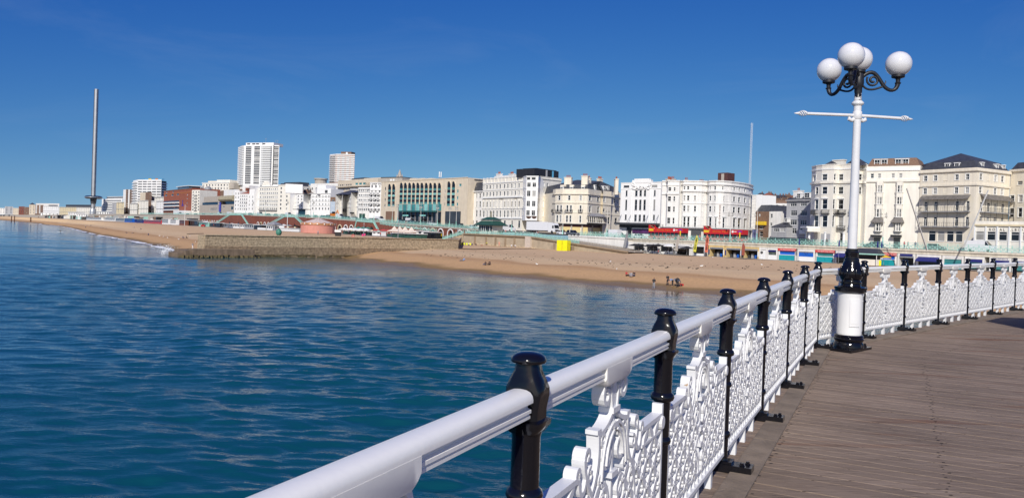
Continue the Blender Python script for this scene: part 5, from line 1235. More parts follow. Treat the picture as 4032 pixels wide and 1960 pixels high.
# ================================================================== TOWN, CENTRE TO LEFT
def waterfront():
 b = Bld('hotel_building', 'beige stone hotel with tall teal arched windows and a glazed green entrance', 10.0, 'beige')
 zt = at(1650, 709, 361).z; P_ = [(1496, None), (1836, None)]
 sm = [(746,759),(772,785),(798,810)]
 b.front(P_, zt, [([1515.5], 4.5, [(736,749)]+[(758,771),(780,792),(803,815)], 1515, 'plain'), ([1555], 3.5, sm, 1555, 'plain'), ([1751], 3, sm, 1751, 'plain'), ([1801], 6, sm, 1801, 'plainT'), ([1812], 9, [(723,733)], 1812, 'plainT')])
 b.body(30, zt, top=zt-.4); z = b.zref; b.band(zt-.1, .35, .2, b.wm, 'coping')
 A, B = b.pts; d = (B-A).normalized(); n = Vector((-d.y, d.x, 0)); rot = math.atan2(d.y, d.x)
 gl, gd = M['glasst'], M['glassd']; light = glass('pale_teal_panel', (.22, .50, .46), .25)
 fm = mat('dark_teal_frame', (.03, .12, .12), .5, .05)
 def tall(c, yt, yb, wpx):
  p, _, _ = b.local(c); p0, _, _ = b.local(c-wpx/2); p1, _, _ = b.local(c+wpx/2); w = (p1-p0).dot(d); za, zb = z(c, yb), z(c, yt); h = zb-za; mb = MB()
  mb.box(-w/2-.14, -.22, 0, -w/2, .02, h); mb.box(w/2, -.22, 0, w/2+.14, .02, h)           # stone fins
  pts = [(w/2*math.cos(a), h+w*.55*math.sin(a)) for a in np.linspace(0, math.pi, 9)]; mb.ribbon(pts, .2, -.35, .02)
  o = mb.build('arched_window', b.wm, b.root, b.L((p.x, p.y, za)), rz_=rot)
  k = max(4, int(round(h/2.9)))
  for i in range(k):
   for q, (f0, f1) in enumerate(((.0, .42), (.42, 1.0))):
    m2 = MB(); z0_, z1_ = h*(i+f0)/k+.05, h*(i+f1)/k-.05; y = -.10 if q else -.06
    m2.box(-w/2, y, z0_, -.04, .0, z1_); m2.box(.04, y, z0_, w/2, .0, z1_); m2.build('pane', (light if i % 3 == 2 else gl) if q == 0 else gd, o)
  m2 = MB(); m2.add([(0, -.08, h)]+[(x, -.08, zz) for x, zz in pts], [(0, i, i+1) for i in range(1, 9)]); m2.build('arch_pane', gd, o)
 for c in (1530, 1546): tall(c, 736, 812, 12)
 for c in (1576, 1592, 1608.7, 1624.5, 1641, 1657, 1674, 1691, 1708, 1725.6): tall(c, 731, 803, 12.6)
 for c in (1763, 1781): tall(c, 725, 811, 12.6)
 # glazed base
 for i in range(10):
  c0, c1 = 1569+i*16.7, 1569+(i+1)*16.7
  b.boxpart('upper_glazing', c0+1, c1-1, z(1650, 829), z(1650, 804), -.35, -.02, gl if i % 2 else light); b.boxpart('lower_glazing', c0+1, c1-1, 10.2, z(1650, 833), -.25, -.02, gd); b.boxpart('mullion', c0-.8, c0+.8, 10.0, z(1650, 804), -.6, -.02, 'lead')
 b.boxpart('entrance_canopy', 1590, 1722, z(1650, 835), z(1650, 830), -3.0, -.3, fm)
 for c in (1612, 1680): b.boxpart('teal_sign', c-11, c+11, z(c, 852), z(c, 846), -2.6, -2.4, light)
 b.boxpart('shopfront', 1518, 1552, 10.2, z(1530, 832), -.2, -.02, 'dbrick'); b.boxpart('shopfront', 1752, 1812, 10.2, z(1780, 832), -.2, -.02, 'glassm')
 for c in (1618, 1651.5, 1685.5):
  p0, _, _ = b.local(c-15); p1, _, _ = b.local(c+15); u = (p1-p0).dot(d); mb = MB(); h = z(c, 702)-zt+.3
  mb.add([(0,0,0),(u,0,0),(u*.8,0,h),(u*.2,0,h),(0,2,0),(u,2,0),(u*.8,2,h),(u*.2,2,h)], [(0,1,2,3),(7,6,5,4),(0,3,7,4),(1,5,6,2),(3,2,6,7)]); mb.build('gable', b.wm, b.root, b.L((p0.x, p0.y, zt-.2)), rz_=rot)
 for i in range(6): b.boxpart('rooflight', 1702+i*22, 1718+i*22, zt-.3, z(1750, 700+i*.6), 8, 14, 'green')
 b.boxpart('rear_wing', 1790, 1840, zt-.4, z(1800, 704), 3, 26, 'white')
 # phone mast on the roof
 p, _, _ = b.local(1643, 12); mb = MB(); q = b.L((p.x, p.y, zt-.4)); mb.tube([q, q+Vector((0,0,4.5))], .16, 8); ms = mb.build('antenna_mast', M['galv'], b.root)
 for a in range(3):
  m2 = MB(); e = q+Vector((.55*math.cos(a*2.1), .55*math.sin(a*2.1), 2.6)); m2.cbox(e.x, e.y, e.z, .35, .25, 2.6); m2.build('antenna', M['frame'], ms)
 b.end()
 # church spire and grey block behind
 c = Bld('church_spire', 'grey stone church spire rising behind the beige hotel', 16, 'concrete', 'church'); 
 Y = 455; c.pts = None; p = at(1573, 715, Y); c.start(p); mb = MB(); k = Y/FPX
 def oct_(r): return [(r*math.cos(i*math.pi/4+.4), r*math.sin(i*math.pi/4+.4)) for i in range(8)]
 zt_, zs = at(1573, 702, Y).z-16, at(1573, 667, Y).z-16
 mb.prism(oct_(1.75), 0, zt_); mb.frustum(oct_(1.9), zt_, oct_(.05), zs); mb.build('tower', M['concrete'], c.root)
 for i in range(4):
  a = i*math.pi/2+.4+math.pi/8*2; m2 = MB(); x, y = 1.9*math.cos(a), 1.9*math.sin(a); m2.lathe([(.3,0),(.3,2.2),(.0001,4.2)], 6, (x, y, zt_-1.5)); m2.build('pinnacle', M['concrete'], c.root)
 for i in range(8):
  a = (i+.5)*math.pi/4+.4; m2 = MB(); x, y = 1.66*math.cos(a), 1.66*math.sin(a); m2.obox((x, y, zt_-1.8), (-.35*math.sin(a), .35*math.cos(a), 0), (.06*math.cos(a), .06*math.sin(a), 0), (0,0,1.1)); m2.build('belfry_opening', M['iron'], c.root)
 b = Bld('rooftop_block', 'dark grey rendered block with vents behind the tall white hotel', 14, 'concrete'); zt = at(1530, 699, 440).z; b.front([(1494, 446), (1578, 436)], zt, []); b.body(14, zt, top=zt); z = b.zref
 for px in (1535, 1545): b.boxpart('white_vent', px-3, px+3, z(px, 719), z(px, 705), -.4, -.02, 'frame')
 b.boxpart('roof_edge', 1494, 1578, zt, zt+.4, -.2, 12, 'darkgrey'); b.end()
waterfront()
def evrow(b, n, w, floors, z0, z1, kind='sash', seg=None, hf=.52): return ('ev', seg, n, w, rows_even(z0, z1, floors, hfrac=hf), kind)
def simple(name, label, pts, ytop, wall, nwin, w, floors, kind='sash', depth=14, z0=None, ground=4.0, hf=.52, roof='lead', group=None, seg=None, fm=None, cat='building', bands=()):
 px0 = pts[0][0]; p0 = PT(px0) if pts[0][1] is None else at(px0, hz(px0), pts[0][1])
 if z0 is None: s_, _ = st(p0); z0 = rz(s_)
 pm = (pts[0][0]+pts[-1][0])/2; Yc = PT(pm).y       # fronts step forward one after the other along the curving road
 pts = [(p[0], (Yc+.42*(PT(p[0]).y-Yc)) if p[1] is None else (Yc+.42*(PT(p[0]).y-Yc)+(p[1]-PT(p[0]).y))) for p in pts]
 Ym = np.mean([p[1] for p in pts])
 zt = at(pm, ytop, Ym).z; b = Bld(name, label, z0, wall, cat, group)
 if fm: b.fm = fm
 wins = []
 if nwin:
  if isinstance(nwin, (list, tuple)):
   wins = [evrow(b, n, w, floors, z0+ground, zt-.6, kind, i, hf) for i, n in enumerate(nwin) if n]
  else: wins = [evrow(b, nwin, w, floors, z0+ground, zt-.6, kind, seg, hf)]
 b.front(pts, zt, wins); b.body(depth, zt, roofmat=roof); b.zt = zt
 for f_ in bands: b.band(lerp(z0+ground, zt, f_), .3, .25, b.fm, 'string_course')
 return b
def old_row():
 b = simple('hotel_building', 'tall white hotel with dark lettering along its parapet and small black balconies', [(1452, None), (1497, None)], 720, 'white2', 3, 1.1, 6, 'sash', 20); z = b.zref
 p, d, n = b.local(1475, -.08); text(b.root, 'OLD SHIP HOTEL', 1.55, b.L((p.x, p.y, z(1475, 728))), math.atan2(d.y, d.x), mat('black_letters', (.03, .03, .03), .5, 0), xs=1.25, ext=.03)
 b.band(z(1475, 749), .4, .3, b.fm); b.band(b.zt-.1, .3, .2, b.fm, 'coping')
 for y in (769, 789, 809, 832):
  for c in (1458, 1471, 1485): b.balcony(c-3.4, c+3.4, z(c, y), .8, 1.3, 'iron', 'iron', .3)
 b.end()
 b = simple('hotel_building', 'white six bay terrace hotel with bracketed cornice left of the lettered hotel', [(1407, None), (1452, None)], 738, 'white', 6, 1.0, 5, 'sash+s', 16, bands=(.2, .42, .62, .82)); b.band(b.zt-.8, .5, .5, b.fm); b.boxpart('green_shopfront', 1415, 1436, b.z0, b.z0+3, -.4, -.03, 'green'); b.end()
 b = simple('hotel_building', 'white bow windowed hotel with black awnings at street level', [(1378, None), (1387, 418), (1392, 416), (1400, 413), (1407, None)], 757, 'white', [2, 1, 2, 1], 1.0, 4, 'sash+s', 14, bands=(.25, .5, .75)); b.boxpart('awning', 1380, 1406, b.z0+2.9, b.z0+3.6, -1.8, -.05, 'blackcanvas'); b.chimney(1388, b.zt, b.zref(1388, 738), 4.2, 1.5, 5, 0, M['white']); b.hip(b.zt-.2, b.zref(1392, 744), 'slate'); b.end()
 b = simple('hotel_building', 'white hotel with stacked canted bays beside the small brown house', [(1318, None), (1326, 441), (1336, 437), (1345, None), (1352, 430), (1366, 424), (1378, None)], 767, 'white', [1, 2, 1, 1, 2, 1], .9, 4, 'sash+s', 14, bands=(.25, .5, .75)); b.chimney(1362, b.zt, b.zref(1362, 741), 6.0, 1.6, 4, 0, M['white']); b.hip(b.zt-.2, b.zref(1350, 748), 'slate'); b.boxpart('dark_bay', 1347, 1358, b.zref(1350, 835), b.zref(1350, 822), -1.0, -.03, 'iron'); b.end()
 b = simple('town_house', 'small narrow house with brown upper storey and pale blue front between white hotels', [(1297, None), (1318, None)], 776, 'dbrick', 1, 1.6, 3, 'case', 10); b.boxpart('blue_front', 1298, 1317, b.z0+3, b.zref(1307, 793), -.08, -.01, mat('pale_blue_render', (.45, .52, .60), .7, .04)); b.end()
 b = simple('hotel_building', 'large white hotel with stepped gables and rooftop terrace beside the brown house', [(1191, None), (1199, 484), (1210, 478), (1222, None), (1262, None), (1297, None)], 764, 'white2', [1, 2, 1, 3, 3], 1.1, 4, 'sash+s', 18, bands=(.3, .55, .8)); z = b.zref
 b.boxpart('upper_storey', 1191, 1222, b.zt-.3, z(1205, 735), .3, 10, 'white2'); b.boxpart('upper_storey', 1222, 1262, b.zt-.3, z(1240, 741), 2.5, 12, 'white2'); b.boxpart('attic', 1225, 1256, z(1240, 741), z(1240, 727), 4, 12, 'white2'); b.boxpart('upper_storey', 1284, 1297, b.zt-.3, z(1290, 743), .3, 10, 'white2')
 for px in (1196, 1206, 1216): b.boxpart('upper_window', px-3, px+3, z(px, 760), z(px, 741), .2, .34, 'glassm')
 for px in (1230, 1250, 1270): b.boxpart('upper_window', px-3.5, px+3.5, z(px, 759), z(px, 748), 2.4, 2.6 if px < 1265 else 2.7, 'glassd')
 b.band(b.zt-.2, .35, .45, b.fm); b.boxpart('conservatory', 1258, 1277, b.zt-.1, z(1268, 748), 1.5, 6, 'glassm'); b.end()
 b = simple('town_house', 'narrow white house with brown roof between two hotels', [(1164, None), (1191, None)], 762, 'white2', 2, 1.1, 5, 'sash', 10); b.hip(b.zt-.2, b.zref(1178, 744), 'dbrick'); b.end()
 b = simple('town_house', 'white terrace house with full width bow windows and balcony', [(1139, None), (1146, 528), (1158, 520), (1164, None)], 768, 'white2', [1, 2, 1], 1.1, 4, 'sash+s', 10, bands=(.25, .5, .75)); b.end()
 b = simple('flats_block', 'beige six storey block with two columns of dark windows', [(1091, None), (1137, None)], 729, 'cream2', 2, 1.5, 6, 'sash', 16, fm=None); b.band(b.zt-.2, .5, .3, b.wm); b.mansard(b.zt-.3, b.zref(1115, 721), 1.5); b.end()
 b = simple('hotel_building', 'broad pale cream hotel with six storeys and an arched rooftop gable', [(1018, None), (1060, None), (1091, None)], 734, 'cream2', [6, 4], 1.2, 6, 'sash+s', 18, bands=(.17, .34, .5, .67, .84)); z = b.zref
 p, d, n = b.local(1042, .1); mb = MB(); mb.add([(0,0,0)]+[(4.6*math.cos(a), 0, 4.0*math.sin(a)) for a in np.linspace(0, math.pi, 13)]+[(0,1.2,0)]+[(4.6*math.cos(a), 1.2, 4.0*math.sin(a)) for a in np.linspace(0, math.pi, 13)], [(0,i,i+1) for i in range(1,13)]+[(14,15+i,14+i) for i in range(1,13)]+[(i,14+i,15+i,i+1) for i in range(1,13)])
 b.band(b.zt-.2, .5, .5, b.fm); mb.build('arched_gable', b.wm, b.root, b.L((p.x, p.y, b.zt-.2)), rz_=math.atan2(d.y, d.x)); b.balcony(1019, 1090, b.z0+4.2, 1.2, 1.0, 'iron', 'lead', .5); b.end()
 b = simple('hotel_building', 'white hotel with canted bay column left of the broad cream hotel', [(998, None), (1003, 622), (1013, 613), (1018, None)], 745, 'white2', [1, 2, 1], 1.2, 6, 'sash', 16, bands=(.17, .5, .84)); b.end()
 b = simple('town_house', 'white stepped gable house with blank side wall', [(972, None), (998, None)], 764, 'white2', 2, 1.0, 4, 'sash', 14); b.boxpart('gable', 976, 996, b.zt-.3, b.zref(985, 745), .5, 10, 'white2'); b.end()
 b = simple('hotel_building', 'white verandah hotel with red tiled roof', [(940, None), (972, None)], 762, 'white2', 4, 1.5, 5, 'case', 14, bands=(.2, .4, .6, .8)); b.hip(b.zt-.2, b.zref(956, 749), 'terracotta'); b.end()
 b = simple('town_house', 'white narrow house beside the grey conference hall', [(920, None), (940, None)], 751, 'white2', 2, 1.1, 5, 'sash', 14, bands=(.5,)); b.boxpart('rear_wall', 922, 948, b.zt-.3, b.zref(935, 728), 6, 14, 'white'); b.boxpart('brick_stack', 943, 950, b.zt, b.zref(946, 738), 4, 6, 'brick'); b.end()
old_row()
def behind():
 # modern buildings and towers behind the front
 P_ = [V2(at(px, hz(px), Y)) for px, Y in ((1325, 520), (1390, 500), (1482, 480))]
 b = Bld('office_block', 'buff modern block with overhanging floors and strip windows behind the old hotels', 14, 'beige'); zt = at(1400, 707, 500).z
 b.front(P_, zt, [([1333+i*8 for i in range(7)], 6, [(723,730)], 1390, 'band'), ([1404,1419,1434], 11, [(719,727)], 1420, 'bandT'), ([1340+i*12 for i in range(11)], 10, [(739,746)], 1390, 'band')]); b.body(26, zt, top=zt); z = b.zref
 b.band(z(1390, 735), .9, 1.6, b.wm, 'overhang'); b.boxpart('roof_storey', 1362, 1416, zt, z(1390, 699), 3, 14, 'slate'); b.boxpart('roof_storey', 1416, 1482, zt-2, z(1440, 700), 2, 14, 'beige'); b.end()
 b = Bld('office_block', 'pale low block with round rooftop drum behind the white stepped hotel', 14, 'white'); zt = at(1260, 721, 540).z
 b.front([V2(at(px, hz(px), Y)) for px, Y in ((1218, 552), (1338, 528))], zt, [('ev', None, 8, 1.4, [(zt-4.5, zt-2.8)], 'plain')]); b.body(20, zt, top=zt)
 p, d, n = b.local(1234, 5); mb = MB(); mb.lathe([(4.2,0),(4.2,3.2),(4.9,3.4),(4.9,4.2),(.01,4.3)], 20); mb.build('roof_drum', M['concrete'], b.root, b.L((p.x, p.y, zt-.2))); b.end()
 b = Bld('office_block', 'white windowless rear wing with slate roof between the tower and the hotels', 14, 'white'); zt = at(1150, 729, 560).z
 b.front([V2(at(px, hz(px), Y)) for px, Y in ((1136, 562), (1192, 550))], zt, []); b.body(14, zt, top=zt); b.boxpart('slate_top', 1104, 1165, zt-1, b.zref(1130, 717), 2, 10, 'slate'); b.end()
 # tall white slab tower
 A = [V2(at(px, hz(px), Y)) for px, Y in ((935, 730), (953, 714), (1020, 707), (1066, 703), (1090, 703))]
 b = Bld('tower_block', 'tallest white tower block with stacked balconies and strip windows', 14, 'white2'); zt = at(1010, 571, 706).z; fl = 22; zb = at(1010, 728, 706).z; b.pts = A
 rows = [(lerp(zb, zt, i/fl)+1.15, lerp(zb, zt, i/fl)+2.3) for i in range(fl)]
 b.fm = mat('tower_window_frame', (.45, .45, .45), .5, 0)
 b.front(A, zt, [('ev', 1, 2, 6.4, rows, 'band'), ('ev', 2, 1, 9.2, rows, 'band'), ('ev', 3, 1, 4.6, rows, 'band')]); b.body(20, zt, z0=14, top=zt, inn=Vector((-.30, .95, 0)))
 for i in range(fl):
  zz = lerp(zb, zt, i/fl); b.boxpart('balcony', 935.5, 953, zz, zz+1.1, -1.7, -.02, 'frame'); b.boxpart('balcony', 1020, 1062, zz, zz+.95, -1.5, -.02, 'frame')
  b.boxpart('balcony_recess_plate', 937, 949, zz+1.12, zz+2.2, -.06, -.01, 'grey')  # flat grey plate on the wall stands in for the depth of a recess
 b.boxpart('painted_gap_shade', 1067, 1069.5, zb, zt, -.3, -.02, 'darkgrey')  # shade of the gap painted as a dark strip in front of the wall
 b.boxpart('roof_storey', 954, 1019, zt, b.zref(1020, 561), 1.5, 15, 'white2'); b.boxpart('roof_storey', 1021, 1065, zt, b.zref(1020, 561), 1.5, 15, 'white2'); 
 for px in (965, 985, 1000, 1025, 1045): b.boxpart('roof_window', px-6, px+6, zt+.9, zt+1.9, 1.4, 1.52, 'glassd')
 for px, h in ((1020, 5), (1060, 3), (1075, 3)):
  p, d, n = b.local(px, 6); mb = MB(); q = b.L((p.x, p.y, b.zref(1020, 561))); mb.tube([q, q+Vector((0,0,h))], .12, 6); mb.tube([q+Vector((-1,0,h*.8)), q+Vector((1,0,h*.8))], .08, 6); mb.build('aerial', M['galv'], b.root)
 b.end()
 A = [V2(at(px, hz(px), Y)) for px, Y in ((1291, 700), (1316, 692), (1352, 690), (1388, 690))]
 b = Bld('tower_block', 'brown brick and white banded tower block with rooftop tank', 14, 'dbrick'); zt = at(1340, 610, 691).z; zb = at(1340, 716, 691).z; fl = 14
 rows = [(lerp(zb, zt, i/fl)+1.0, lerp(zb, zt, i/fl)+1.95) for i in range(fl)]
 b.wm = mat('tower_brown_brick', (.33, .19, .13), .9, .15, 1.0)
 b.front(A, zt, [('ev', 0, 2, 1.6, rows, 'case'), ('ev', 1, 2, 2.4, rows, 'case'), ('ev', 2, 2, 2.2, rows, 'case')]); b.body(18, zt, z0=14, top=zt, inn=Vector((-.22, .97, 0)))
 for i in range(fl+1): zz = lerp(zb, zt, i/fl); b.band(zz-.05, .85, .35, M['frame'], 'white_band')
 for i in range(fl): zz = lerp(zb, zt, i/fl); b.boxpart('balcony', 1293, 1312, zz+.5, zz+.95, -1.4, -.3, 'frame')
 b.boxpart('roof_tank', 1327, 1370, zt+.5, b.zref(1340, 596), 3, 11, 'dbrick'); b.boxpart('tank_door', 1347, 1354, zt+.5, b.zref(1340, 598), 2.9, 3.0, 'frame'); b.end()
behind()
def west():
 # conference hall and its neighbours
 b = Bld('conference_hall', 'grey concrete conference hall with curved upper hall, white fins and blue banner', 13.2, 'concrete')
 zt = at(850, 806, PT(850).y).z; P_ = [(783, None), (866, None), (873, None), (920, None)]
 b.front(P_, zt, [([826+i*4.8 for i in range(7)], 3, [(818,829)], 840, 'plain'), ([881], 5, [(811,817)], 881, 'plain'), ([913.5], 10, [(813,825)], 913, 'plain')]); b.body(30, zt, top=zt); z = b.zref
 b.boxpart('dark_strip', 785, 855, zt, z(820, 796), 2, 26, 'glassd'); b.boxpart('upper_hall', 797, 857, z(820, 796), z(820, 774), .5, 26, 'concrete'); b.boxpart('pillar', 857, 867, zt, z(862, 776), -.3, 5, 'concrete')
 p0, d, n = b.local(866); p1, _, _ = b.local(920); u = (p1-p0).dot(d); mb = MB(); h0, h1 = z(890, 794), z(890, 770); pr = [(0, (h1-h0)), (-1.8, (h1-h0)*.7), (-2.2, (h1-h0)*.35), (-1.4, .6), (3, 0), (10, 0), (10, h1-h0)]
 k = len(pr); mb.add([(x, y, zz) for x in (0, u) for y, zz in pr], [(i, (i+1) % k, k+(i+1) % k, k+i) for i in range(k)]+[tuple(range(k-1, -1, -1)), tuple(range(k, 2*k))]); mb.build('curved_hall', mat('stained_concrete', (.36, .32, .22), .9, .15, .3), b.root, b.L((p0.x, p0.y, h0)), rz_=math.atan2(d.y, d.x))
 b.boxpart('dark_strip', 868, 919, zt, h0+1, 1.5, 20, 'glassd')
 b.boxpart('blue_banner', 861.5, 870, z(866, 834), z(866, 797), -.6, -.35, mat('banner_blue', (.05, .06, .38), .6, .1)); 
 b.boxpart('rear_hall', 834, 920, h1-.5, z(880, 745), 6, 20, 'dbrick')
 for px in (862, 880, 898): b.boxpart('white_fin', px-5, px+9, h1, z(880, 746), 4, 6, 'frame')
 b.end()
 b = simple('hotel_building', 'cream hotel with dark stacked balconies beside the brick hotel', [(752, None), (762, None), (775, None), (783, None)], 748, 'cream2', [1, 1, 1], 2.0, 7, 'sash', 16)
 for i in range(6): b.balcony(762.5, 775, lerp(b.z0+4, b.zt, i/7)+.6, 1.3, 1.0, 'iron', 'frame', .8)
 b.end()
 b = simple('hotel_building', 'grand cream hotel with pavilion roof and stacked cornices behind the conference hall', [(786, 700), (834, 672)], 752, 'cream2', 7, 1.8, 8, 'sash', 18, z0=13.4, bands=(.5, .75)); z = b.zref; b.band(b.zt-.3, .6, .8, b.fm); b.end()
 b = simple('grand_hotel_top', 'cream upper storeys and attic of the grand hotel under a flat white cap', [(792, 760), (838, 735), (896, 705)], 720, 'cream2', [4, 5], 2.0, 9, 'sash', 24, z0=13.4); z = b.zref; b.boxpart('attic', 838, 888, b.zt-.2, z(860, 707), 3, 16, 'cream2'); b.boxpart('attic_wing', 800, 842, b.zt-.2, z(820, 711), 4, 14, 'cream'); b.boxpart('dark_attic', 890, 912, z(900, 742), z(900, 719), 1, 14, 'concrete'); b.band(b.zt-.2, .5, .6, b.fm); b.end()
 # brick hotel
 b = Bld('brick_hotel', 'red brick modern hotel with white balcony bands and a plain brick end', 13.2, 'brick'); ya = PT(670).y; zt = at(690, 749, ya).z
 b.wm = mat('orange_red_brick', (.28, .085, .05), .9, .12, .5)
 b.front([(642, None), (704, None), (707, None), (752, None)], zt, [([654,679,700], 8, [(763,770)], 680, 'plain'), ([657,682], 5, [(752,757)], 680, 'plain'), ([737], 3, [(764,769),(778,783),(795,800),(808,813)], 737, 'plain')]); b.body(24, zt, top=zt); z = b.zref
 b.band(z(690, 762), .5, .2, mat('orange_band', (.45, .17, .05), .8, .05), 'brick_band'); b.band(zt-.3, .4, .5, M['lead'], 'eaves')
 for y in (801, 814, 829):
  b.boxpart('balcony', 641, 684, z(660, y), z(660, y-4), -1.6, -.02, 'frame'); b.boxpart('balcony', 688, 704, z(690, y-1), z(690, y-5), -1.6, -.02, 'frame'); b.boxpart('window_strip', 644, 703, z(660, y-5), z(660, y-10), -.12, -.02, 'glassd')
 p, d, n = b.local(717, -.1); mb = MB(); rot = math.atan2(d.y, d.x); lg = mat('violet_blue_sign', (.05, .03, .30), .5, 0)
 mb.box(-4, 0, 0, 4, .1, .6); mb.add([(-3,0,.9),(3,0,.9),(0,0,3.2)], [(0,1,2)]); mb.lathe([(1.1,-.05),(1.1,.05)], 12, (0,0,0)); n_ = len(mb.v)
 for k in range(n_-24, n_): x, y, zz = mb.v[k]; mb.v[k] = (x, zz, y+4.2)
 mb.build('rooftop_logo', lg, b.root, b.L((p.x, p.y, z(717, 811))), rz_=rot)
 b.boxpart('penthouse', 669, 712, zt, z(690, 733), 6, 16, 'glassm'); b.boxpart('penthouse_roof', 667, 714, z(690, 733), z(690, 731), 5, 17, 'frame'); b.boxpart('entrance_block', 709, 752, 13.3, z(730, 830), -6, -.2, 'frame')
 p, d, n = b.local(768, 10); mb = MB(); mb.lathe([(3*math.cos(a), 3*math.sin(a)) for a in np.linspace(0, 1.55, 7)], 16); mb.build('lead_dome', M['lead'], b.root, b.L((p.x, p.y, z(760, 745)))); b.end()
 rear = Bld('rear_block', 'grey-white rooftop plant block behind the red brick hotel', 13, 'grey'); zt = at(740, 733, 760).z; rear.front([V2(at(px, hz(px), Y)) for px, Y in ((712, 770), (795, 740))], zt, [('ev', None, 9, 3, [(zt-3.5, zt-1.5)], 'band')]); rear.body(12, zt, top=zt); rear.end()
 # white tower with blue rooftop
 def banded(name, label, pts, ytop, wall, floors, wall2=None, z0=13, depth=16, ybase=845, n=None, w=None, kind='band', hf=.42):
  A = [V2(at(px, hz(px), Y)) for px, Y in pts]; pm = (pts[0][0]+pts[-1][0])/2; Ym = np.mean([q[1] for q in pts]); zt = at(pm, ytop, Ym).z; b = Bld(name, label, z0, wall); b.fm = mat('tower_window_frame', (.45,.45,.45))
  wins = []
  for i in range(len(A)-1):
   L_ = (A[i+1]-A[i]).length; k = 1 if n is None else n[i]
   if k: wins.append(('ev', i, k, (L_*.86/k if w is None else w), rows_even(z0+3, zt-.6, floors, hfrac=hf), kind, L_/k/2))
  b.front(A, zt, wins); b.body(depth, zt, top=zt, inn=Vector((_ratio(pts[-1][0])-.01, 1, 0)).normalized()); b.zt = zt; return b
 b = banded('tower_block', 'broad white tower block with blue and yellow rooftop panels', [(520, 905), (538, 880), (631, 860)], 709, 'white2', 13, n=[1, 5], depth=14, hf=.4); z = b.zref
 for i in range(13): zz = lerp(b.z0+3, b.zt-.6, i/13); b.boxpart('balcony', 521, 537, zz, zz+1.2, -1.6, -.02, 'frame')
 b.boxpart('roof_panel', 560, 630, b.zt, z(590, 704), 1, 4, mat('sky_blue_panel', (.12,.40,.60))); b.boxpart('yellow_panel', 577, 588, b.zt, z(590, 703), .8, .95, 'amber'); b.boxpart('orange_panel', 604, 614, b.zt, z(590, 703), .8, .95, 'orange'); b.end()
 b = banded('tower_block', 'dark balconied side wing of the broad white tower block', [(631, 862), (651, 872)], 713, 'darkgrey', 13, depth=14); 
 for i in range(13): zz = lerp(b.z0+3, b.zt-.6, i/13); b.band(zz, 1.0, 1.2, M['frame'], 'balcony')
 b.end()
 b = banded('tower_block', 'narrow tower with dark brown centre and white ends', [(484, 930), (494, 922), (516, 915), (522, 912)], 746, 'dbrick', 11, n=[1, 1, 1]); z = b.zref; b.boxpart('white_end', 484, 493, 16, b.zt, -.5, -.02, 'frame'); b.boxpart('white_spine', 504, 508, 16, b.zt, -.5, -.02, 'frame'); b.end()
 b = banded('flats_block', 'stepped white block with ribbon windows right of the observation tower', [(399, 1010), (480, 965)], 783, 'white2', 6, depth=20); z = b.zref; b.boxpart('top_storey', 408, 480, b.zt, z(440, 773), 3, 16, 'white2'); b.boxpart('top_window', 410, 478, b.zt+1.2, b.zt+2.6, 2.8, 2.98, 'glassd'); b.end()
 specs = [  # px0, px1, Y, ytop, wall, floors, nwin, label
  (440, 462, 930, 800, 'grey', 5, 2, 'grey apartment block beside the stepped white block'),
  (457, 487, 900, 795, 'ochre', 6, 2, 'plain cream end wall of a tall terrace'),
  (510, 540, 850, 800, 'cream2', 5, 3, 'cream terrace below the narrow dark tower'),
  (538, 582, 830, 789, 'cream2', 6, 4, 'tall cream hotel with bracketed cornice below the white tower'),
  (548, 572, 870, 758, 'beige', 3, 0, 'brown blank rooftop block in front of the white tower'),
  (570, 594, 850, 757, 'dbrick', 8, 2, 'slim brown brick block with orange edge'),
  (594, 614, 830, 790, 'white2', 6, 2, 'narrow white house left of the brick hotel'),
  (606, 645, 800, 775, 'cream2', 7, 3, 'cream flats with beige top beside the brick hotel'),
  (614, 646, 775, 790, 'white2', 5, 3, 'low white bow fronted house at the foot of the brick hotel'),
  (373, 402, 1130, 813, 'cream2', 4, 3, 'cream terrace directly behind the observation tower'),
  (300, 375, 1180, 816, 'cream2', 4, 10, 'long cream crescent left of the observation tower'),
  (233, 302, 1280, 815, 'ochre', 4, 10, 'long pale yellow crescent on the far seafront'),
  (258, 360, 1330, 806, 'slate', 2, 0, 'dark mansard roofs behind the far crescent'),
  (169, 232, 1420, 811, 'white2', 4, 8, 'white seafront block with rows of small windows'),
  (190, 226, 1460, 807, 'slate', 1, 0, 'dark penthouse on the far white block'),
  (137, 170, 1480, 807, 'dbrick', 7, 3, 'brown seafront block with white stair slats'),
  (140, 232, 1560, 801, 'white', 2, 0, 'long white rooftop on the far seafront'),
  (114, 138, 1560, 806, 'beige', 6, 2, 'yellow beige block with dark pyramid roof far along the seafront'),
  (94, 114, 1650, 815, 'dbrick', 4, 3, 'dark balconied block far along the seafront'),
  (73, 96, 1750, 813, 'brick', 4, 3, 'reddish block far along the seafront'),
  (50, 74, 1850, 819, 'beige', 4, 3, 'small beige block far along the seafront'),
  (18, 51, 1950, 813, 'grey', 5, 2, 'grey white block far along the seafront'),
  (-12, 19, 2100, 819, 'white', 4, 3, 'white block at the left edge of the seafront'),
  (-60, -10, 2200, 822, 'cream2', 4, 3, 'cream block just beyond the left edge')]
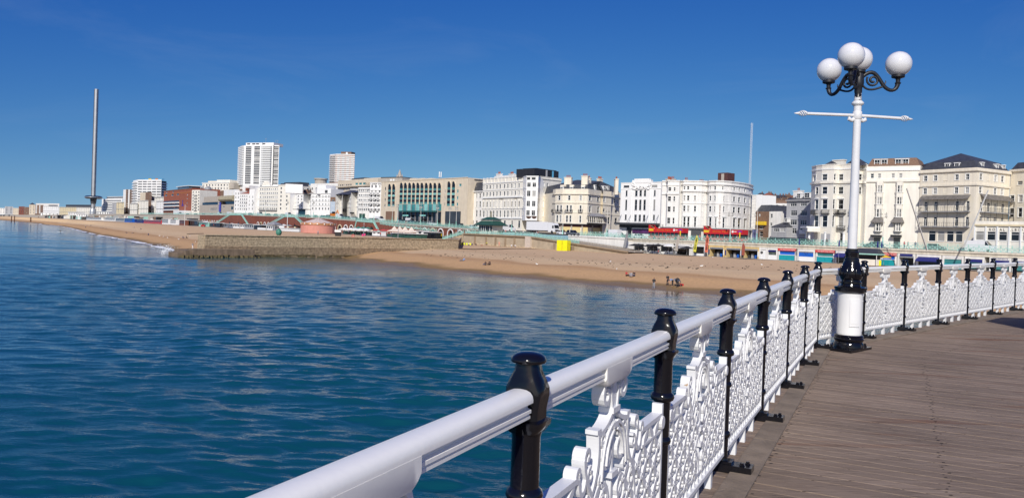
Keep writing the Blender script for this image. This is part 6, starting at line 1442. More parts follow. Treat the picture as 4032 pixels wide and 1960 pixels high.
 for px0, px1, Y, yt, wall, fl, nw, lab in specs:
  nm = 'rooftop_storey' if fl < 3 else ('flats_block' if 'block' in lab or 'flats' in lab else 'terrace_building')
  b = banded(nm, lab, [(px0, Y+(px1-px0)*.35), (px1, Y-(px1-px0)*.35)], yt, wall, max(fl, 1), z0=13 if px0 > 380 else 11, n=[nw] if nw else [0], w=None if nw == 0 else (max(1.2, Y/FPX*(px1-px0)*.5/max(nw, 1))), kind='plain', hf=.5)
  if nw and wall in ('cream2', 'ochre', 'white2'): b.band(b.zt-.8, .5, .5, b.fm); b.band(lerp(b.z0, b.zt, .45), .4, .4, b.fm, 'string_course')
  if 'pyramid' in lab: b.hip(b.zt, b.zt+4, 'slate', run=.45)
  if 'slats' in lab:
   for i in range(7): zz = lerp(b.z0+3, b.zt, i/7); b.boxpart('white_slat', px0+4, px0+9, zz, zz+1.6, -1.0, -.02, 'frame'); b.boxpart('white_slat', px0+18, px0+22, zz, zz+1.6, -1.0, -.02, 'frame')
  b.end()
 # low seafront pavilions near the observation tower
 for i, (px0, px1, Y, y0, y1, wall, lab) in enumerate([(268, 305, 1010, 846, 836, 'glassm', 'glass pavilion with white roof left of the observation tower'), (380, 428, 960, 848, 833, 'white2', 'white flat roofed toll house right of the observation tower'), (160, 232, 1350, 848, 839, 'white2', 'low white seafront restaurant far to the left'), (300, 345, 950, 852, 843, 'grey', 'grey pavilion at the foot of the observation tower')]):
  b = Bld('seafront_pavilion', lab, at(px0, y0, Y).z, 'white2'); zt = at((px0+px1)/2, y1, Y).z; b.front([V2(at(px0, hz(px0), Y+6)), V2(at(px1, hz(px1), Y-6))], zt, [('ev', None, 5, 1.6, [(b.z0+.5, zt-.8)], 'plain')]); b.body(10, zt, top=zt); b.band(zt-.15, .4, .9, b.fm); b.end()
west()
def observation_tower():
 Y = 985; p = at(366, 848, Y); z0 = 11.5; root = thing('observation_tower', 'very tall slim steel observation tower with dark glass ring pod', 'tower', (p.x, p.y, z0)); k = Y/FPX/math.cos(R_(28))
 zt = at(381, 352, Y).z-z0; r = 2.55
 mb = MB(); mb.lathe([(r, 0), (r, zt-1), (r*.98, zt), (.01, zt)], 24); mb.build('shaft', mat('perforated_steel', (.50, .50, .51), .35, .08, .2, metal=.55), root, smooth=40)
 for i in range(8):
  zz = zt*(i+1)/9; m2 = MB(); m2.lathe([(r+.03, zz), (r+.03, zz+.35)], 24); m2.build('can_joint', M['galv'], root)
 for a in (2.2, 3.9, 5.6):
  m2 = MB(); m2.obox((math.cos(a)*(r+.12), math.sin(a)*(r+.12), zt/2), (math.cos(a)*.2, math.sin(a)*.2, 0), (-math.sin(a)*.3, math.cos(a)*.3, 0), (0,0,zt/2-.5)); m2.build('guide_rail', M['darkgrey'], root)
 zp = at(367, 777, Y).z-z0; R = 10.2
 mb = MB(); prof = [(r+1.2, zp-1.9)]+[(lerp(r+3, R, math.sin(t)**.7), zp-2.1*math.cos(t)) for t in np.linspace(.25, math.pi-.25, 12)]+[(r+1.2, zp+1.9)]
 mb.lathe(prof, 40); pod = mb.build('pod', mat('mirrored_pod_glass', (.02, .035, .06), .08, .3, .3, spec=.8), root, smooth=50)
 m2 = MB(); m2.lathe([(R+.05, zp-.35), (R+.12, zp), (R+.05, zp+.35)], 40); m2.build('pod_rim', M['galv'], pod, smooth=50)
 m2 = MB(); m2.lathe([(r+.5, zp-8.2), (r+.9, zp-5), (r+1.3, zp-1.8)], 24); m2.build('pod_collar', M['darkgrey'], pod, smooth=50)
 m2 = MB(); m2.lathe([(r+1.6, 0), (r+1.2, 6), (r+.2, 9)], 20); m2.build('base_collar', M['galv'], root)
observation_tower()
def radio_mast():
 Y = 430; p = at(2951, 740, Y); zb, zt = at(2951, 745, Y).z, at(2951, 484, Y).z; z0 = 12.0
 root = thing('lattice_mast', 'thin pale lattice radio mast rising behind the curved hostel', 'mast', (p.x, p.y, z0)); H_ = zt-z0; w = .55
 cs = [(w*math.cos(a), w*math.sin(a)) for a in (0, 2.1, 4.2)]
 mt = mat('pale_mast_paint', (.55, .62, .70), .5, .1)
 for c in cs: mb = MB(); mb.tube([(c[0], c[1], 0), (c[0], c[1], H_)], .075, 6); mb.build('leg', mt, root)
 mb = MB(); k = int(H_/1.3)
 for i in range(k):
  for j in range(3):
   a, b = cs[j], cs[(j+1) % 3]; za, zb_ = H_*i/k, H_*(i+1)/k
   mb.beam((a[0], a[1], za), (b[0], b[1], zb_), .06, .06); mb.beam((a[0], a[1], za), (b[0], b[1], za), .06, .06)
 mb.build('lattice', mt, root)
radio_mast()
# ================================================================== SEA WALL, TERRACE, GROYNE, RAILINGS
def wall_run(name, label, ss, tf, z0f, z1f, mt, th=1.2, cop=None, cat='wall', step=None):
 """solid wall following a line t=tf(s); ss decreasing or increasing list"""
 root = thing(name, label, cat, W(ss[0], tf(ss[0]), z0f(ss[0])))
 o = root.location.copy(); mb = MB(); k = len(ss)
 for i in range(k-1):
  a, b = ss[i], ss[i+1]
  v = [W(s, tf(s)+d, z)-o for s in (a, b) for d, z in ((0, z0f(s)), (0, z1f(s)), (th, z1f(s)), (th, z0f(s)))]
  mb.add(v, [(0,4,5,1),(1,5,6,2),(2,6,7,3)]+([(0,1,2,3)] if i == 0 else [])+([(7,6,5,4)] if i == k-2 else []))
 mb.build('wall', mt, root)
 if cop:
  mb = MB()
  for i in range(k-1):
   a, b = ss[i], ss[i+1]
   v = [W(s, tf(s)+d, z)-o for s in (a, b) for d, z in ((-.25, z1f(s)-.45), (-.25, z1f(s)+.03), (th-.2, z1f(s)+.03), (th-.2, z1f(s)-.45))]
   mb.add(v, [(0,4,5,1),(1,5,6,2),(3,7,4,0),(0,1,2,3),(7,6,5,4)])
  mb.build('coping', cop, root)
 return root
painted = mat('painted_cream_wall', (.70, .64, .52), .8, .08, .6, streak=.2)
stone = mat('flint_stone', (.42, .33, .22), .95, .35, 2.2, bump=.8, bscale=3)
stone_d = mat('stained_stone', (.27, .20, .13), .95, .35, 1.6, bump=.8, bscale=3)
algae = mat('weedy_concrete', (.11, .085, .04), .9, .4, 1.5, bump=.6, bscale=4)
apron_m = mat('dark_concrete_apron', (.20, .145, .10), .9, .25, .7, bump=.4, bscale=2, streak=.25)
RT = lambda s: fac(s)-27.0
east = list(np.linspace(-40, 150, 39))
wall_run('arcade_wall', 'cream painted rear wall of the beach level arcade', east, lambda s: RT(s)+3.0, lambda s: 2.6, lambda s: rz(s)-.3, painted)
mb = MB(); root = thing('promenade_deck_edge', 'cream cornice along the edge of the upper promenade above the beach shops', 'cornice', W(60, 178, 6)); o = root.location
for i in range(len(east)-1):
 for (d0, d1, za, zb) in ((-.35, 4.0, -.42, -.03), (-.12, .6, -1.05, -.42)):
  v = [W(s, RT(s)+d, rz(s)+z)-o for s in (east[i], east[i+1]) for d, z in ((d0, za), (d0, zb), (d1, zb), (d1, za))]
  mb.add(v, [(0,4,5,1),(1,5,6,2),(3,7,4,0),(0,1,2,3),(7,6,5,4)])
mb.build('cornice_moulding', painted, root)
wall_run('white_sea_wall', 'white painted sea wall behind the ramp beside the yellow container', list(np.linspace(148, 175, 10)), lambda s: RT(s)-.1, lambda s: 2.5, lambda s: rz(s)+.0, M['white'], cop=M['white'])

def shop(px0, px1, label, kind, name='beach_shop'):
 """one bay of the beach-level arcade: piers, fascia and what fills it"""
 s0, s1 = ST(px0, 27), ST(px1, 27); A = W(s0, RT(s0)); B = W(s1, RT(s1)); d = (B-A); L_ = d.length; d /= L_; rot = math.atan2(d.y, d.x); z0 = lz(s0); H_ = rz(s0)-1.05-z0
 r = thing(name, label, 'shop', (A.x, A.y, z0), rot, 'shops along the beach level arcade')
 wallm = {'y': mat('yellow_cream_paint', (.70, .52, .24), .7, .06, .6, streak=.12)}.get(kind[0], M['white'])
 for x in (0, L_-.35):
  mb = MB(); mb.box(x, -.05, 0, x+.35, 2.9, H_); mb.build('pier', wallm, r)
 mb = MB(); mb.box(.35, -.03, H_-.55, L_-.35, .25, H_); f_ = mb.build('fascia', wallm, r)
 x0, x1, zt = .36, L_-.36, H_-.57; n = kind[1:]
 def bx(nm, a, y, z, b, y2, z2, m_): q = MB(); q.box(a, y, z, b, y2, z2); return q.build(nm, M[m_] if isinstance(m_, str) else m_, r)
 if n == 'open':
  bx('interior', x0, 2.4, 0, x1, 2.5, zt, 'iron'); bx('shutter_box', x0, .0, zt-.4, x1, .3, zt, 'galv')
  for i in range(3): bx('stored_goods', x0+.3+i*1.0, 1.4, 0, x0+.9+i*1.0, 2.0, .9+.3*(i % 2), ['darkgrey', 'grey', 'blue'][i])
  for i in range(2): bx('price_board', (x0-.3 if i == 0 else x1+.02), -.12, .5, (x0-.02 if i == 0 else x1+.3), -.06, 1.9, ['navy', 'frame'][i])
 elif n == 'dark':
  bx('glazing', x0, .5, .6, x1, .55, zt, 'glassd'); bx('stall_riser', x0, .35, 0, x1, .6, .6, 'frame')
 elif n == 'awn':
  bx('glazing', x0, .5, .3, x1, .55, zt, 'glassd'); q = MB(); q.add([(x0,-.02,zt),(x1,-.02,zt),(x1,-1.7,zt-.75),(x0,-1.7,zt-.75),(x0,-1.7,zt-.95),(x1,-1.7,zt-.95)], [(0,3,2,1),(3,4,5,2)]); q.build('awning', M['navy'], r)
 elif n == 'gawn':
  bx('glazing', x0, .5, .3, x1, .55, zt, 'glassd'); q = MB(); q.add([(x0,-.02,zt),(x1,-.02,zt),(x1,-1.7,zt-.75),(x0,-1.7,zt-.75)], [(0,3,2,1)]); q.build('awning', M['lead'], r)
 elif n in ('red', 'redteal'):
  bx('sign_board', -.05, -.25, H_-.62, L_+.05, -.06, H_-.02, 'signred'); text(r, 'ICE CREAM COLD DRINKS', .34, (L_*.55, -.27, H_-.44), 0, M['frame'])
  bx('shutter', x0, .2, 1.4, x1, .3, zt, 'blue' if n == 'red' else 'glasst'); bx('counter', x0, -.3, 1.28, x1, .2, 1.4, 'frame')
  for i in range(2): w = (x1-x0)/2; bx('counter_panel', x0+i*w+.02, -.25, 0, x0+(i+1)*w-.02, -.15, 1.28, 'aqua')
 elif n == 'blue':
  bx('shutter', x0, .0, 1.1, x1, .1, zt-.25, 'blue'); bx('shutter_box', x0, -.1, zt-.25, x1, .2, zt, 'lead'); bx('stall_riser', x0, .0, 0, x1, .15, 1.1, 'frame')
  q = MB(); q.ribbon(scroll(L_*.5, 1.95, .33, .33, 0, 1.0, 14), .06, -.03, .0); q.ribbon([(L_*.5-.33, 1.95), (L_*.5-.30, 2.6)], .06, -.03, .0); q.build('graffiti', M['iron'], r)
 elif n == 'teal':
  bx('glazing', x0, .2, 1.2, x1, .25, zt-.2, 'glasst'); bx('panel', x0, .1, 0, x1, .2, 1.15, 'aqua'); bx('transom', x0, .05, zt-.2, x1, .3, zt, 'frame')
 elif n == 'navy':
  bx('blind', x0, .0, zt-.6, x1, .2, zt, 'navy'); bx('glazing', x0, .3, .3, x1, .35, zt-.6, 'glasst')
 elif n == 'info':
  w = (x1-x0)/2
  for i in range(2): bx('white_door', x0+i*w+.03, -.05, 0, x0+(i+1)*w-.03, .05, zt-.1, 'frame')
  q = MB(); q.lathe([(.0001,0),(.36,0),(.36,.03),(.0001,.03)], 16); o_ = q.build('info_disc', M['iron'], r, (x0+w*.5, -.06, zt-.75)); o_.rotation_euler = (R_(90), 0, 0); text(r, 'i', .5, (x0+w*.5, -.11, zt-.92), 0, M['frame'])
 elif n == 'picture':
  bx('window_poster', x0, .0, 1.2, x1, .06, zt-.4, mat('dark_poster', (.10, .13, .11), .5, .6, .9)); bx('blind', x0, -.25, zt-.4, x1, .0, zt-.1, 'navy'); bx('stall_riser', x0, .0, 0, x1, .1, 1.15, 'frame')
 elif n == 'bsign':
  bx('sign_board', x0+.2, -.15, H_-.55, x1-.2, -.05, H_-.1, 'navy'); bx('interior', x0, 1.8, 0, x1, 1.9, zt, 'iron'); bx('shutter_box', x0, .0, zt-.35, x1, .3, zt, 'galv')
 elif n == 'shut':
  bx('roller_shutter', x0, .3, 0, x1, .4, zt, 'lead')
 elif n == 'sign':
  text(r, 'AMUSEMENTS', .45, (L_*.5, -.06, H_-.42), 0, M['navy']); bx('blind', x0, .0, zt-.5, x1, .2, zt, 'navy'); bx('glazing', x0, .3, .3, x1, .35, zt-.5, 'glasst')
 return r
SHOPS = [(2440,2490,'wshut','arcade bay with grey roller shutter behind the tall grey flag'),(2492,2540,'wdark','white arcade cafe bay behind the leftmost black parasol'),(2541,2594,'wdark','white arcade cafe bay behind the pair of black parasols'),(2596,2652,'wdark','white arcade cafe bay behind the white parasol'),
 (2660,2720,'wgawn','arcade bay with sloping grey awning left of the yellow flag'),(2724,2778,'wdark','dark arcade bay between the yellow and orange flags'),(2792,2854,'yopen','yellow cycle hire bay right of the orange flag'),(2857,2922,'yopen','middle yellow cycle hire bay'),(2926,2990,'yopen','yellow cycle hire bay beside the white information doors'),
 (2991,3022,'winfo','narrow bay with two white doors and a round information sign'),(3023,3063,'wpicture','small bay with dark poster window and navy blind'),(3066,3137,'wred','left kiosk bay with coral red sign, blue shutter and aqua counter'),(3142,3210,'wblue','bay with bright blue shutter and black scrawl'),(3214,3288,'wredteal','kiosk bay with coral red sign left of the lamp base'),(3290,3345,'wawn','bay with navy awning just left of the lamp'),
 (3347,3410,'wdark','dark arcade bay hidden behind the lamp base'),(3412,3466,'wdark','arcade bay behind the dark roofed kiosk'),(3468,3532,'wred','coral red signed bay right of the dark roofed kiosk'),(3536,3606,'wbsign','dark open bay with a small navy sign'),(3610,3708,'wawn','wide bay with navy awning behind the pier railing'),(3712,3796,'wteal','bay with teal window and aqua panel'),(3800,3878,'wnavy','bay with navy blind left of the yellow post'),(3898,3984,'wsign','bay with blue lettering above the navy blind'),(3988,4060,'wnavy','last bay at the right edge with navy blind')]
for a, b_, k, l in SHOPS: shop(a, b_, l, k)

# turquoise seafront railing --------------------------------------
tq = M['turq']
pm = MB(); pm.lathe([(.10,0),(.10,.12),(.065,.18),(.055,1.05),(.085,1.1),(.085,1.2),(.05,1.3),(.07,1.38),(.0001,1.46)], 8); POSTM = pm.mesh('post', tq, 50)
def bay_mesh(L_):
 m_ = MB(); 
 for z in (1.32, .98, .14): m_.box(-L_/2, -.04, z-.035, L_/2, .04, z+.035)
 n = 2; w = L_/n
 for i in range(n):
  x0 = -L_/2+i*w; m_.beam((x0, 0, .16), (x0+w, 0, .96), .06, .10, (0,1,0)); m_.beam((x0, .01, .96), (x0+w, .01, .16), .06, .10, (0,1,0)); m_.box(x0+w-.03, -.03, .14, x0+w+.03, .03, .98)
  m_.ribbon(scroll(x0+w/2, .56, .24, .24, 0, 1.0, 10), .08, -.025, .03)
 return m_.mesh('infill', tq)
def seafront_rail(pts, label, name='seafront_railing', bay=2.1):
 """pts: world points"""
 r = thing(name, label, 'railing', pts[0]); o = Vector(pts[0]); bm = bay_mesh(bay)
 for i in range(len(pts)-1):
  A, B = Vector(pts[i]), Vector(pts[i+1]); n = max(1, int(round((B-A).length/bay))); d = B-A
  for j in range(n):
   p = A+d*(j/n); q = A+d*((j+1)/n); m_ = (p+q)/2; po = link('post', POSTM, r, p-o)
   f_ = link('infill', bm, r, m_-o); f_.rotation_euler = (0, -math.atan2(d.z, math.hypot(d.x, d.y)), math.atan2(d.y, d.x)); f_.scale = ((q-p).length/bay, 1, 1)
 link('post', POSTM, r, Vector(pts[-1])-o)
 return r
def rail_line(s0, s1, off=27.0, dz=0.0, n=10): return [W(s, fac(s)-off+.1, rz(s)+dz) for s in np.linspace(s0, s1, n)]
seafront_rail(rail_line(28, 100), 'turquoise seafront railing above the shops at the right, partly behind the lamp')
seafront_rail(rail_line(100, 176), 'turquoise seafront railing in front of the two red buses')
seafront_rail(rail_line(214, 300), 'turquoise seafront railing below the beige hotel', bay=2.6)
seafront_rail(rail_line(300, 470), 'turquoise seafront railing above the brick arches and carousel', bay=3.0)
seafront_rail(rail_line(470, 760), 'faint turquoise railing of the far promenade towards the brick hotel', bay=5.0)
wall_run('far_sea_wall', 'grey sea wall of the far promenade', list(np.linspace(560, 3300, 60)), RT, lambda s: lz(s)-.6, lambda s: rz(s), M['concrete'], cop=M['concrete'])

fw = bpy.data.objects['far_sea_wall']; rs = random.Random(17); s = 566
while s < 1500:      # openings of the far lower promenade
 w = rs.uniform(3, 7); h = rs.uniform(2.6, min(5.5, rz(s)-lz(s)-.8)); d = (W(s-1, RT(s-1))-W(s, RT(s))).normalized(); q = MB(); q.box(-w/2, -rs.uniform(.3, 5), 0, w/2, .1, h); q.build('lock_up', rs.choice([M['iron'], M['white2'], M['grey'], M['dbrick'], M['darkgrey'], M['cream2'], M['concrete'], M['turq']]), fw, W(s, RT(s), lz(s))-fw.location, rz_=math.atan2(d.y, d.x)); s += w+rs.uniform(.5, 4)
# brick arched wall ------------------------------------------------
def arches():
 ss = list(np.linspace(214, 560, 60)); r = wall_run('brick_arch_wall', 'long red brick sea wall with painted arches below the turquoise railing', ss, RT, lambda s: lz(s)-.6, lambda s: rz(s), M['brick'], cop=M['concrete'])
 o = r.location; cols = ['ochre', 'white2', 'iron', 'cream2', 'white2', 'iron']
 i = 0; s = 222
 while s < 556:
  w = 4.2; a = W(s, RT(s)-.12); d = (W(s-1, RT(s-1))-W(s, RT(s))).normalized(); h = 2.1; m_ = MB()
  pts = [(-w/2+.3, 0), (-w/2+.3, h)]+[((w/2-.3)*math.cos(t), h+(w/2-.3)*math.sin(t)) for t in np.linspace(math.pi, 0, 9)]+[(w/2-.3, h), (w/2-.3, 0)]
  m_.ribbon(pts, .42, -.12, .25); ar = m_.build('arch', M[cols[(i*7+i//3) % 6]] if cols[(i*7+i//3) % 6] != 'iron' else M['white2'], r, W(s, RT(s), lz(s))-o, rz_=math.atan2(d.y, d.x))
  q = MB(); q.add([(0, .0, 1)]+[(x, .0, z) for x, z in pts], [(0, k, k+1) for k in range(1, len(pts))]+[(0, len(pts), 1)]); q.build('dark_doorway', M['iron'], ar)
  if i % 3: q = MB(); q.box(-.9, -.06, 0, .9, .02, 1.9); q.build('door', M[['amber', 'ochre', 'teal', 'navy'][i % 4]], ar)
  s += w+1.0+(i % 4)*.4; i += 1
 # brick stair ramp with three arches, rising to a landing
 def ramp(px0, pxa, pxb, px1, label, na, off=33):
  sA, sa, sb, sB = ST(px0, off), ST(pxa, off), ST(pxb, off), ST(px1, off); t = lambda s: fac(s)-off
  rr = thing('brick_stair_ramp', label, 'stairs', W(sA, t(sA), lz(sA))); oo = rr.location; m_ = MB()
  prof = [(sA, lz(sA)+.2), (sa, rz(sa)-.2), (sb, rz(sb)-.2), (sB, lz(sB)+.2)]
  for (a, za), (b, zb) in zip(prof, prof[1:]):
   v = [W(a, t(a), lz(a)-.5), W(a, t(a), za), W(b, t(b), zb), W(b, t(b), lz(b)-.5)]; v2 = [W(a, t(a)+6, lz(a)-.5), W(a, t(a)+6, za), W(b, t(b)+6, zb), W(b, t(b)+6, lz(b)-.5)]
   m_.add([x-oo for x in v+v2], [(0,1,2,3),(1,5,6,2),(7,6,5,4)])
  m_.build('wall', M['brick'], rr); rl = MB()
  for (a, za), (b, zb) in zip(prof, prof[1:]):
   for dz, wv in ((1.15, .13), (.7, .08), (.25, .16), (-.02, .3)): rl.beam(W(a, t(a)-.05, za+dz)-oo, W(b, t(b)-.05, zb+dz)-oo, wv, wv)
   k = max(2, int((W(a, t(a))-W(b, t(b))).length/1.3))
   for j in range(k+1): s_ = lerp(a, b, j/k); zz = lerp(za, zb, j/k); rl.beam(W(s_, t(s_)-.05, zz)-oo, W(s_, t(s_)-.05, zz+1.2)-oo, .12, .12, (0,1,0))
  rl.build('stair_railing', tq, rr)
  for i in range(na):
   s_ = lerp(sa, sb, (i+.5)/na) if na > 1 else (sa+sb)/2; s_ = lerp(lerp(sA, sa, .75), lerp(sb, sB, .25), (i+.5)/na); w = 4.0; h = 2.0; d = (W(s_-1, t(s_-1))-W(s_, t(s_))).normalized()
   pts = [(-w/2+.3, 0), (-w/2+.3, h)]+[((w/2-.3)*math.cos(q), h+(w/2-.3)*math.sin(q)) for q in np.linspace(math.pi, 0, 9)]+[(w/2-.3, h), (w/2-.3, 0)]
   q = MB(); q.ribbon(pts, .3, -.15, .2); ar = q.build('arch', M['brick'] if False else mat('dark_red_brick', (.22,.06,.035)), rr, W(s_, t(s_), lz(s_))-oo, rz_=math.atan2(d.y, d.x)); q = MB(); q.add([(0,-.03,1)]+[(x,-.03,z) for x, z in pts], [(0,k,k+1) for k in range(1,len(pts))]+[(0,len(pts),1)]); q.build('dark_doorway', M['iron'], ar); q = MB(); q.box(-1.0,-.1,1.0,1.0,-.04,2.2); q.build('yellow_panel', M['ochre'], ar)
 ramp(1036, 1120, 1160, 1222, 'brick double stair ramp with turquoise railings and three arches left of the carousel', 3)
 ramp(838, 905, 950, 985, 'brick stair ramp with turquoise railing farther along the arches', 2)
 ramp(1393, 1404, 1470, 1498, 'stair bridge with turquoise railing behind the white parasols', 3, 32)
arches()
# sloping ramp rail below the beige hotel
pts = []
for px, y in ((1496, 872), (1560, 882), (1640, 893), (1720, 903)):
 pts.append(PT(px, 32, 0)); pts[-1].z = at(px, y+11, pts[-1].y).z
seafront_rail(pts, 'second turquoise railing sloping down below the hotel cars', bay=2.6)
rr = thing('ramp_wall', 'brick and render wall carrying the sloping turquoise railing', 'wall', pts[0]); mb = MB()
for a, b_ in zip(pts, pts[1:]): mb.add([a-pts[0], b_-pts[0], Vector((b_.x, b_.y, 4.0))-pts[0], Vector((a.x, a.y, 4.0))-pts[0]], [(0,3,2,1)]); mb.add([a-pts[0], b_-pts[0], b_-pts[0]+Vector((2,2.4,0)), a-pts[0]+Vector((2,2.4,0))], [(0,1,2,3)])
mb.build('wall', M['brick'], rr)

# stone walls ------------------------------------------------------
def masonry(mb, A, B, z0, z1, rs, row=.38, proud=.10, lmin=.35, lmax=.9, out=None, top=None):
 d = B-A; L_ = d.length; d = d/L_; n = out; z = z0; k = 0
 while z < z1-.08:
  h = min(row*rs.uniform(.8, 1.2), z1-z); x = -rs.uniform(0, .4)
  while x < L_:
   l = rs.uniform(lmin, lmax); a, b = max(0, x+.02), min(L_, x+l-.02)
   if b-a > .1:
    zt = z+h
    if top is not None: zt = min(zt, lerp(top[0], top[1], (a+b)/2/L_))
    if zt-z > .1:
     p = rs.uniform(.02, proud); c = A+d*((a+b)/2)+n*(p/2)+Vector((0,0,(z+zt)/2+rs.uniform(-.02,.02)))
     mb.obox(c, d*((b-a)/2), n*(p/2+.06), Vector((0,0,(zt-z)/2-.018)))
   x += l
  z += h; k += 1
def groyne():
 P_ = [W(172, 61), W(172, 100), W(172, 131), W(213, 163.5)]; tops = [4.75, 5.05, 5.15, 5.2]
 r = thing('stone_groyne', 'long stone groyne wall running out from the terrace into the sea', 'groyne', P_[0]); o = P_[0]; rs = random.Random(8); mb = MB(); st1, st2, st3 = MB(), MB(), MB()
 for i in range(3):
  A, B = P_[i], P_[i+1]; d = (B-A).normalized(); n = Vector((d.y, -d.x, 0)); w = -n*4.0
  v = [A, B, B+w, A+w]; zz = (tops[i], tops[i+1], tops[i+1], tops[i])
  mb.add([p-o+Vector((0,0,-2)) for p in v]+[p-o+Vector((0,0,z)) for p, z in zip(v, zz)], [(0,1,5,4),(2,3,7,6),(4,5,6,7),(3,0,4,7),(1,2,6,5)])
  masonry(st2, A-o, B-o, -.3, 2.4, rs, .40, .14, .4, 1.1, n); masonry(st1, A-o, B-o, 2.4, tops[i+1], rs, .36, .10, .3, .8, n, (tops[i], tops[i+1]))
  masonry(st3, A-o, B-o, -.5, .65, rs, .5, .34, .5, 1.5, n)
 # square end
 A, B = P_[0]-o, P_[0]-o+Vector((-UX*0, 0, 0)); e0 = P_[0]-o; dn = Vector((UX, UY, 0)).normalized()
 masonry(st1, e0+dn*4, e0, 1.6, 4.7, rs, .36, .1, .4, .9, Vector((-NX, -NY, 0)))
 mb.build('core', mat('mortar', (.30, .23, .16), .95, .2, 1), r); stuff(st1.build('stonework', stone, r)); stuff(st2.build('stained_stonework', stone_d, r)); stuff(st3.build('weedy_footing', algae, r))
 cp_ = MB()
 for i in range(3): cp_.beam(P_[i]-o+Vector((0,0,tops[i]+.06)), P_[i+1]-o+Vector((0,0,tops[i+1]+.06)), .7, .2)
 cp_.build('coping', stone, r)
 # low concrete apron round the head
 a = MB()
 for (s0, s1, t0, t1, z1) in ((168.8, 172.6, 57.5, 71, 1.75), (169.2, 176.5, 56.2, 61.5, 1.45), (170, 176, 54.8, 56.4, .9)):
  v = [W(s0, t0), W(s1, t0), W(s1, t1), W(s0, t1)]; a.add([p-o+Vector((0,0,-2)) for p in v]+[p-o+Vector((rs.uniform(-.1,.1),rs.uniform(-.1,.1),z1)) for p in v], [(0,1,5,4),(1,2,6,5),(2,3,7,6),(3,0,4,7),(4,5,6,7)])
 a.build('apron', apron_m, r)
 f_ = MB()
 for i in range(90):
  t = rs.uniform(54.5, 72); p = W(168.6-rs.uniform(0, .6), t); f_.obox(p-o+Vector((0,0,rs.uniform(-.2,.35))), Vector((rs.uniform(.2,.6),rs.uniform(-.2,.2),0)), Vector((rs.uniform(-.1,.1),rs.uniform(.2,.5),0)), Vector((0,0,rs.uniform(.15,.35))))
 stuff(f_.build('weedy_rocks', algae, r))
groyne()
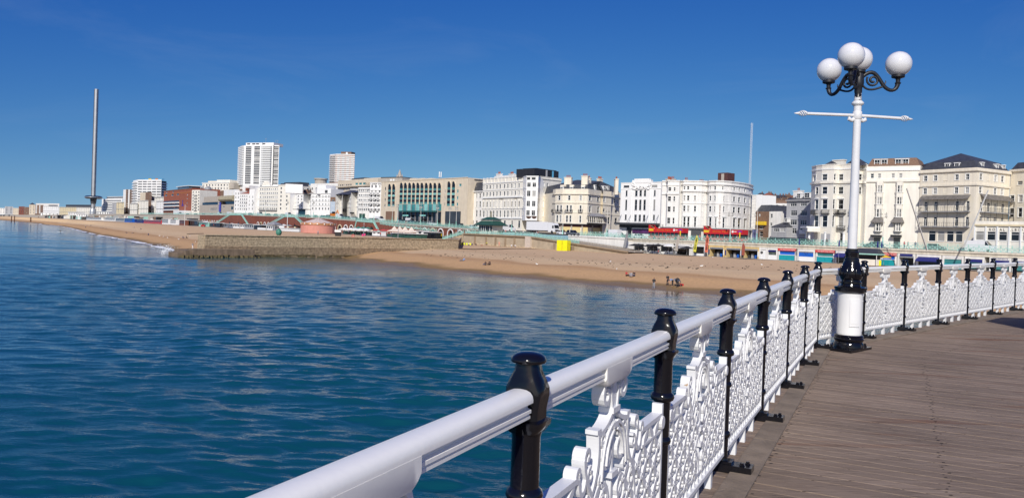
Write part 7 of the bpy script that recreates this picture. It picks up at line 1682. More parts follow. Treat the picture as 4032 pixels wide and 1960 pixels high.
def terrace():
 r = thing('stone_terrace', 'flint panelled stone terrace wall with a ramp down to the beach', 'wall', W(213, 165, 2.5)); o = r.location; rs = random.Random(9)
 prof = [(213.5, 6.75), (180, 6.6), (139, 3.45)]; mb = MB(); pan = MB(); n = Vector((-NX, -NY, 0)); bands = MB(); lo = MB()
 for (a, za), (b, zb) in zip(prof, prof[1:]):
  A, B = W(a, 165), W(b, 165); bk = Vector((NX, NY, 0))*12.0
  mb.add([p-o for p in (A+Vector((0,0,1.5)), B+Vector((0,0,1.5)), B+Vector((0,0,zb)), A+Vector((0,0,za)), A+bk+Vector((0,0,za)), B+bk+Vector((0,0,zb)))], [(0,1,2,3),(3,2,5,4)])
  masonry(pan, A-o+Vector((0,0,o.z-o.z)), B-o, 2.6-2.5, max(za, zb)-2.5-.55, rs, .42, .07, .4, .9, n, (za-2.5-.55, zb-2.5-.55))
  bands.beam(A-o+n*.12+Vector((0,0,za+.03)), B-o+n*.12+Vector((0,0,zb+.03)), .75, .42); bands.beam(A-o+n*.06+Vector((0,0,za-.42)), B-o+n*.06+Vector((0,0,zb-.42)), .3, .18)
 # west return up to the promenade
 mb.add([p-o for p in (W(213.5,165,1.5), W(213.5,165,6.75), W(213.5,178,6.75), W(213.5,178,1.5))], [(0,1,2,3)])
 mb.build('wall', mat('terrace_mortar', (.40, .33, .24), .95, .15, .6), r); stuff(pan.build('flint_panels', mat('flint_panel', (.50, .41, .29), .95, .3, 1.8, bump=.7, bscale=3), r)); bands.build('coping', mat('brown_coping', (.30, .225, .15), .9, .15, .6), r)
 for s_ in (207, 201, 196, 191, 186.5, 168, 160):
  z1 = 6.6 if s_ > 180 else lerp(6.6, 3.45, (180-s_)/41); q = MB(); q.obox(W(s_, 164.85, (z1+2.3)/2-.2)-o, Vector((UX,UY,0))*.35, Vector((NX,NY,0))*.16, Vector((0,0,(z1-2.3)/2-.3))); q.build('pilaster', mat('brown_coping', (.30,.225,.15)), r)
 q = MB(); q.obox(W(179.5, 164.7, 4.9)-o, Vector((UX,UY,0))*1.2, Vector((NX,NY,0))*.5, Vector((0,0,1.75))); q.build('end_pier', mat('pale_pier', (.55, .47, .40), .9, .1), r)
 seafront_rail([W(213, 165.2, 6.85), W(180, 165.2, 6.7)], 'turquoise railing on the stone terrace in front of the green shelter', bay=1.9)
 seafront_rail([W(180, 165.2, 6.7), W(158, 165.2, 5.05)], 'turquoise railing descending the ramp to the yellow container', bay=1.9)
 g = thing('ramp_handrail', 'plain grey handrail down the lower part of the ramp right of the yellow container', 'railing', W(158, 165.3, 5.0)); oo = g.location; q = MB()
 for dz in (1.0, .55): q.beam(W(158, 165.3, 5.05+dz)-oo, W(139, 165.3, 3.5+dz)-oo, .07, .07)
 for i in range(15): s_ = lerp(158, 139, i/14); zz = lerp(5.05, 3.5, i/14); q.beam(W(s_, 165.3, zz)-oo, W(s_, 165.3, zz+1.0)-oo, .07, .07, (0,1,0))
 q.build('rails', mat('grey_brown_steel', (.22, .19, .16), .6, .1), g)
 # stairs from the terrace to the lower promenade
 t = thing('stone_stairs', 'stone steps with turquoise handrails beside the end of the groyne', 'stairs', W(214, 166, 4)); oo = t.location
 for i in range(12):
  q = MB(); s_ = 214+i*1.0; z1 = 6.6-i*.22; q.obox(W(s_+.5, 167.5, (z1+3)/2)-oo, Vector((UX,UY,0))*.5, Vector((NX,NY,0))*2.2, Vector((0,0,(z1-3)/2))); q.build('step', stone, t)
 seafront_rail([W(213.5, 165, 6.8), W(226, 165.1, 4.1)], 'turquoise handrail going down the stone steps', bay=1.6); seafront_rail([W(213.5, 169.9, 6.8), W(226, 169.9, 4.1)], 'rear turquoise handrail of the stone steps', bay=1.6)
terrace()
# ================================================================== THINGS ON THE BEACH AND PROMENADE
def place(px, off): s = ST(px, off); return s, fac(s)-off
def coast_rot(s): d = W(s-1, fac(s-1))-W(s, fac(s)); return math.atan2(d.y, d.x)
# people -----------------------------------------------------------
def pose_mesh(J, B, rad):
 """J joints, B bones [(a,b,kind)], rad radius per joint -> one continuous body"""
 names = list(J); me = bpy.data.meshes.new('body'); me.from_pydata([J[k] for k in names], [(names.index(a), names.index(b)) for a, b, _ in B], [])
 o = bpy.data.objects.new('body', me); COL.objects.link(o); o.modifiers.new('s', 'SKIN'); sb = o.modifiers.new('u', 'SUBSURF'); sb.levels = 1
 for i, k in enumerate(names): r = rad.get(k.rstrip('LR'), .05); me.skin_vertices[0].data[i].radius = (r, r); me.skin_vertices[0].data[i].use_root = (k == 'pel')
 dg = bpy.context.evaluated_depsgraph_get(); nm = bpy.data.meshes.new_from_object(o.evaluated_get(dg)); bpy.data.objects.remove(o); bpy.data.meshes.remove(me)
 seg = [(Vector(J[a]), Vector(J[b]), k) for a, b, k in B]; idx = []
 for p in nm.polygons:
  c = p.center; best = (9, 0)
  for a, b, k in seg:
   d = b-a; t = max(0, min(1, (c-a).dot(d)/max(d.length_squared, 1e-6))); q = (c-a-d*t).length
   if q < best[0]: best = (q, k)
  k = best[1]
  if k == 3: k = 3 if (c.z > J['head'][2]+.0 and p.normal.y > -.45) or p.normal.y > .35 else 0
  idx.append(k)
 for _ in range(4): nm.materials.append(None)
 nm.polygons.foreach_set('material_index', idx); nm.polygons.foreach_set('use_smooth', [True]*len(idx)); return nm
RAD = dict(pel=.135, spi=.125, che=.15, neck=.055, head=.095, crown=.075, hip=.10, kne=.068, ank=.045, toe=.035, sho=.075, elb=.048, wri=.036, han=.035)
BON = [('pel','spi',1),('spi','che',1),('che','neck',1),('neck','head',0),('head','crown',3)]+[b for s in 'LR' for b in (('pel','hip'+s,2),('hip'+s,'kne'+s,2),('kne'+s,'ank'+s,2),('ank'+s,'toe'+s,0),('che','sho'+s,1),('sho'+s,'elb'+s,1),('elb'+s,'wri'+s,0),('wri'+s,'han'+s,0))]
def mk(core, leg, arm):
 J = dict(core)
 for s, x in (('L', -1), ('R', 1)):
  for k, v in {**leg, **arm}.items():
   v = v[0] if (isinstance(v[0], tuple) and x < 0) else (v[1] if isinstance(v[0], tuple) else v); J[k+s] = (v[0]*x, v[1], v[2])
 return J
CS = dict(pel=(0,0,.95), spi=(0,0,1.12), che=(0,0,1.33), neck=(0,-.01,1.49), head=(0,-.03,1.60), crown=(0,-.02,1.70))
LS = dict(hip=(.10,0,.90), kne=(.11,-.02,.50), ank=(.11,.02,.08), toe=(.12,-.15,.03)); AS = dict(sho=(.19,0,1.40), elb=(.25,.03,1.13), wri=(.26,-.06,.90), han=(.26,-.09,.80))
CSIT = dict(pel=(0,0,.14), spi=(0,.03,.30), che=(0,.02,.52), neck=(0,-.02,.67), head=(0,-.05,.78), crown=(0,-.04,.88))
POSES = dict(stand=mk(CS, LS, AS), walk=mk(CS, dict(hip=(.10,0,.90), kne=((.11,-.20,.52),(.11,.04,.50)), ank=((.11,-.22,.10),(.11,.34,.18)), toe=((.12,-.38,.06),(.12,.22,.05))), dict(sho=(.19,0,1.40), elb=((.25,.16,1.15),(.25,-.10,1.14)), wri=((.25,.10,.92),(.24,-.28,.98)), han=((.25,.06,.83),(.24,-.34,.92)))),
 sit=mk(CSIT, dict(hip=(.10,-.04,.12), kne=(.13,-.42,.34), ank=(.12,-.62,.06), toe=(.12,-.76,.04)), dict(sho=(.18,0,.58), elb=(.24,-.14,.36), wri=(.16,-.36,.36), han=(.10,-.42,.36))),
 lounge=mk(dict(pel=(0,0,.14), spi=(0,.08,.28), che=(0,.20,.46), neck=(0,.24,.60), head=(0,.22,.72), crown=(0,.23,.82)), dict(hip=(.10,-.06,.12), kne=(.12,-.50,.20), ank=(.12,-.90,.08), toe=(.12,-.96,.16)), dict(sho=(.18,.20,.52), elb=(.26,.34,.30), wri=(.28,.46,.08), han=(.28,.40,.04))),
 bend=mk(dict(pel=(0,.05,.92), spi=(0,-.08,1.02), che=(0,-.30,1.06), neck=(0,-.46,1.04), head=(0,-.56,1.02), crown=(0,-.64,1.0)), dict(hip=(.10,.05,.88), kne=(.11,.02,.50), ank=(.11,.05,.08), toe=(.12,-.12,.03)), dict(sho=(.18,-.34,1.02), elb=(.20,-.48,.80), wri=(.16,-.62,.62), han=(.14,-.68,.56))),
 lie=mk(dict(pel=(0,0,.13), spi=(0,.18,.13), che=(0,.40,.14), neck=(0,.56,.14), head=(0,.68,.14), crown=(0,.78,.14)), dict(hip=(.10,-.05,.12), kne=(.12,-.45,.16), ank=(.12,-.85,.07), toe=(.13,-.92,.14)), dict(sho=(.19,.46,.12), elb=(.30,.26,.08), wri=(.32,.04,.06), han=(.32,-.04,.05))))
PMESH = {k: pose_mesh(v, BON, RAD) for k, v in POSES.items()}
_pc = {}
def person(p, face, pose, top, bot, label, group=None, sc=1.0, hair='hair', skinlegs=False):
 key = (pose, top, bot, hair)
 if key not in _pc:
  me = PMESH[pose].copy()
  for i, m_ in enumerate((M['skin'], M[top], M[bot], M[hair])): me.materials[i] = m_
  _pc[key] = me
 o = link('person', _pc[key], None, p, face); o.scale = (sc, sc, sc); return tag(o, label, 'person', group)
def beach_at(px, y):
 """point on the beach seen at pixel (px,y)"""
 Y = 3030*5/(y-hz(px))
 for _ in range(30):
  p = at(px, y, Y); s, t = st(p); z = bz(s, min(t, prom_t(s)+20)) if t < prom_t(s) else lz(s); d = ray(px, y); Y2 = (z-EYE)/(d[2]/d[1]); Y = .5*Y+.5*max(20, Y2)
 p = at(px, y, Y); s, t = st(p)
 if 139 < s < 214 and t > 163.2:      # keep in front of the terrace wall
  q = _ratio(px); t = 163.2; s = t*(q*NY-NX)/(UX-q*UY); return W(s, t, bz(s, t))
 return Vector((p.x, p.y, p.z))
B_ = beach_at
person(B_(2574, 1138), 2.6, 'stand', 'darkcloth', 'greycloth', 'person in dark top and grey shorts standing at the water edge')
person(B_(2628, 1125), .5, 'stand', 'darkcloth', 'darkcloth', 'person in a dark coat standing left of the pushchair')
person(B_(2647, 1127), -1.2, 'bend', 'bluecloth', 'darkcloth', 'person in light blue bending over beside the pushchair')
person(B_(2668, 1132), 2.4, 'bend', 'denim', 'darkcloth', 'person in navy leaning over the pushchair')
person(B_(2466, 1087), .9, 'sit', 'redcloth', 'darkcloth', 'person in red sitting on the shingle with two companions')
person(B_(2484, 1090), -.2, 'sit', 'greycloth', 'greycloth', 'person in grey sitting in the middle of the group of three')
person(B_(2497, 1088), -.8, 'sit', 'darkcloth', 'denim', 'person in dark clothes sitting at the right of the group of three')
person(B_(1824, 1028), -1.0, 'lounge', 'bluecloth', 'denim', 'person in light blue leaning back on the beach with legs stretched out')
person(B_(1912, 1044), -.9, 'sit', 'darkcloth', 'denim', 'left of two people sitting together on the beach slope')
person(B_(1928, 1043), -.8, 'sit', 'darkcloth', 'darkcloth', 'right of two people sitting together on the beach slope')
person(B_(758, 982), 1.3, 'walk', 'greycloth', 'whitecloth', 'person in pale trousers walking at the tip of the stone groyne')
person(B_(1967, 966), .2, 'stand', 'peachcloth', 'peachcloth', 'person in peach pink standing against the stone terrace wall')
for i, (px, po, tp, bt) in enumerate(((1806,'stand','whitecloth','darkcloth'),(1822,'sit','darkcloth','darkcloth'),(1845,'sit','whitecloth','darkcloth'),(1859,'sit','denim','denim'),(1874,'lounge','darkcloth','denim'),(1896,'lie','darkcloth','redcloth'),(1917,'bend','hivis','darkcloth'),(2016,'sit','whitecloth','greycloth'),(2030,'sit','whitecloth','greycloth'))):
 person(B_(px, 964.5+(px-1806)*.03), .3*(i % 3)-.2, po, tp, bt, ['person in white top standing left of the yellow vests', 'first seated person by the yellow vests', 'person in white seated by the yellow vests', 'person in navy seated right of the yellow vests', 'person in black leaning back below the terrace wall', 'person lying below the terrace wall', 'person in yellow vest bending over below the terrace wall', 'left of two people in white at the foot of the terrace', 'right of two people in white at the foot of the terrace'][i])
for i, (px, y) in enumerate(((1811, 963), (1817, 963.5), (1828, 963.5), (1838, 964), (1846, 964), (1852, 964.5))):
 p = B_(px, y); mb = MB(); rs = random.Random(i); mb.lathe([(.30,0),(.34,.2),(.30,.5),(.16,.66),(.0001,.70)], 8); tag(mb.build('vest_bundle', M['hivis'], None, p, smooth=60), 'bright yellow vest bundle, %s from the left below the terrace wall' % ['first','second','third','fourth','fifth','sixth'][i], 'bundle', 'yellow bundles')
for i, (px, y, po) in enumerate(((508,886,'sit'),(528,897,'lounge'),(554,904,'sit'),(496,918,'sit'),(522,918,'lie'),(584,926,'sit'),(358,889,'sit'),(398,897,'lie'),(407,898,'lie'),(418,900,'lie'),(337,898,'stand'),(720,938,'sit'),(733,938,'sit'),(1252,925,'stand'),(905,897,'sit'))):
 person(B_(px, y), i*.7, po, ['darkcloth','greycloth','denim'][i % 3], ['darkcloth','denim'][i % 2], 'distant beach visitor, %s' % ['near the blue hoarding','sitting behind the leading sunbather','sitting mid beach left of the groyne','sitting low on the far beach','lying low on the far beach','sitting lowest on the far slope','sitting far left above the surf','first of three lying by the surf','second of three lying by the surf','third of three lying by the surf','standing alone at the far surf','left of a pair beside the groyne','right of a pair beside the groyne','standing before the pink carousel','sitting by the beach stalls'][i], 'distant beach visitors')
def pushchair():
 p = B_(2672, 1126); r = thing('pushchair', 'dark pushchair with hood and red bag on the wet shingle', 'pushchair', p, .6)
 mb = MB(); mb.add([(-.25,-.1,.45),(.25,-.1,.45),(.25,.35,.5),(-.25,.35,.5),(-.25,.5,1.0),(.25,.5,1.0)], [(0,1,2,3),(3,2,5,4)]); mb.box(-.26,-.12,.38,.26,.36,.46); mb.build('seat', M['darkcloth'], r)
 mb = MB(); mb.lathe([(.36*math.cos(a), .36*math.sin(a)) for a in np.linspace(0, 1.5, 5)], 10, (0,.25,.85)); mb.build('hood', M['darkcloth'], r)
 mb = MB(); mb.beam((0,.45,.6), (0,.85,1.05), .5, .03); mb.beam((0,-.4,.15), (0,.4,.55), .05, .05); mb.build('frame', M['galv'], r)
 for x, y in ((-.25,-.35),(.25,-.35),(-.28,.4),(.28,.4)): mb = MB(); mb.lathe([(.0001,-.03),(.14,-.03),(.14,.03),(.0001,.03)], 12); w = mb.build('wheel', M['tyre'], r, (x,y,.14)); w.rotation_euler = (0, R_(90), 0)
 mb = MB(); mb.box(.3,-.3,.0,.75,.0,.35); mb.build('red_bag', M['red'], r)
pushchair()
# yellow container
def container():
 p = B_(2242, 981)-Vector((NX, NY, 0))*2.2; p.z = bz(*st(p)); r = thing('yellow_container', 'bright yellow shipping container standing on the beach below the ramp', 'container', p, -.42); L_, D_, H_ = 2.5, 2.9, 3.1
 mb = MB(); mb.box(-L_*.62,-D_/2,0,L_*.62,D_/2,H_); mb.build('body', M['yellow'], r)
 for i in range(9): q = MB(); q.box(-L_*.60,-D_/2-.05,.18+i*.28,L_*.60,-D_/2-.0,.30+i*.28); q.build('door_rib' if i % 4 else 'door_bar', M['yellow'], r)
 for i in range(10): q = MB(); y = -D_/2+.15+i*.29; q.box(L_*.62,y,.15,L_*.62+.05,y+.14,H_-.15); q.build('side_rib', M['yellow'], r)
 for x in (-L_*.62, L_*.62): q = MB(); q.box(x-.07,-D_/2-.07,0,x+.07,-D_/2+.02,H_+.03); q.build('corner_post', M['yellow'], r)
 q = MB(); q.box(-.03,-D_/2-.07,.1,.03,-D_/2-.04,H_-.1); q.build('door_gap', M['iron'], r)
container()
# parasols, flags ---------------------------------------------------
def parasol(p, R, h, m_, label, group, drop=.45, n=8, closed=False, cat='parasol'):
 r = thing('parasol', label, cat, p, random.random(), group); mb = MB(); mb.tube([(0,0,0),(0,0,h)], .035, 6); mb.build('pole', M['galv'], r)
 mb = MB(); mb.lathe([(R,-drop-.14),(R,-drop),(.04,.06),(.0001,.1)] if not closed else [(.16,-1.5),(.20,-.9),(.12,-.2),(.03,.05)], n, (0,0,h)); mb.build('canopy', M[m_], r); mb = MB(); mb.lathe([(.28,0),(.28,.08),(.05,.12)], 8); mb.build('base', M['iron'], r); return r
for i, (px, m_, dz) in enumerate(((2499,'blackcanvas',0),(2515,'blackcanvas',.1),(2558,'blackcanvas',0),(2574,'blackcanvas',.1),(2592,'blackcanvas',.25),(2635,'canvas',.25),(2706,'blackcanvas',-.1))):
 s, t = place(px, 29.5 if i % 2 else 31.5); parasol(W(s, t, lz(s)), 1.9, 2.55+dz, m_, ['leftmost black cafe parasol by the arcade', 'second black cafe parasol by the arcade', 'third black cafe parasol by the arcade', 'fourth black cafe parasol by the arcade', 'fifth and tallest black cafe parasol by the arcade', 'white cafe parasol right of the black ones', 'black parasol under the grey awning'][i], 'cafe parasols by the arcade')
rs = random.Random(21)
def cafe_set():
 t = thing('cafe_table', 'round white cafe table', 'table'); mb = MB(); mb.lathe([(.0001,.70),(.38,.70),(.38,.73),(.0001,.73)], 12); mb.build('table_top', M['frame'], t); mb = MB(); mb.tube([(0,0,.03),(0,0,.70)], .035, 6); mb.lathe([(.25,0),(.25,.03),(.0001,.04)], 10); mb.build('stem', M['galv'], t)
 c = thing('cafe_chair', 'grey cafe chair', 'chair'); mb = MB(); mb.box(-.21,-.21,.43,.21,.21,.46); mb.build('seat', M['galv'], c); mb = MB(); mb.box(-.21,.18,.60,.21,.21,.90); mb.build('backrest', M['galv'], c)
 for x, y in ((-.19,-.19),(.19,-.19),(-.19,.19),(.19,.19)): mb = MB(); mb.box(x-.015,y-.015,0,x+.015,y+.015,.90 if y > 0 else .44); mb.build('leg', M['galv'], c)
 return t, c
T0, C0 = cafe_set()
for i in range(9):
 s, t = place(2497+i*19.5, 30.2+(i % 3)*1.1); p = W(s, t, lz(s)); o = T0 if i == 0 else dup(T0, p); o.location = p; o['label'] = 'cafe table outside the arcade, %s from the left' % ['first','second','third','fourth','fifth','sixth','seventh','eighth','ninth'][i]; o['group'] = 'cafe tables'
 for j in range(2):
  q = p+Vector((.75*(1 if j else -1), rs.uniform(-.3,.3), 0)); c = C0 if i == 0 and j == 0 else dup(C0, q); c.location = q; c.rotation_euler = (0,0,rs.uniform(0,6)); c['label'] = 'grey cafe chair on the %s side of the %s cafe table from the left' % (('right' if j else 'left'), ['first','second','third','fourth','fifth','sixth','seventh','eighth','ninth'][i]); c['group'] = 'cafe chairs'
 if i % 2: person(p+Vector((.1,.8,.32)), 2.9+i, 'sit', ['darkcloth','whitecloth','redcloth','denim'][i//2 % 4], 'darkcloth', 'customer seated outside the arcade cafe, %s from the left' % ['first','second','third','fourth'][i//2], 'cafe customers')
def flag(px, off, h, w, m_, label, txt=None, lean=.12):
 s, t = place(px, off); p = W(s, t, lz(s)); r = thing('feather_flag', label, 'flag', p, coast_rot(s)); mb = MB(); k = 10; pole = []; L_ = []; Rr = []
 for i in range(k+1):
  f_ = i/k; x = lean*h*f_+.10*h*max(0, f_-.75)**1.5*4; pole.append((x, 0, h*f_)); ww = w*(1 if f_ < .8 else max(.15, 1-(f_-.8)*4.0)); L_.append((x, 0, h*f_)); Rr.append((x-ww*.0+ww, .04*math.sin(i), h*f_-.1*ww))
 mb.tube(pole, .035, 6); mb.build('pole', M['galv'], r); q = MB()
 for i in range(2, k): q.add([L_[i], Rr[i], Rr[i+1], L_[i+1], tuple(Vector(L_[i])+Vector((0,.02,0))), tuple(Vector(Rr[i])+Vector((0,.02,0))), tuple(Vector(Rr[i+1])+Vector((0,.02,0))), tuple(Vector(L_[i+1])+Vector((0,.02,0)))], [(0,1,2,3),(7,6,5,4)])
 q.build('banner', m_, r)
 if txt: text(r, txt, w*.80, (lean*h*.32+w*.80, -.07, h*.30), 0, M['iron'], roll=math.pi/2-math.atan(lean), align='LEFT')
flag(2452, 30, 6.4, .9, M['lead'], 'tall dull grey feather flag at the left end of the cafe', None, .22)
flag(2658, 30, 5.6, .9, M['concrete'], 'tall dull brown feather flag right of the white parasol', None, .12)
flag(2728, 31, 5.6, .95, mat('lemon_flag', (.70,.66,.08), .7, .06), 'yellow feather flag with black lettering', 'BIKE HIRE', .16)
flag(2775, 31, 5.8, .95, mat('orange_flag', (.70,.17,.10), .7, .06), 'orange red feather flag with dark lettering', 'BIKE HIRE', .07)
flag(2921, 28.5, 3.9, .9, mat('rust_flag', (.32,.08,.05), .7, .1), 'small rust red flag between the yellow bays', None, .03)
for px, l in ((3147, 'closed navy parasol between the red sign and blue shutter'), (3304, 'closed navy parasol left of the lamp'), (3456, 'closed navy parasol left of the dark roofed kiosk'), (3472, 'closed navy parasol behind the dark roofed kiosk')): s, t = place(px, 30); parasol(W(s, t, lz(s)), 1, 5.4, 'navy', l, 'closed navy parasols', closed=True)
s, t = place(3482, 31); parasol(W(s, t, lz(s)), 1.5, 2.4, 'amber', 'open yellow parasol right of the dark roofed kiosk', None, .5)
def kiosk():
 s, t = place(3420, 33.5); r = thing('beach_kiosk', 'beach kiosk with dark sloping roof and turquoise trim behind the lamp', 'kiosk', W(s, t, lz(s)), coast_rot(s)); mb = MB(); mb.box(-2.3,-1.2,0,2.3,1.2,1.3); mb.build('counter', M['cream2'], r); mb = MB(); mb.box(-2.2,.2,1.3,2.2,1.1,2.4); mb.build('hatch', M['iron'], r)
 mb = MB(); mb.frustum([(-2.9,-2.0),(2.9,-2.0),(2.9,1.6),(-2.9,1.6)], 2.55, [(-2.2,-.2),(2.0,-.2),(2.0,1.2),(-2.2,1.2)], 3.7); mb.build('roof', M['darkgrey'], r); mb = MB(); mb.box(-2.92,-2.02,2.32,2.92,-1.94,2.58); mb.box(2.86,-2.0,2.32,2.93,1.6,2.58); mb.build('trim', M['turq'], r)
 for x in (-2.6, 2.6): mb = MB(); mb.box(x-.05,-1.8,0,x+.05,-1.7,2.4); mb.build('post', M['frame'], r)
 b = thing('yellow_bin', 'yellow bin beside the beach kiosk', 'bin', W(*place(3466, 33), lz(s))); mb = MB(); mb.lathe([(.32,0),(.34,1.0),(.36,1.05),(.3,1.15),(.0001,1.2)], 4, ph=.78); mb.build('body', M['yellow'], b); mb = MB(); mb.lathe([(.05,.0),(.05,.02)], 8, (0,-.3,.8)); mb.build('slot', M['iron'], b)
kiosk()
# two slanting poles of the bungee frame
for (a, b_, l) in (((3796, 975), (3893, 748), 'long pale lattice pole leaning right in front of the corner hotel'), ((3652, 985), (3571, 742), 'long pale pole leaning left in front of the flat bayed hotel')):
 p, q = at(*a, 158), at(*b_, 158); r = thing('slanting_pole', l, 'pole', p, 0); v = q-p; pv = Vector((0,.35,0))
 for k in (0, 1): mb = MB(); mb.tube([pv*k, v+pv*k*.5], .09, 6); mb.build('tube', mat('pale_grey_paint', (.50,.50,.48), .6, .1), r)
 mb = MB(); [mb.beam(v*f_, v*f_+pv, .05, .05) for f_ in np.linspace(.05, .95, 14)]; mb.build('rungs', mat('pale_grey_paint', (.50,.50,.48)), r)
# lamps on the promenade --------------------------------------------
def prom_lamp():
 r = thing('street_lamp', 'seafront lamp', 'street lamp'); mb = MB(); mb.lathe([(.30,0),(.30,.3),(.20,.5),(.22,1.0),(.15,1.3),(.13,2.3),(.17,2.4),(.10,2.5)], 10); mb.build('base', M['turq'], r, smooth=40)
 mb = MB(); mb.lathe([(.10,2.5),(.075,6.6),(.11,6.7),(.06,6.9),(.05,8.6),(.10,8.7),(.0001,9.2)], 8); mb.build('column', mat('lamp_cream_paint', (.66,.63,.58), .5, .05), r, smooth=40)
 for sx in (-1, 1):
  mb = MB(); mb.tube([(x*sx, 0, z) for x, z in bez((.05,6.9),(.7,7.0),(.9,7.9),(.45,8.1))], .035, 6); mb.tube([(x*sx, 0, z) for x, z in scroll(.38,7.6,.28,.06,-1.4,1.2)], .03, 6); mb.build('scroll_arm', M['iron'], r)
  mb = MB(); mb.lathe([(.03,.0),(.16,-.08),(.24,-.45),(.12,-.75),(.0001,-.8)], 8, (.62*sx,0,7.55)); mb.build('lantern', mat('lantern_glass', (.45,.44,.40), .2, .1), r)
 return r
PL = prom_lamp(); first = True
for px, off, l in ((3475,26,'behind the dark roofed kiosk'),(2979,26,'beside the brown brick house'),(2874,26,'in front of the right hand bus'),(2389,26,'in front of the cream corner building'),(2014,24,'right of the green shelter'),(1795,26,'at the left end of the terrace'),(1769,22,'left of the terrace stairs'),(1721,26,'at the right end of the beige hotel'),(1655,26,'right of the hotel entrance'),(1563,26,'left of the hotel entrance'),(1543,22,'at the left end of the beige hotel'),(1471,26,'in front of the lettered hotel'),(1424,26,'left of the lettered hotel'),(1325,26,'beside the small brown house'),(1233,26,'behind the carousel roof'),(1131,26,'above the brick stair ramp'),(1044,26,'in front of the broad cream hotel'),(995,26,'above the far brick arches'),(966,26,'before the red roofed hotel'),(860,26,'in front of the conference hall'),(2215,22,'beside the lorry cab')):
 s, t = place(px, off); p = W(s, t, rz(s)); o = PL if first else dup(PL, p, coast_rot(s)); o.location = p; o.rotation_euler = (0,0,coast_rot(s)); first = False; o['label'] = 'ornate twin lantern seafront lamp '+l; o['group'] = 'seafront lamps'
# vehicles ----------------------------------------------------------
def car_mesh(L_, Wd, H_, cabin, m_):
 """outline extruded and tapered: body with arches, tapered cabin"""
 b = MB(); z0 = .22; hood = H_*.60
 sec = [(-L_/2,z0,hood*.78),(-L_/2+.12,z0,hood*.93),(-L_/2+cabin[0],z0,hood),(L_/2-cabin[1],z0,hood),(L_/2-.1,z0,hood*.9),(L_/2,z0,hood*.72)]
 vs_ = []; 
 for i, (x, a, c) in enumerate(sec):
  w = Wd/2*(.90 if i in (0, 5) else 1); vs_ += [(x,-w*.96,a),(x,-w,lerp(a,c,.55)),(x,-w*.93,c),(x,w*.93,c),(x,w,lerp(a,c,.55)),(x,w*.96,a)]
 b.add(vs_, [(i*6+j, (i+1)*6+j, (i+1)*6+(j+1)%6, i*6+(j+1)%6) for i in range(5) for j in range(6)]+[(0,1,2,3,4,5), tuple(30+j for j in (5,4,3,2,1,0))])
 g = MB(); x0, x1 = -L_/2+cabin[0]-.05, L_/2-cabin[1]+.05; xa, xb = x0+cabin[2], x1-cabin[3]; w0, w1 = Wd/2*.92, Wd/2*.74; zr = H_-.05
 g.add([(x0,-w0,hood-.02),(x1,-w0,hood-.02),(x1,w0,hood-.02),(x0,w0,hood-.02),(xa,-w1,zr),(xb,-w1,zr),(xb,w1,zr),(xa,w1,zr)], [(0,1,5,4),(1,2,6,5),(2,3,7,6),(3,0,4,7)])
 rf = MB(); rf.add([(xa-.03,-w1-.03,zr-.04),(xb+.03,-w1-.03,zr-.04),(xb+.03,w1+.03,zr-.04),(xa-.03,w1+.03,zr-.04),(xa+.1,-w1+.08,H_),(xb-.1,-w1+.08,H_),(xb-.1,w1-.08,H_),(xa+.1,w1-.08,H_)], [(0,1,5,4),(1,2,6,5),(2,3,7,6),(3,0,4,7),(4,5,6,7)]); 
 for f_ in (.0, .48, 1.0): rf.beam((lerp(x0,x1,f_)*.97,-w0-.005,hood), (lerp(xa,xb,f_),-w1-.01,zr), .07, .05)
 return b, g, rf
WM = MB(); WM.lathe([(.0001,-.1),(.20,-.1),(.31,-.09),(.33,-.05),(.33,.05),(.31,.09),(.20,.1),(.0001,.1)], 16); WM = WM.mesh('wheel', M['tyre'], 40); HM = MB(); HM.lathe([(.0001,-.112),(.19,-.112),(.20,-.1)], 10); HM = HM.mesh('hub_cap', M['galv'])
def vehicle(px, off, label, paint, kind='car', back=False, dz=-.12):
 s, t = place(px, off); L_, Wd, H_, cab = dict(car=(4.3,1.75,1.48,(.55,1.15,.45,.7)), suv=(4.6,1.85,1.75,(.3,1.15,.3,.6)), cab=(4.6,1.8,1.8,(.35,1.2,.3,.6)), van=(5.6,2.0,2.45,(.1,.9,.12,.8)))[kind]
 r = thing(kind if kind != 'cab' else 'taxi', label, 'car' if kind != 'van' else 'van', W(s, t, rz(s)+dz), coast_rot(s)+(math.pi if back else 0)); pm_ = M[paint] if isinstance(paint, str) else paint; b, g, rf = car_mesh(L_, Wd, H_, cab, pm_)
 b.build('body', pm_, r, smooth=35)
 if kind == 'van':
  mb = MB(); mb.box(-L_/2,-Wd/2*.97,H_*.55,L_/2-1.7,Wd/2*.97,H_); mb.build('load_box', pm_, r)
 g.build('windows', M['glassd'], r); rf.build('roof', pm_, r, smooth=35)
 for x in (-L_*.31, L_*.32):
  for y in (-Wd/2+.06, Wd/2-.06): w = link('wheel', WM, r, (x,y,.33)); w.rotation_euler = (R_(-90 if y > 0 else 90), 0, 0); link('hub_cap', HM, w)
 for y in (-.6, .6): mb = MB(); mb.box(L_/2-.06,y-.18,.62,L_/2+.01,y+.18,.76); mb.build('headlight', M['frame'], r); mb = MB(); mb.box(-L_/2-.01,y-.16,.7,-L_/2+.05,y+.16,.85); mb.build('tail_light', M['red'], r)
 return r
wp, bp_, gp, np_ = mat('white_car_paint', (.75,.75,.76), .25, .02, coat=.5), mat('black_car_paint', (.012,.012,.014), .2, .02, coat=.6), mat('grey_car_paint', (.10,.11,.12), .25, .02, coat=.5), mat('navy_car_paint', (.012,.025,.10), .25, .02, coat=.5); rp_ = mat('red_car_paint', (.5,.02,.02), .25, .02, coat=.5)
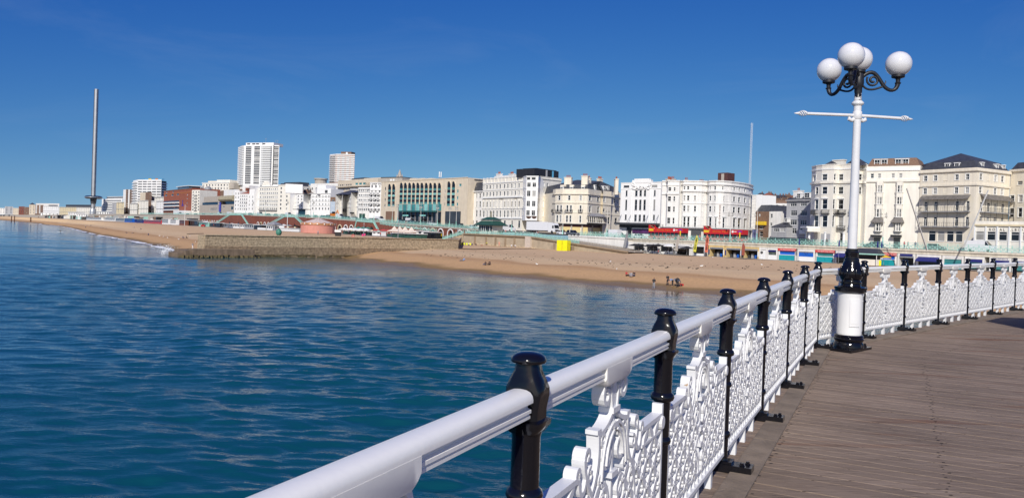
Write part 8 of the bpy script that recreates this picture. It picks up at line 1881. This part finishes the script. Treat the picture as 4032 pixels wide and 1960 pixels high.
for px, off, l, pt, k in ((3860,22,'large white van parked in front of the corner hotel',wp,'van'),(3682,22,'dark car parked right of the flat bayed hotel',gp,'car'),(3438,20,'black car behind the lamp column',bp_,'car'),(3172,18,'black taxi, rightmost of four in front of the grey house',bp_,'cab'),(3128,18,'black taxi with sun glint in front of the grey house',bp_,'cab'),(3094,17,'black taxi second from left before the grey house',bp_,'cab'),(3058,19,'dark taxi leftmost of the row before the white house',bp_,'cab'),(2518,20,'white car left of the left hand bus',wp,'car'),(2438,19,'black estate car below the casino',bp_,'suv'),(2412,21,'white van left of the casino',wp,'van'),(2215,21,'white car in front of the lorry',wp,'car'),(2255,36,'dark car on the ramp above the yellow container',gp,'suv'),(2002,19,'white van right of the green shelter',wp,'van'),(1862,19,'white car left of the green shelter',wp,'car'),(1806,18,'dark car at the end of the beige hotel',bp_,'suv'),(1700,17,'white pickup in front of the beige hotel',wp,'suv'),(1668,15,'grey car before the hotel entrance',gp,'car'),(1645,18,'dark car before the hotel entrance',bp_,'car'),(1622,16,'navy car before the hotel entrance',np_,'suv'),(1602,14,'red car before the hotel entrance',rp_,'car'),(1577,18,'navy car left of the hotel entrance',np_,'suv'),(1615,9,'white van beside the hotel doors',wp,'van'),(1480,18,'dark red car before the lettered hotel',rp_,'car'),(1390,18,'white car before the bow windowed hotel',wp,'car'),(1352,17,'dark blue car before the canted bays',np_,'car'),(1290,17,'dark car before the stepped gable hotel',bp_,'suv'),(1270,15,'black car before the stepped gable hotel',bp_,'car'),(1135,18,'white car before the beige flats',wp,'van'),(1112,18,'white car before the broad cream hotel',wp,'car'),(1057,18,'dark car before the broad cream hotel',bp_,'car'),(985,18,'dark car before the red roofed hotel',np_,'suv'),(900,18,'white van before the conference hall',wp,'van')): vehicle(px, off, l, pt, k, back=(int(px) % 3 == 0))
def bus(px0, px1, label):
 s0, s1 = ST(px0, 20), ST(px1, 20); A, B = W(s0, fac(s0)-20), W(s1, fac(s1)-20); d = (B-A); L_ = min(d.length, 12.6); d = d.normalized(); z = rz(s0)-.12; r = thing('open_top_bus', label, 'bus', (A.x, A.y, z), math.atan2(d.y, d.x), 'red open top buses'); rd = M['red']
 def bx(nm, a, y, zz, b, y2, z2, m_): q = MB(); q.box(a,y,zz,b,y2,z2); return q.build(nm, M[m_] if isinstance(m_, str) else m_, r)
 bx('lower_body', 0,-1.25,.35,L_,1.25,1.15, rd); bx('window_band', .05,-1.22,1.15,L_-.05,1.22,2.15,'glassd'); bx('upper_floor', 0,-1.25,2.15,L_,1.25,2.45, rd)
 q = MB()      # upper side panels, swept up at the front (left)
 for y in (-1.25, 1.19):
  q.add([(0,y,2.45),(L_,y,2.45),(L_,y,3.45),(2.2,y,3.35),(1.2,y,3.5),(.1,y,4.35),(0,y,4.3)]+[(x,y+.06,zz) for x, zz in ((0,2.45),(L_,2.45),(L_,3.45),(2.2,3.35),(1.2,3.5),(.1,4.35),(0,4.3))], [(0,1,2,3,4),(0,4,5,6),(11,10,9,8,7),(13,12,11,7),(2,9,10,3),(3,10,11,4),(4,11,12,5)])
 q.build('upper_side', rd, r); bx('front_canopy', 0,-1.25,4.2,.6,1.25,4.35, rd); bx('front_window', .0,-1.15,3.1,.06,1.15,4.2,'glassm'); bx('rear_panel', L_-.08,-1.25,2.45,L_,1.25,3.4, rd)
 for i in range(8): bx('window_pillar', .9+i*(L_-1.2)/8,-1.24,1.15,1.0+i*(L_-1.2)/8,-1.20,2.15, rd)
 for i in range(9): bx('seat', 2.4+i*1.0,-1.0,2.45,2.8+i*1.0,1.0,3.2,'iron')
 q = MB(); q.add([(.1,-1.27,2.5),(2.0,-1.27,2.5),(1.6,-1.27,2.85),(2.3,-1.27,3.15),(.1,-1.27,3.2)], [(0,1,2,4),(2,3,4)]); q.build('yellow_flash', M['amber'], r)
 q = MB(); q.beam((.3,-1.22,4.3), (2.3,-1.22,3.4), .06, .06); q.build('stay', mat('pale_yellow', (.6,.55,.3), .5, 0), r)
 text(r, 'sightseeing', .62, (2.9,-1.27,2.68), 0, M['orange'], align='LEFT'); text(r, 'Brighton', .62, (6.1,-1.27,2.68), 0, M['orange'], align='LEFT')
 q = MB(); q.lathe([(.0001,0),(.34,0),(.34,.02),(.0001,.02)], 14); o_ = q.build('white_roundel', M['frame'], r, (9.4,-1.255,2.9)); o_.rotation_euler = (R_(90),0,0)
 bx('white_mark', 9.9,-1.27,2.8,10.6,-1.255,3.0,'frame'); q = MB(); q.lathe([(.0001,0),(.62,0),(.62,.015),(.0001,.015)], 14); o_ = q.build('purple_ellipse', mat('purple_print', (.20,.03,.28), .5, 0), r, (L_-1.0,-1.254,2.95)); o_.rotation_euler = (R_(90),0,0); o_.scale = (1.2,.45,1)
 bx('orange_figure', L_-1.15,-1.28,1.2,L_-.75,-1.262,2.8,'amber')
 for x in (2.2, L_-2.6):
  for y in (-1.15, 1.15): w = link('wheel', WM, r, (x,y,.5)); w.scale = (1.5,1.5,1.5); w.rotation_euler = (R_(-90 if y > 0 else 90),0,0); link('hub_cap', HM, w)
 for y in (-.8, .8): bx('headlight', -.03,y-.15,.6,.02,y+.15,.8,'frame')
bus(2563, 2746, 'left of two red open top buses, below the white hostel'); bus(2779, 2968, 'right of two red open top buses, beside the lamp')
def sign_tower():
 s, t = place(2972, 22); r = thing('blue_grey_hoarding', 'tall blue grey printed panel at the back of the right hand bus', 'sign', W(s, t, rz(s)-.1), coast_rot(s)); mb = MB(); mb.box(-.8,-.1,0,.8,.1,3.6); mb.build('panel', mat('blue_grey_print', (.13,.14,.24), .5, .5, 1.2), r); mb = MB(); mb.box(-.85,-.12,3.6,.85,.12,3.7); mb.build('frame', M['galv'], r)
sign_tower()
def lorry():
 s0, s1 = ST(2082, 21), ST(2192, 21); A, B = W(s0, fac(s0)-21), W(s1, fac(s1)-21); d = (B-A); L_ = d.length; d = d.normalized(); r = thing('lorry', 'white box lorry with cab facing right between the hotel and the corner building', 'lorry', (A.x, A.y, rz(s0)-.1), math.atan2(d.y, d.x))
 def bx(nm, a, y, zz, b, y2, z2, m_): q = MB(); q.box(a,y,zz,b,y2,z2); return q.build(nm, M[m_] if isinstance(m_, str) else m_, r)
 bx('box_body', 0,-1.25,.95,L_*.60,1.25,3.9, wp); bx('box_body', L_*.605,-1.25,.95,L_*.77,1.25,3.75, wp); bx('chassis', 0,-1.1,.55,L_-.3,1.1,.93,'iron')
 q = MB(); x0, x1 = L_*.78, L_; q.add([(x0,-1.2,.5),(x1,-1.2,.5),(x1,-1.2,1.7),(x1-.35,-1.2,2.9),(x1-.9,-1.2,3.5),(x0,-1.2,3.6),(x0,1.2,.5),(x1,1.2,.5),(x1,1.2,1.7),(x1-.35,1.2,2.9),(x1-.9,1.2,3.5),(x0,1.2,3.6)], [(0,1,2,3,4,5),(11,10,9,8,7,6),(1,7,8,2),(2,8,9,3),(3,9,10,4),(4,10,11,5),(0,5,11,6)]); q.build('cab', wp, r, smooth=20)
 q = MB(); q.add([(x1+.01,-1.05,1.75),(x1+.01,1.05,1.75),(x1-.33,1.05,2.85),(x1-.33,-1.05,2.85)], [(0,1,2,3)]); q.build('windscreen', M['glassd'], r); bx('side_window', x1-1.1,-1.22,1.75,x1-.4,-1.19,2.65,'glassd'); bx('grille', x1-.02,-.8,.7,x1+.03,.8,1.3,'iron')
 for x in (1.6, 2.7, L_-1.2):
  for y in (-1.1, 1.1): w = link('wheel', WM, r, (x,y,.5)); w.scale = (1.5,1.5,1.5); w.rotation_euler = (R_(-90 if y > 0 else 90),0,0); link('hub_cap', HM, w)
 for y in (-.95, .95): bx('headlight', x1-.01,y-.15,.75,x1+.03,y+.15,.95,'frame')
 bx('mirror', x1-.4,-1.55,2.0,x1-.3,-1.3,2.6,'iron')
lorry()
def excavator():
 s, t = place(1313, 16); r = thing('orange_digger', 'orange digger working on the road before the canted bay hotel', 'digger', W(s, t, rz(s)-.1), coast_rot(s)); mb = MB(); mb.box(-1.6,-1.2,1.0,1.4,1.2,2.4); mb.build('house', M['orange'], r); mb = MB(); mb.box(.2,-1.2,2.4,1.4,.1,3.4); mb.build('cabin', M['glassd'], r); mb = MB(); mb.beam((1.2,.4,2.0), (3.4,.4,4.2), .5, .5); mb.beam((3.4,.4,4.2), (4.6,.4,2.2), .4, .4); mb.build('boom', M['orange'], r); mb = MB(); mb.prism([(4.3,-.1),(5.0,-.1),(5.0,.9),(4.3,.9)], 1.4, 2.2); mb.build('bucket', M['iron'], r)
 for y in (-1.2, .7): mb = MB(); mb.box(-1.9,y,0,1.9,y+.5,.9); mb.build('track', M['tyre'], r)
excavator()
FAR = ['before the brick hotel', 'at the plain brick end', 'below the cream balconies', 'left of the grey hall', 'below the hall windows', 'at the blue banner', 'right of the blue banner', 'below the white narrow house', 'below the red tiled roof', 'below the stepped gable house', 'at the white bay column', 'left of the arched gable', 'under the arched gable', 'right of the arched gable', 'below the beige flats', 'below the bow windowed terrace', 'at the shaded narrow house', 'at the stepped gable hotel bay', 'below the rooftop terrace', '-', '-', 'below the canted bays', 'below the black awnings', 'below the bracketed cornice', 'below the parapet lettering', 'at the left corner of the beige hotel']
for i in range(26):
 px = 700+i*31.5; vehicle(px+7, 13 if i % 2 else 17, '%s parked on the far seafront road, %s' % (['white van','dark car','grey car','navy car','white car'][i % 5], FAR[i]), [wp, bp_, gp, np_, wp][i % 5], 'van' if i % 5 == 0 else 'car') if not 1290 < px < 1330 else None
# green roofed shelter ---------------------------------------------
def shelter():
 s, t = place(1932, 27); r = thing('seafront_shelter', 'cream seafront shelter with dark green two tier roof on the stone terrace', 'shelter', W(s, t, 6.9), coast_rot(s)); g = M['green']; L_, D_ = 3.6, 2.6
 def q4(a, b): return [(-a,-b),(a,-b),(a,b),(-a,b)]
 mb = MB(); mb.frustum(q4(5.2,3.8), 3.3, q4(3.3,1.9), 4.75); mb.build('lower_roof', g, r); mb = MB(); mb.prism(q4(3.3,1.9), 4.7, 5.15); mb.build('clerestory', M['cream2'], r); mb = MB(); mb.frustum(q4(3.7,2.3), 5.15, q4(1.6,.5), 6.2); mb.build('upper_roof', g, r)
 mb = MB(); mb.prism(q4(5.15,3.75), 3.08, 3.32); mb.build('eaves', mat('very_dark_green', (.012,.03,.025), .6, .1), r); mb = MB(); mb.lathe([(.35,6.1),(.35,6.7),(.5,6.8),(.3,7.1),(.30,7.9),(.45,8.0),(.0001,8.4)], 8); mb.build('finial', mat('finial_stone', (.35,.33,.25), .8, .1), r)
 mb = MB(); mb.box(-L_,-D_,0,L_,D_,1.0); mb.build('dado', M['cream2'], r)
 for i in range(6): mb = MB(); x = -L_+.05+i*2*L_/6; mb.box(x+.1,-D_+.1,1.0,x+1.05,-D_+.2,2.9); mb.build('window_pane', M['glassd'] if i % 2 else M['glassm'], r); mb = MB(); mb.box(x-.06,-D_,1.0,x+.1,-D_+.25,3.1); mb.build('mullion', M['frame'], r)
 mb = MB(); mb.box(-L_,-D_+.3,1.0,L_,D_,3.1); mb.build('core', M['cream2'], r)
 for x in (-4.8,-2.4,2.4,4.8): mb = MB(); mb.tube([(x,-3.5,0),(x,-3.5,3.1)], .09, 8); mb.build('post', M['iron'], r)
shelter()
for i in range(14):
 px = [1790,1802,1815,1840,1885,1935,1960,1990,2030,2045,2103,2113,2118,2060][i]; s, t = place(px, 30+(i % 3)*2); person(W(s, t, 6.85), i*.9, ['stand','walk'][i % 2], ['darkcloth','greycloth','redcloth','whitecloth','denim'][i % 5], ['darkcloth','denim'][i % 2], 'pedestrian on the terrace in %s, %s' % (['dark clothes','grey','red','white','navy'][i % 5], ['leftmost','second from left','third from left','left of the shelter','at the shelter corner','before the shelter','right of the shelter door','beside the white van','near the bay tower','below the bay tower','first by the lorry','second by the lorry','third by the lorry','between shelter and lorry'][i]), 'pedestrians on the terrace')
for i in range(12):
 px = [2220,2238,2360,2620,2700,2755,2900,3252,3255,3560,3575,3604][i]; s, t = place(px, 24.5); person(W(s, t, rz(s)), i*1.1, ['walk','stand'][i % 2], ['darkcloth','redcloth','greycloth','denim'][i % 4], ['darkcloth','denim'][i % 2], 'pedestrian on the upper promenade %s' % ['by the lorry cab','right of the lorry cab','below the oriel window','below the left hand bus','behind the left hand bus','between the buses','below the right hand bus','at the white porch','beside the white porch','left of three by the bayed hotel','middle of three by the bayed hotel','right of three by the bayed hotel'][i], 'pedestrians on the upper promenade')
# carousel -----------------------------------------------------------
def carousel():
 Y = 318; p = at(1252, 921, Y); s, t = st(p); p.z = lz(s); R = 6.9; r = thing('carousel', 'round pink walled carousel with pale conical roof behind the groyne', 'carousel', p); pk = M['pink']
 mb = MB(); mb.lathe([(R,0),(R,3.5),(R-.1,3.5)], 32); mb.build('canvas_wall', pk, r, smooth=30)
 for i in range(16): a = 2*math.pi*i/16; mb = MB(); mb.tube([((R+.03)*math.cos(a),(R+.03)*math.sin(a),0),((R+.03)*math.cos(a),(R+.03)*math.sin(a),3.5)], .05, 5); mb.build('seam', pk, r)
 gold = mat('gilded_fairground_board', (.42,.20,.09), .5, .5, 1.5); ro = MB(); n = 16
 for i in range(n):
  a0, a1 = 2*math.pi*i/n, 2*math.pi*(i+1)/n; m2 = MB(); P = lambda a, R_q, z: (R_q*math.cos(a), R_q*math.sin(a), z); am = (a0+a1)/2
  m2.add([P(a0,R+.25,3.4),P(am,R+.3,3.4),P(a1,R+.25,3.4),P(a1,R+.15,4.1),P(am,R+.2,4.45),P(a0,R+.15,4.1)], [(0,1,4,5),(1,2,3,4)]); m2.build('rounding_board', gold, r); m3 = MB(); m3.lathe([(.0001,0),(.28,0),(.28,.05),(.0001,.06)], 8); o_ = m3.build('mirror', M['canvas'], r, P(am,R+.31,3.85)); o_.rotation_euler = (0, R_(90), am)
  ro.add([P(a0,R+.1,4.05),P(a1,R+.1,4.05),P(am,.35,6.3)], [(0,1,2)])
 ro.lathe([(.4,6.2),(.3,6.5),(.0001,6.6)], 8); ro.build('roof', mat('pale_pink_canvas', (.62,.50,.45), .8, .06), r)
carousel()
def tent(px, off, R, h, m_, label, group, wall=None, y=None):
 s, t = place(px, off); r = thing('canopy_tent', label, 'tent', W(s, t, lz(s)), coast_rot(s), group); mb = MB(); prof = [(R*1.38,-.25),(R*1.38,0),(R*.55,h*.30),(R*.18,h*.75),(.02,h)]; mb.lathe(prof, 4, (0,0,2.3), math.pi/4); mb.build('canopy', M[m_], r)
 for x, yy in ((-R,-R),(R,-R),(R,R),(-R,R)): q = MB(); q.tube([(x*.95,yy*.95,0),(x*.95,yy*.95,2.3)], .05, 5); q.build('post', M['frame'], r)
 if wall: q = MB(); q.box(-R,-R-.05,0,R,-R+.02,1.15); q.build('side_screen', M[wall], r)
for i, px in enumerate((1553, 1574, 1595, 1620)): tent(px, 44, 2.0, 2.0, 'sandcanvas', 'peach coloured peaked tent over the green beach bar, %s from the left' % ['first','second','third','fourth'][i], 'peaked beach bar tents', 'aqua' if False else 'green')
for i, px in enumerate((1357, 1382, 1400, 1420, 1441)): s, t = place(px, 46); parasol(W(s, t, lz(s)), 2.5, 2.7, 'canvas', 'large white parasol over the market stalls, %s from the left' % ['first','second','third','fourth','fifth'][i], 'white market parasols', .7, 4)
for i, px in enumerate((1412, 1430, 1448)): s, t = place(px, 35); parasol(W(s, t, lz(s)), 1.9, 3.3, 'bgreen', 'bright green parasol behind the white ones, %s from the left' % ['first','second','third'][i], 'green parasols', .6, 6)
for i, px in enumerate((1483, 1511, 1530)): s, t = place(px, 41); parasol(W(s, t, lz(s)), 1.6, 2.6, 'signred', 'coral red parasol by the stairs, %s from the left' % ['first','second','third'][i], 'red parasols', .35, 6)
def stall(px0, px1, off, h, m_, label, roofm='frame', name='beach_stall', goods=None, top=None):
 s0, s1 = ST(px0, off), ST(px1, off); A, B = W(s0, fac(s0)-off), W(s1, fac(s1)-off); d = B-A; L_ = d.length; r = thing(name, label, 'stall', (A.x, A.y, lz(s0)), math.atan2(d.y, d.x)); mm = M[m_] if isinstance(m_, str) else m_; mb = MB(); mb.box(0,0,0,L_,2.4,h); mb.build('body', mm, r); mb = MB(); mb.box(-.2,-.5,h,L_+.2,2.6,h+.18); mb.build('roof', M[roofm], r)
 k = max(1, int(L_/2.6))
 for i in range(k): x = L_*(i+.5)/k; mb = MB(); mb.box(x-.8,-.04,.9,x+.8,.05,h-.35); mb.build('hatch', M[goods or ('glassd' if i % 2 else 'glassm')], r)
 return r
for a in ((1640,1668,40,2.7,'white2','white canopied bar building beside the peaked tents'),(1668,1716,42,2.6,'iron','dark beach cafe with white fascia right of the green bar'),(1541,1660,47.5,1.5,'green','long green hoarding around the beach bar'),(1352,1462,43,1.4,'green','green market stall fronts below the white parasols'),(1466,1500,45,1.6,'white2','cluttered white stalls left of the red parasols'),(1000,1030,44,2.2,'iron','dark blue shed left of the grey gazebo'),(1050,1100,46,2.2,'white2','white stall under the grey gazebo'),(1100,1184,46,1.3,'grey','grey low terrace in front of the brick ramp'),(962,998,44,2.4,'grey','grey tarpaulin covered stall'),(918,962,43,2.0,'white2','white beach stall with dark hatch left of the tarpaulin'),(868,915,42,2.2,'galv','galvanised beach stall below the arches'),(820,866,44,2.4,'iron','dark beach bar below the conference hall'),(783,818,45,2.5,'turq','pale turquoise beach hut'),(740,780,42,3.4,'iron','dark beach bar beside the flagpole'),(706,728,45,3.4,'brick','small brick hut beside the white flagpole'),(671,692,45,3.6,'white2','white hut with square hatch'),(638,662,45,3.8,'white2','white hut with three little windows'),(566,634,44,2.6,'red','long low stall with red banner'),(530,562,44,3.0,'navy','dark purple and white stall'),(490,520,46,3.4,'blue','bright blue hoarding stall'),(455,488,44,3.2,'grey','pale grey stall left of the blue hoarding'),(405,452,40,3.4,'white2','row of white beach chalets by the observation tower'),(340,398,42,3.0,'white2','low white boat shed left of the chalets')): stall(*a)
for px0, px1, l in ((1015,1048,'white slatted fence left of the gazebo'),(1104,1180,'white slatted fence in front of the brick ramp')):
 s0, s1 = ST(px0, 49), ST(px1, 49); A, B = W(s0, fac(s0)-49, lz(s0)), W(s1, fac(s1)-49, lz(s1)); r = thing('white_fence', l, 'fence', A); d = B-A; k = int(d.length/.5)
 mb = MB(); [mb.beam(Vector((0,0,z)), d+Vector((0,0,z)), .05, .1) for z in (.3, .9)]; mb.build('rails', M['frame'], r); q = MB(); q.box(-.17,-.03,0,.17,.03,1.1); q = q.mesh('slat', M['frame'])
 for i in range(k): link('slat', q, r, d*(i/k), math.atan2(d.y, d.x))
s, t = place(1080, 47); r = thing('gazebo', 'grey hipped gazebo roof left of the carousel', 'gazebo', W(s, t, lz(s))); mb = MB(); mb.lathe([(4.0,2.6),(4.0,2.8),(.3,4.4),(.0001,4.5)], 4, ph=.3); mb.build('roof', M['lead'], r)
for a in range(4): mb = MB(); x, y = 3.5*math.cos(a*1.571+.3), 3.5*math.sin(a*1.571+.3); mb.tube([(x,y,0),(x,y,2.6)], .08, 5); mb.build('post', M['frame'], r)
s, t = place(1185, 20); r = thing('teal_hoarding', 'dark teal hoarding and grey canopy on the road above the brick ramp', 'hoarding', W(s, t, rz(s)), coast_rot(s)); mb = MB(); mb.box(-4,-.2,0,5,.2,4.0); mb.build('panel', mat('dark_teal_sheet', (.015,.06,.09), .5, .1), r); mb = MB(); mb.box(-9,-1.5,4.0,6,3,4.3); mb.build('canopy', M['darkgrey'], r)
def rubbish():
 p = B_(1331, 930); r = thing('black_bin', 'large black wheeled bin with white lid right of the carousel', 'bin', p); mb = MB(); mb.frustum([(-.9,-.7),(.9,-.7),(.9,.7),(-.9,.7)], 0, [(-1.05,-.8),(1.05,-.8),(1.05,.8),(-1.05,.8)], 1.5); mb.build('body', M['black'], r); mb = MB(); mb.box(-1.1,-.85,1.5,1.1,.85,2.3); mb.build('lid_load', M['canvas'], r)
 p = B_(1390, 934); r = thing('lifebuoy', 'round orange red lifebuoy stand on the lower promenade', 'lifebuoy', p); mb = MB(); k = 16; mb.tube([(.42*math.cos(2*math.pi*i/k),0,.5+.42*math.sin(2*math.pi*i/k)) for i in range(k+1)], .13, 6, False); mb.build('ring', M['signred'], r); mb = MB(); mb.tube([(0,.15,0),(0,.15,1.2)], .05, 5); mb.build('post', M['frame'], r)
 for i, px in enumerate((1428, 1436)): p = B_(px, 930-i*2); mb = MB(); mb.lathe([(.32,0),(.36,.5),(.36,.8),(.0001,.85)], 8); tag(mb.build('pink_tub', mat('hot_pink', (.7,.05,.22), .5, 0), None, p, smooth=50), '%s hot pink tub near the market stalls' % ['left', 'right'][i], 'tub')
 p = B_(800, 893); r = thing('red_buggy', 'small red beach buggy parked below the far stalls', 'buggy', p); mb = MB(); mb.box(-1.2,-.7,.4,1.2,.7,1.1); mb.build('body', M['red'], r); mb = MB(); mb.box(-.6,-.6,1.1,.5,.6,1.8); mb.build('cabin', M['glassd'], r); [link('wheel', WM, r, (x,y,.33)).__setattr__('rotation_euler', (R_(90),0,0)) for x in (-.8,.8) for y in (-.65,.65)]
rubbish()
# green bronze ovoid on the groyne
p = W(172, 77, 4.95); p = at(1085, 929, 178); r = thing('green_sculpture', 'weathered green bronze ovoid standing on the groyne wall', 'sculpture', W(173.9, 79.0, 4.98)); mb = MB(); mb.sphere((0,0,.85), .72, 20, 14, 1.18); mb.build('ovoid', M['bgreen'], r, smooth=60); mb = MB(); mb.lathe([(.55,-.1),(.55,.08),(.4,.12)], 12); mb.build('plinth', stone, r); r.scale = (.95,.95,1.0)
rs = random.Random(77); ORD = ['first','second','third','fourth','fifth','sixth','seventh','eighth','ninth','tenth','eleventh','twelfth','thirteenth','fourteenth','fifteenth','sixteenth','seventeenth','eighteenth','nineteenth','twentieth','twenty-first','twenty-second','twenty-third','twenty-fourth']
for i in range(24):
 px = 775+i*33+rs.uniform(-8, 8); s, t = place(px, rs.uniform(36, 50))
 if abs(px-1252) > 75: person(W(s, t, lz(s)), rs.uniform(0, 6), 'walk' if i % 2 else 'stand', ['darkcloth','whitecloth','redcloth','denim','greycloth'][i % 5], ['darkcloth','denim'][i % 2], 'stroller on the lower promenade in front of the brick arches, %s from the left' % ORD[i], 'strollers on the lower promenade')
for i in range(16):
 px = 790+i*25+rs.uniform(-6, 6); s, t = place(px, rs.uniform(33, 39)); parasol(W(s, t, lz(s)), rs.uniform(1.6, 2.4), rs.uniform(2.5, 3.2), ['blackcanvas','canvas','lead','blackcanvas'][i % 4], '%s parasol of the far beach bars, %s from the left' % (['black','white','grey','black'][i % 4], ORD[i]), 'parasols of the far beach bars', .5, 6)
# flagpoles, posts in the sea, paddle boards -------------------------
for px, y0, y1, off, l in ((727,885,806,46,'tall white flagpole beside the brick hut'),(1131,894,806,47,'tall cream pole in front of the brick ramp'),(1568,940,868,52,'grey pole in front of the peaked tents'),(1433,912,880,50,'slim dark pole by the market stalls')):
 s, t = place(px, off); b0 = W(s, t, lz(s)); zt = at(px, y1, b0.y).z; r = thing('flagpole', l, 'pole', b0); mb = MB(); mb.lathe([(.16,0),(.13,.3),(.10,(zt-b0.z)*.98)], 8); mb.build('shaft', M['frame'] if px < 1200 else M['galv'], r); mb = MB(); mb.sphere((0,0,zt-b0.z), .16, 8, 6); mb.build('finial', M['frame'], r)
for i, (px, y0, y1) in enumerate(((45,872,850),(57,872,849),(121,866,855),(151,866,853))):
 p = onz(px, y0, 0) if i < 2 else beach_at(px, y0); Hh = at(px, y1, p.y).z-p.z; r = thing('rusty_pier_column', 'rusty column of the ruined pier, %s from the left' % ['first','second','third','fourth'][i], 'column', p, 0, 'ruined pier columns'); rust = mat('rusty_iron', (.13,.06,.035), .9, .3, 1); mb = MB(); mb.lathe([(.7,-2),(.6,1),(.55,Hh)], 8); mb.build('shaft', rust, r); mb = MB(); mb.lathe([(.95,Hh*.86),(.95,Hh*.92)], 8); mb.build('collar', rust, r)
for i, (px, y, m_) in enumerate(((238,913,'frame'),(345,912,'amber'))):
 p = onz(px, y, .05); r = thing('paddle_board', ['white paddle board with a rider out on the sea', 'yellow paddle board close to the far surf'][i], 'board', p, .3); mb = MB(); mb.lathe([(1.6*math.cos(a), .12*math.sin(a)) for a in np.linspace(-1.5, 1.5, 7)], 16); o_ = mb.build('board', M[m_], r); o_.scale = (1,.28,1)
 if i == 0: person(p+Vector((0,0,.1)), .3, 'sit', 'darkcloth', 'darkcloth', 'rider in dark wetsuit kneeling on the white paddle board')
# gulls and driftwood on the beach
for i, (px, y) in enumerate(((2428,1064),(2762,1051),(2403,1034),(2114,1044),(3000,1046),(2806,1016),(628,930),(643,934),(660,938),(704,944),(769,955),(789,954),(748,931))):
 p = beach_at(px, y); r = thing('gull', 'white gull on the shingle, %s' % ['below the group of three','mid beach below the buses','far left above the group of three','right of the seated pair','below the yellow bays','near the bike flags','first of the far row','second of the far row','third of the far row','fourth of the far row','by the groyne head','right of the groyne head','behind the groyne head'][i], 'gull', p, i*1.3, 'gulls on the beach'); k = 1.25; mb = MB(); mb.tube([(0,-.2*k,.16*k),(0,-.06*k,.18*k),(0,.12*k,.15*k),(0,.27*k,.17*k)], [.05*k,.10*k,.08*k,.015], 8); mb.sphere((0,-.2*k,.27*k), .06*k, 8, 6); mb.build('body', M['canvas'], r, smooth=60); mb = MB(); mb.tube([(.03,0,.12),(.03,0,0)], .012, 4); mb.tube([(-.03,0,.12),(-.03,0,0)], .012, 4); mb.tube([(0,-.3,.33),(0,-.4,.32)], .014, 4); mb.build('legs_and_bill', M['amber'], r)
sw = MB(); rs = random.Random(31)
for i in range(170):
 px = rs.uniform(1680, 3300); y = rs.gauss(0, 6)+np.interp(px, [1680, 2000, 2400, 2800, 3300], [1000, 1009, 1040, 1052, 1064])+(rs.random() < .3)*rs.uniform(-22, 14)
 p = beach_at(px, y); a = rs.uniform(0, 3); l = rs.uniform(.05, .26); sw.obox(p+Vector((0,0,.04)), Vector((math.cos(a),math.sin(a),0))*l, Vector((-math.sin(a),math.cos(a),0))*l*.35, Vector((0,0,.05)))
stuff(tag(sw.build('seaweed_litter', M['timber']), 'scattered dark seaweed and driftwood along the strandline', 'seaweed'))
# timber groyne remains on the far beach
r = thing('timber_breakwater', 'row of short weathered planks sticking out of the far beach', 'breakwater', beach_at(740, 921)); o = r.location.copy()
for i in range(7): p = beach_at(742+i*9, 922-i*.2); mb = MB(); mb.beam(p-o+Vector((-.6,0,.1)), p-o+Vector((.6,.1,.12)), .2, .35); mb.build('plank', M['timber'], r)
# unseen kiosk, added just outside the right edge to cast the deck shadow
def shadow_kiosk():
 c = Vector((11.15, 12.3, 0)); c.z = deck_z(c.x, c.y); r = thing('shadow_kiosk', 'unseen octagonal kiosk added beyond the right edge to cast a shadow on the deck', 'kiosk', c); oc = lambda R: [(R*math.cos(i*math.pi/4+.39), R*math.sin(i*math.pi/4+.39)) for i in range(8)]
 mb = MB(); mb.prism(oc(1.35), 0, 2.5); mb.build('wall', M['cream2'], r); mb = MB(); mb.frustum(oc(1.75), 2.5, oc(.1), 3.5); mb.build('roof', M['navy'], r)
 for i in range(8): a = i*math.pi/4+.78; mb = MB(); mb.obox((1.25*math.cos(a),1.25*math.sin(a),1.7), (-.38*math.sin(a),.38*math.cos(a),0), (.04*math.cos(a),.04*math.sin(a),0), (0,0,.5)); mb.build('hatch', M['glassd'], r)
shadow_kiosk()
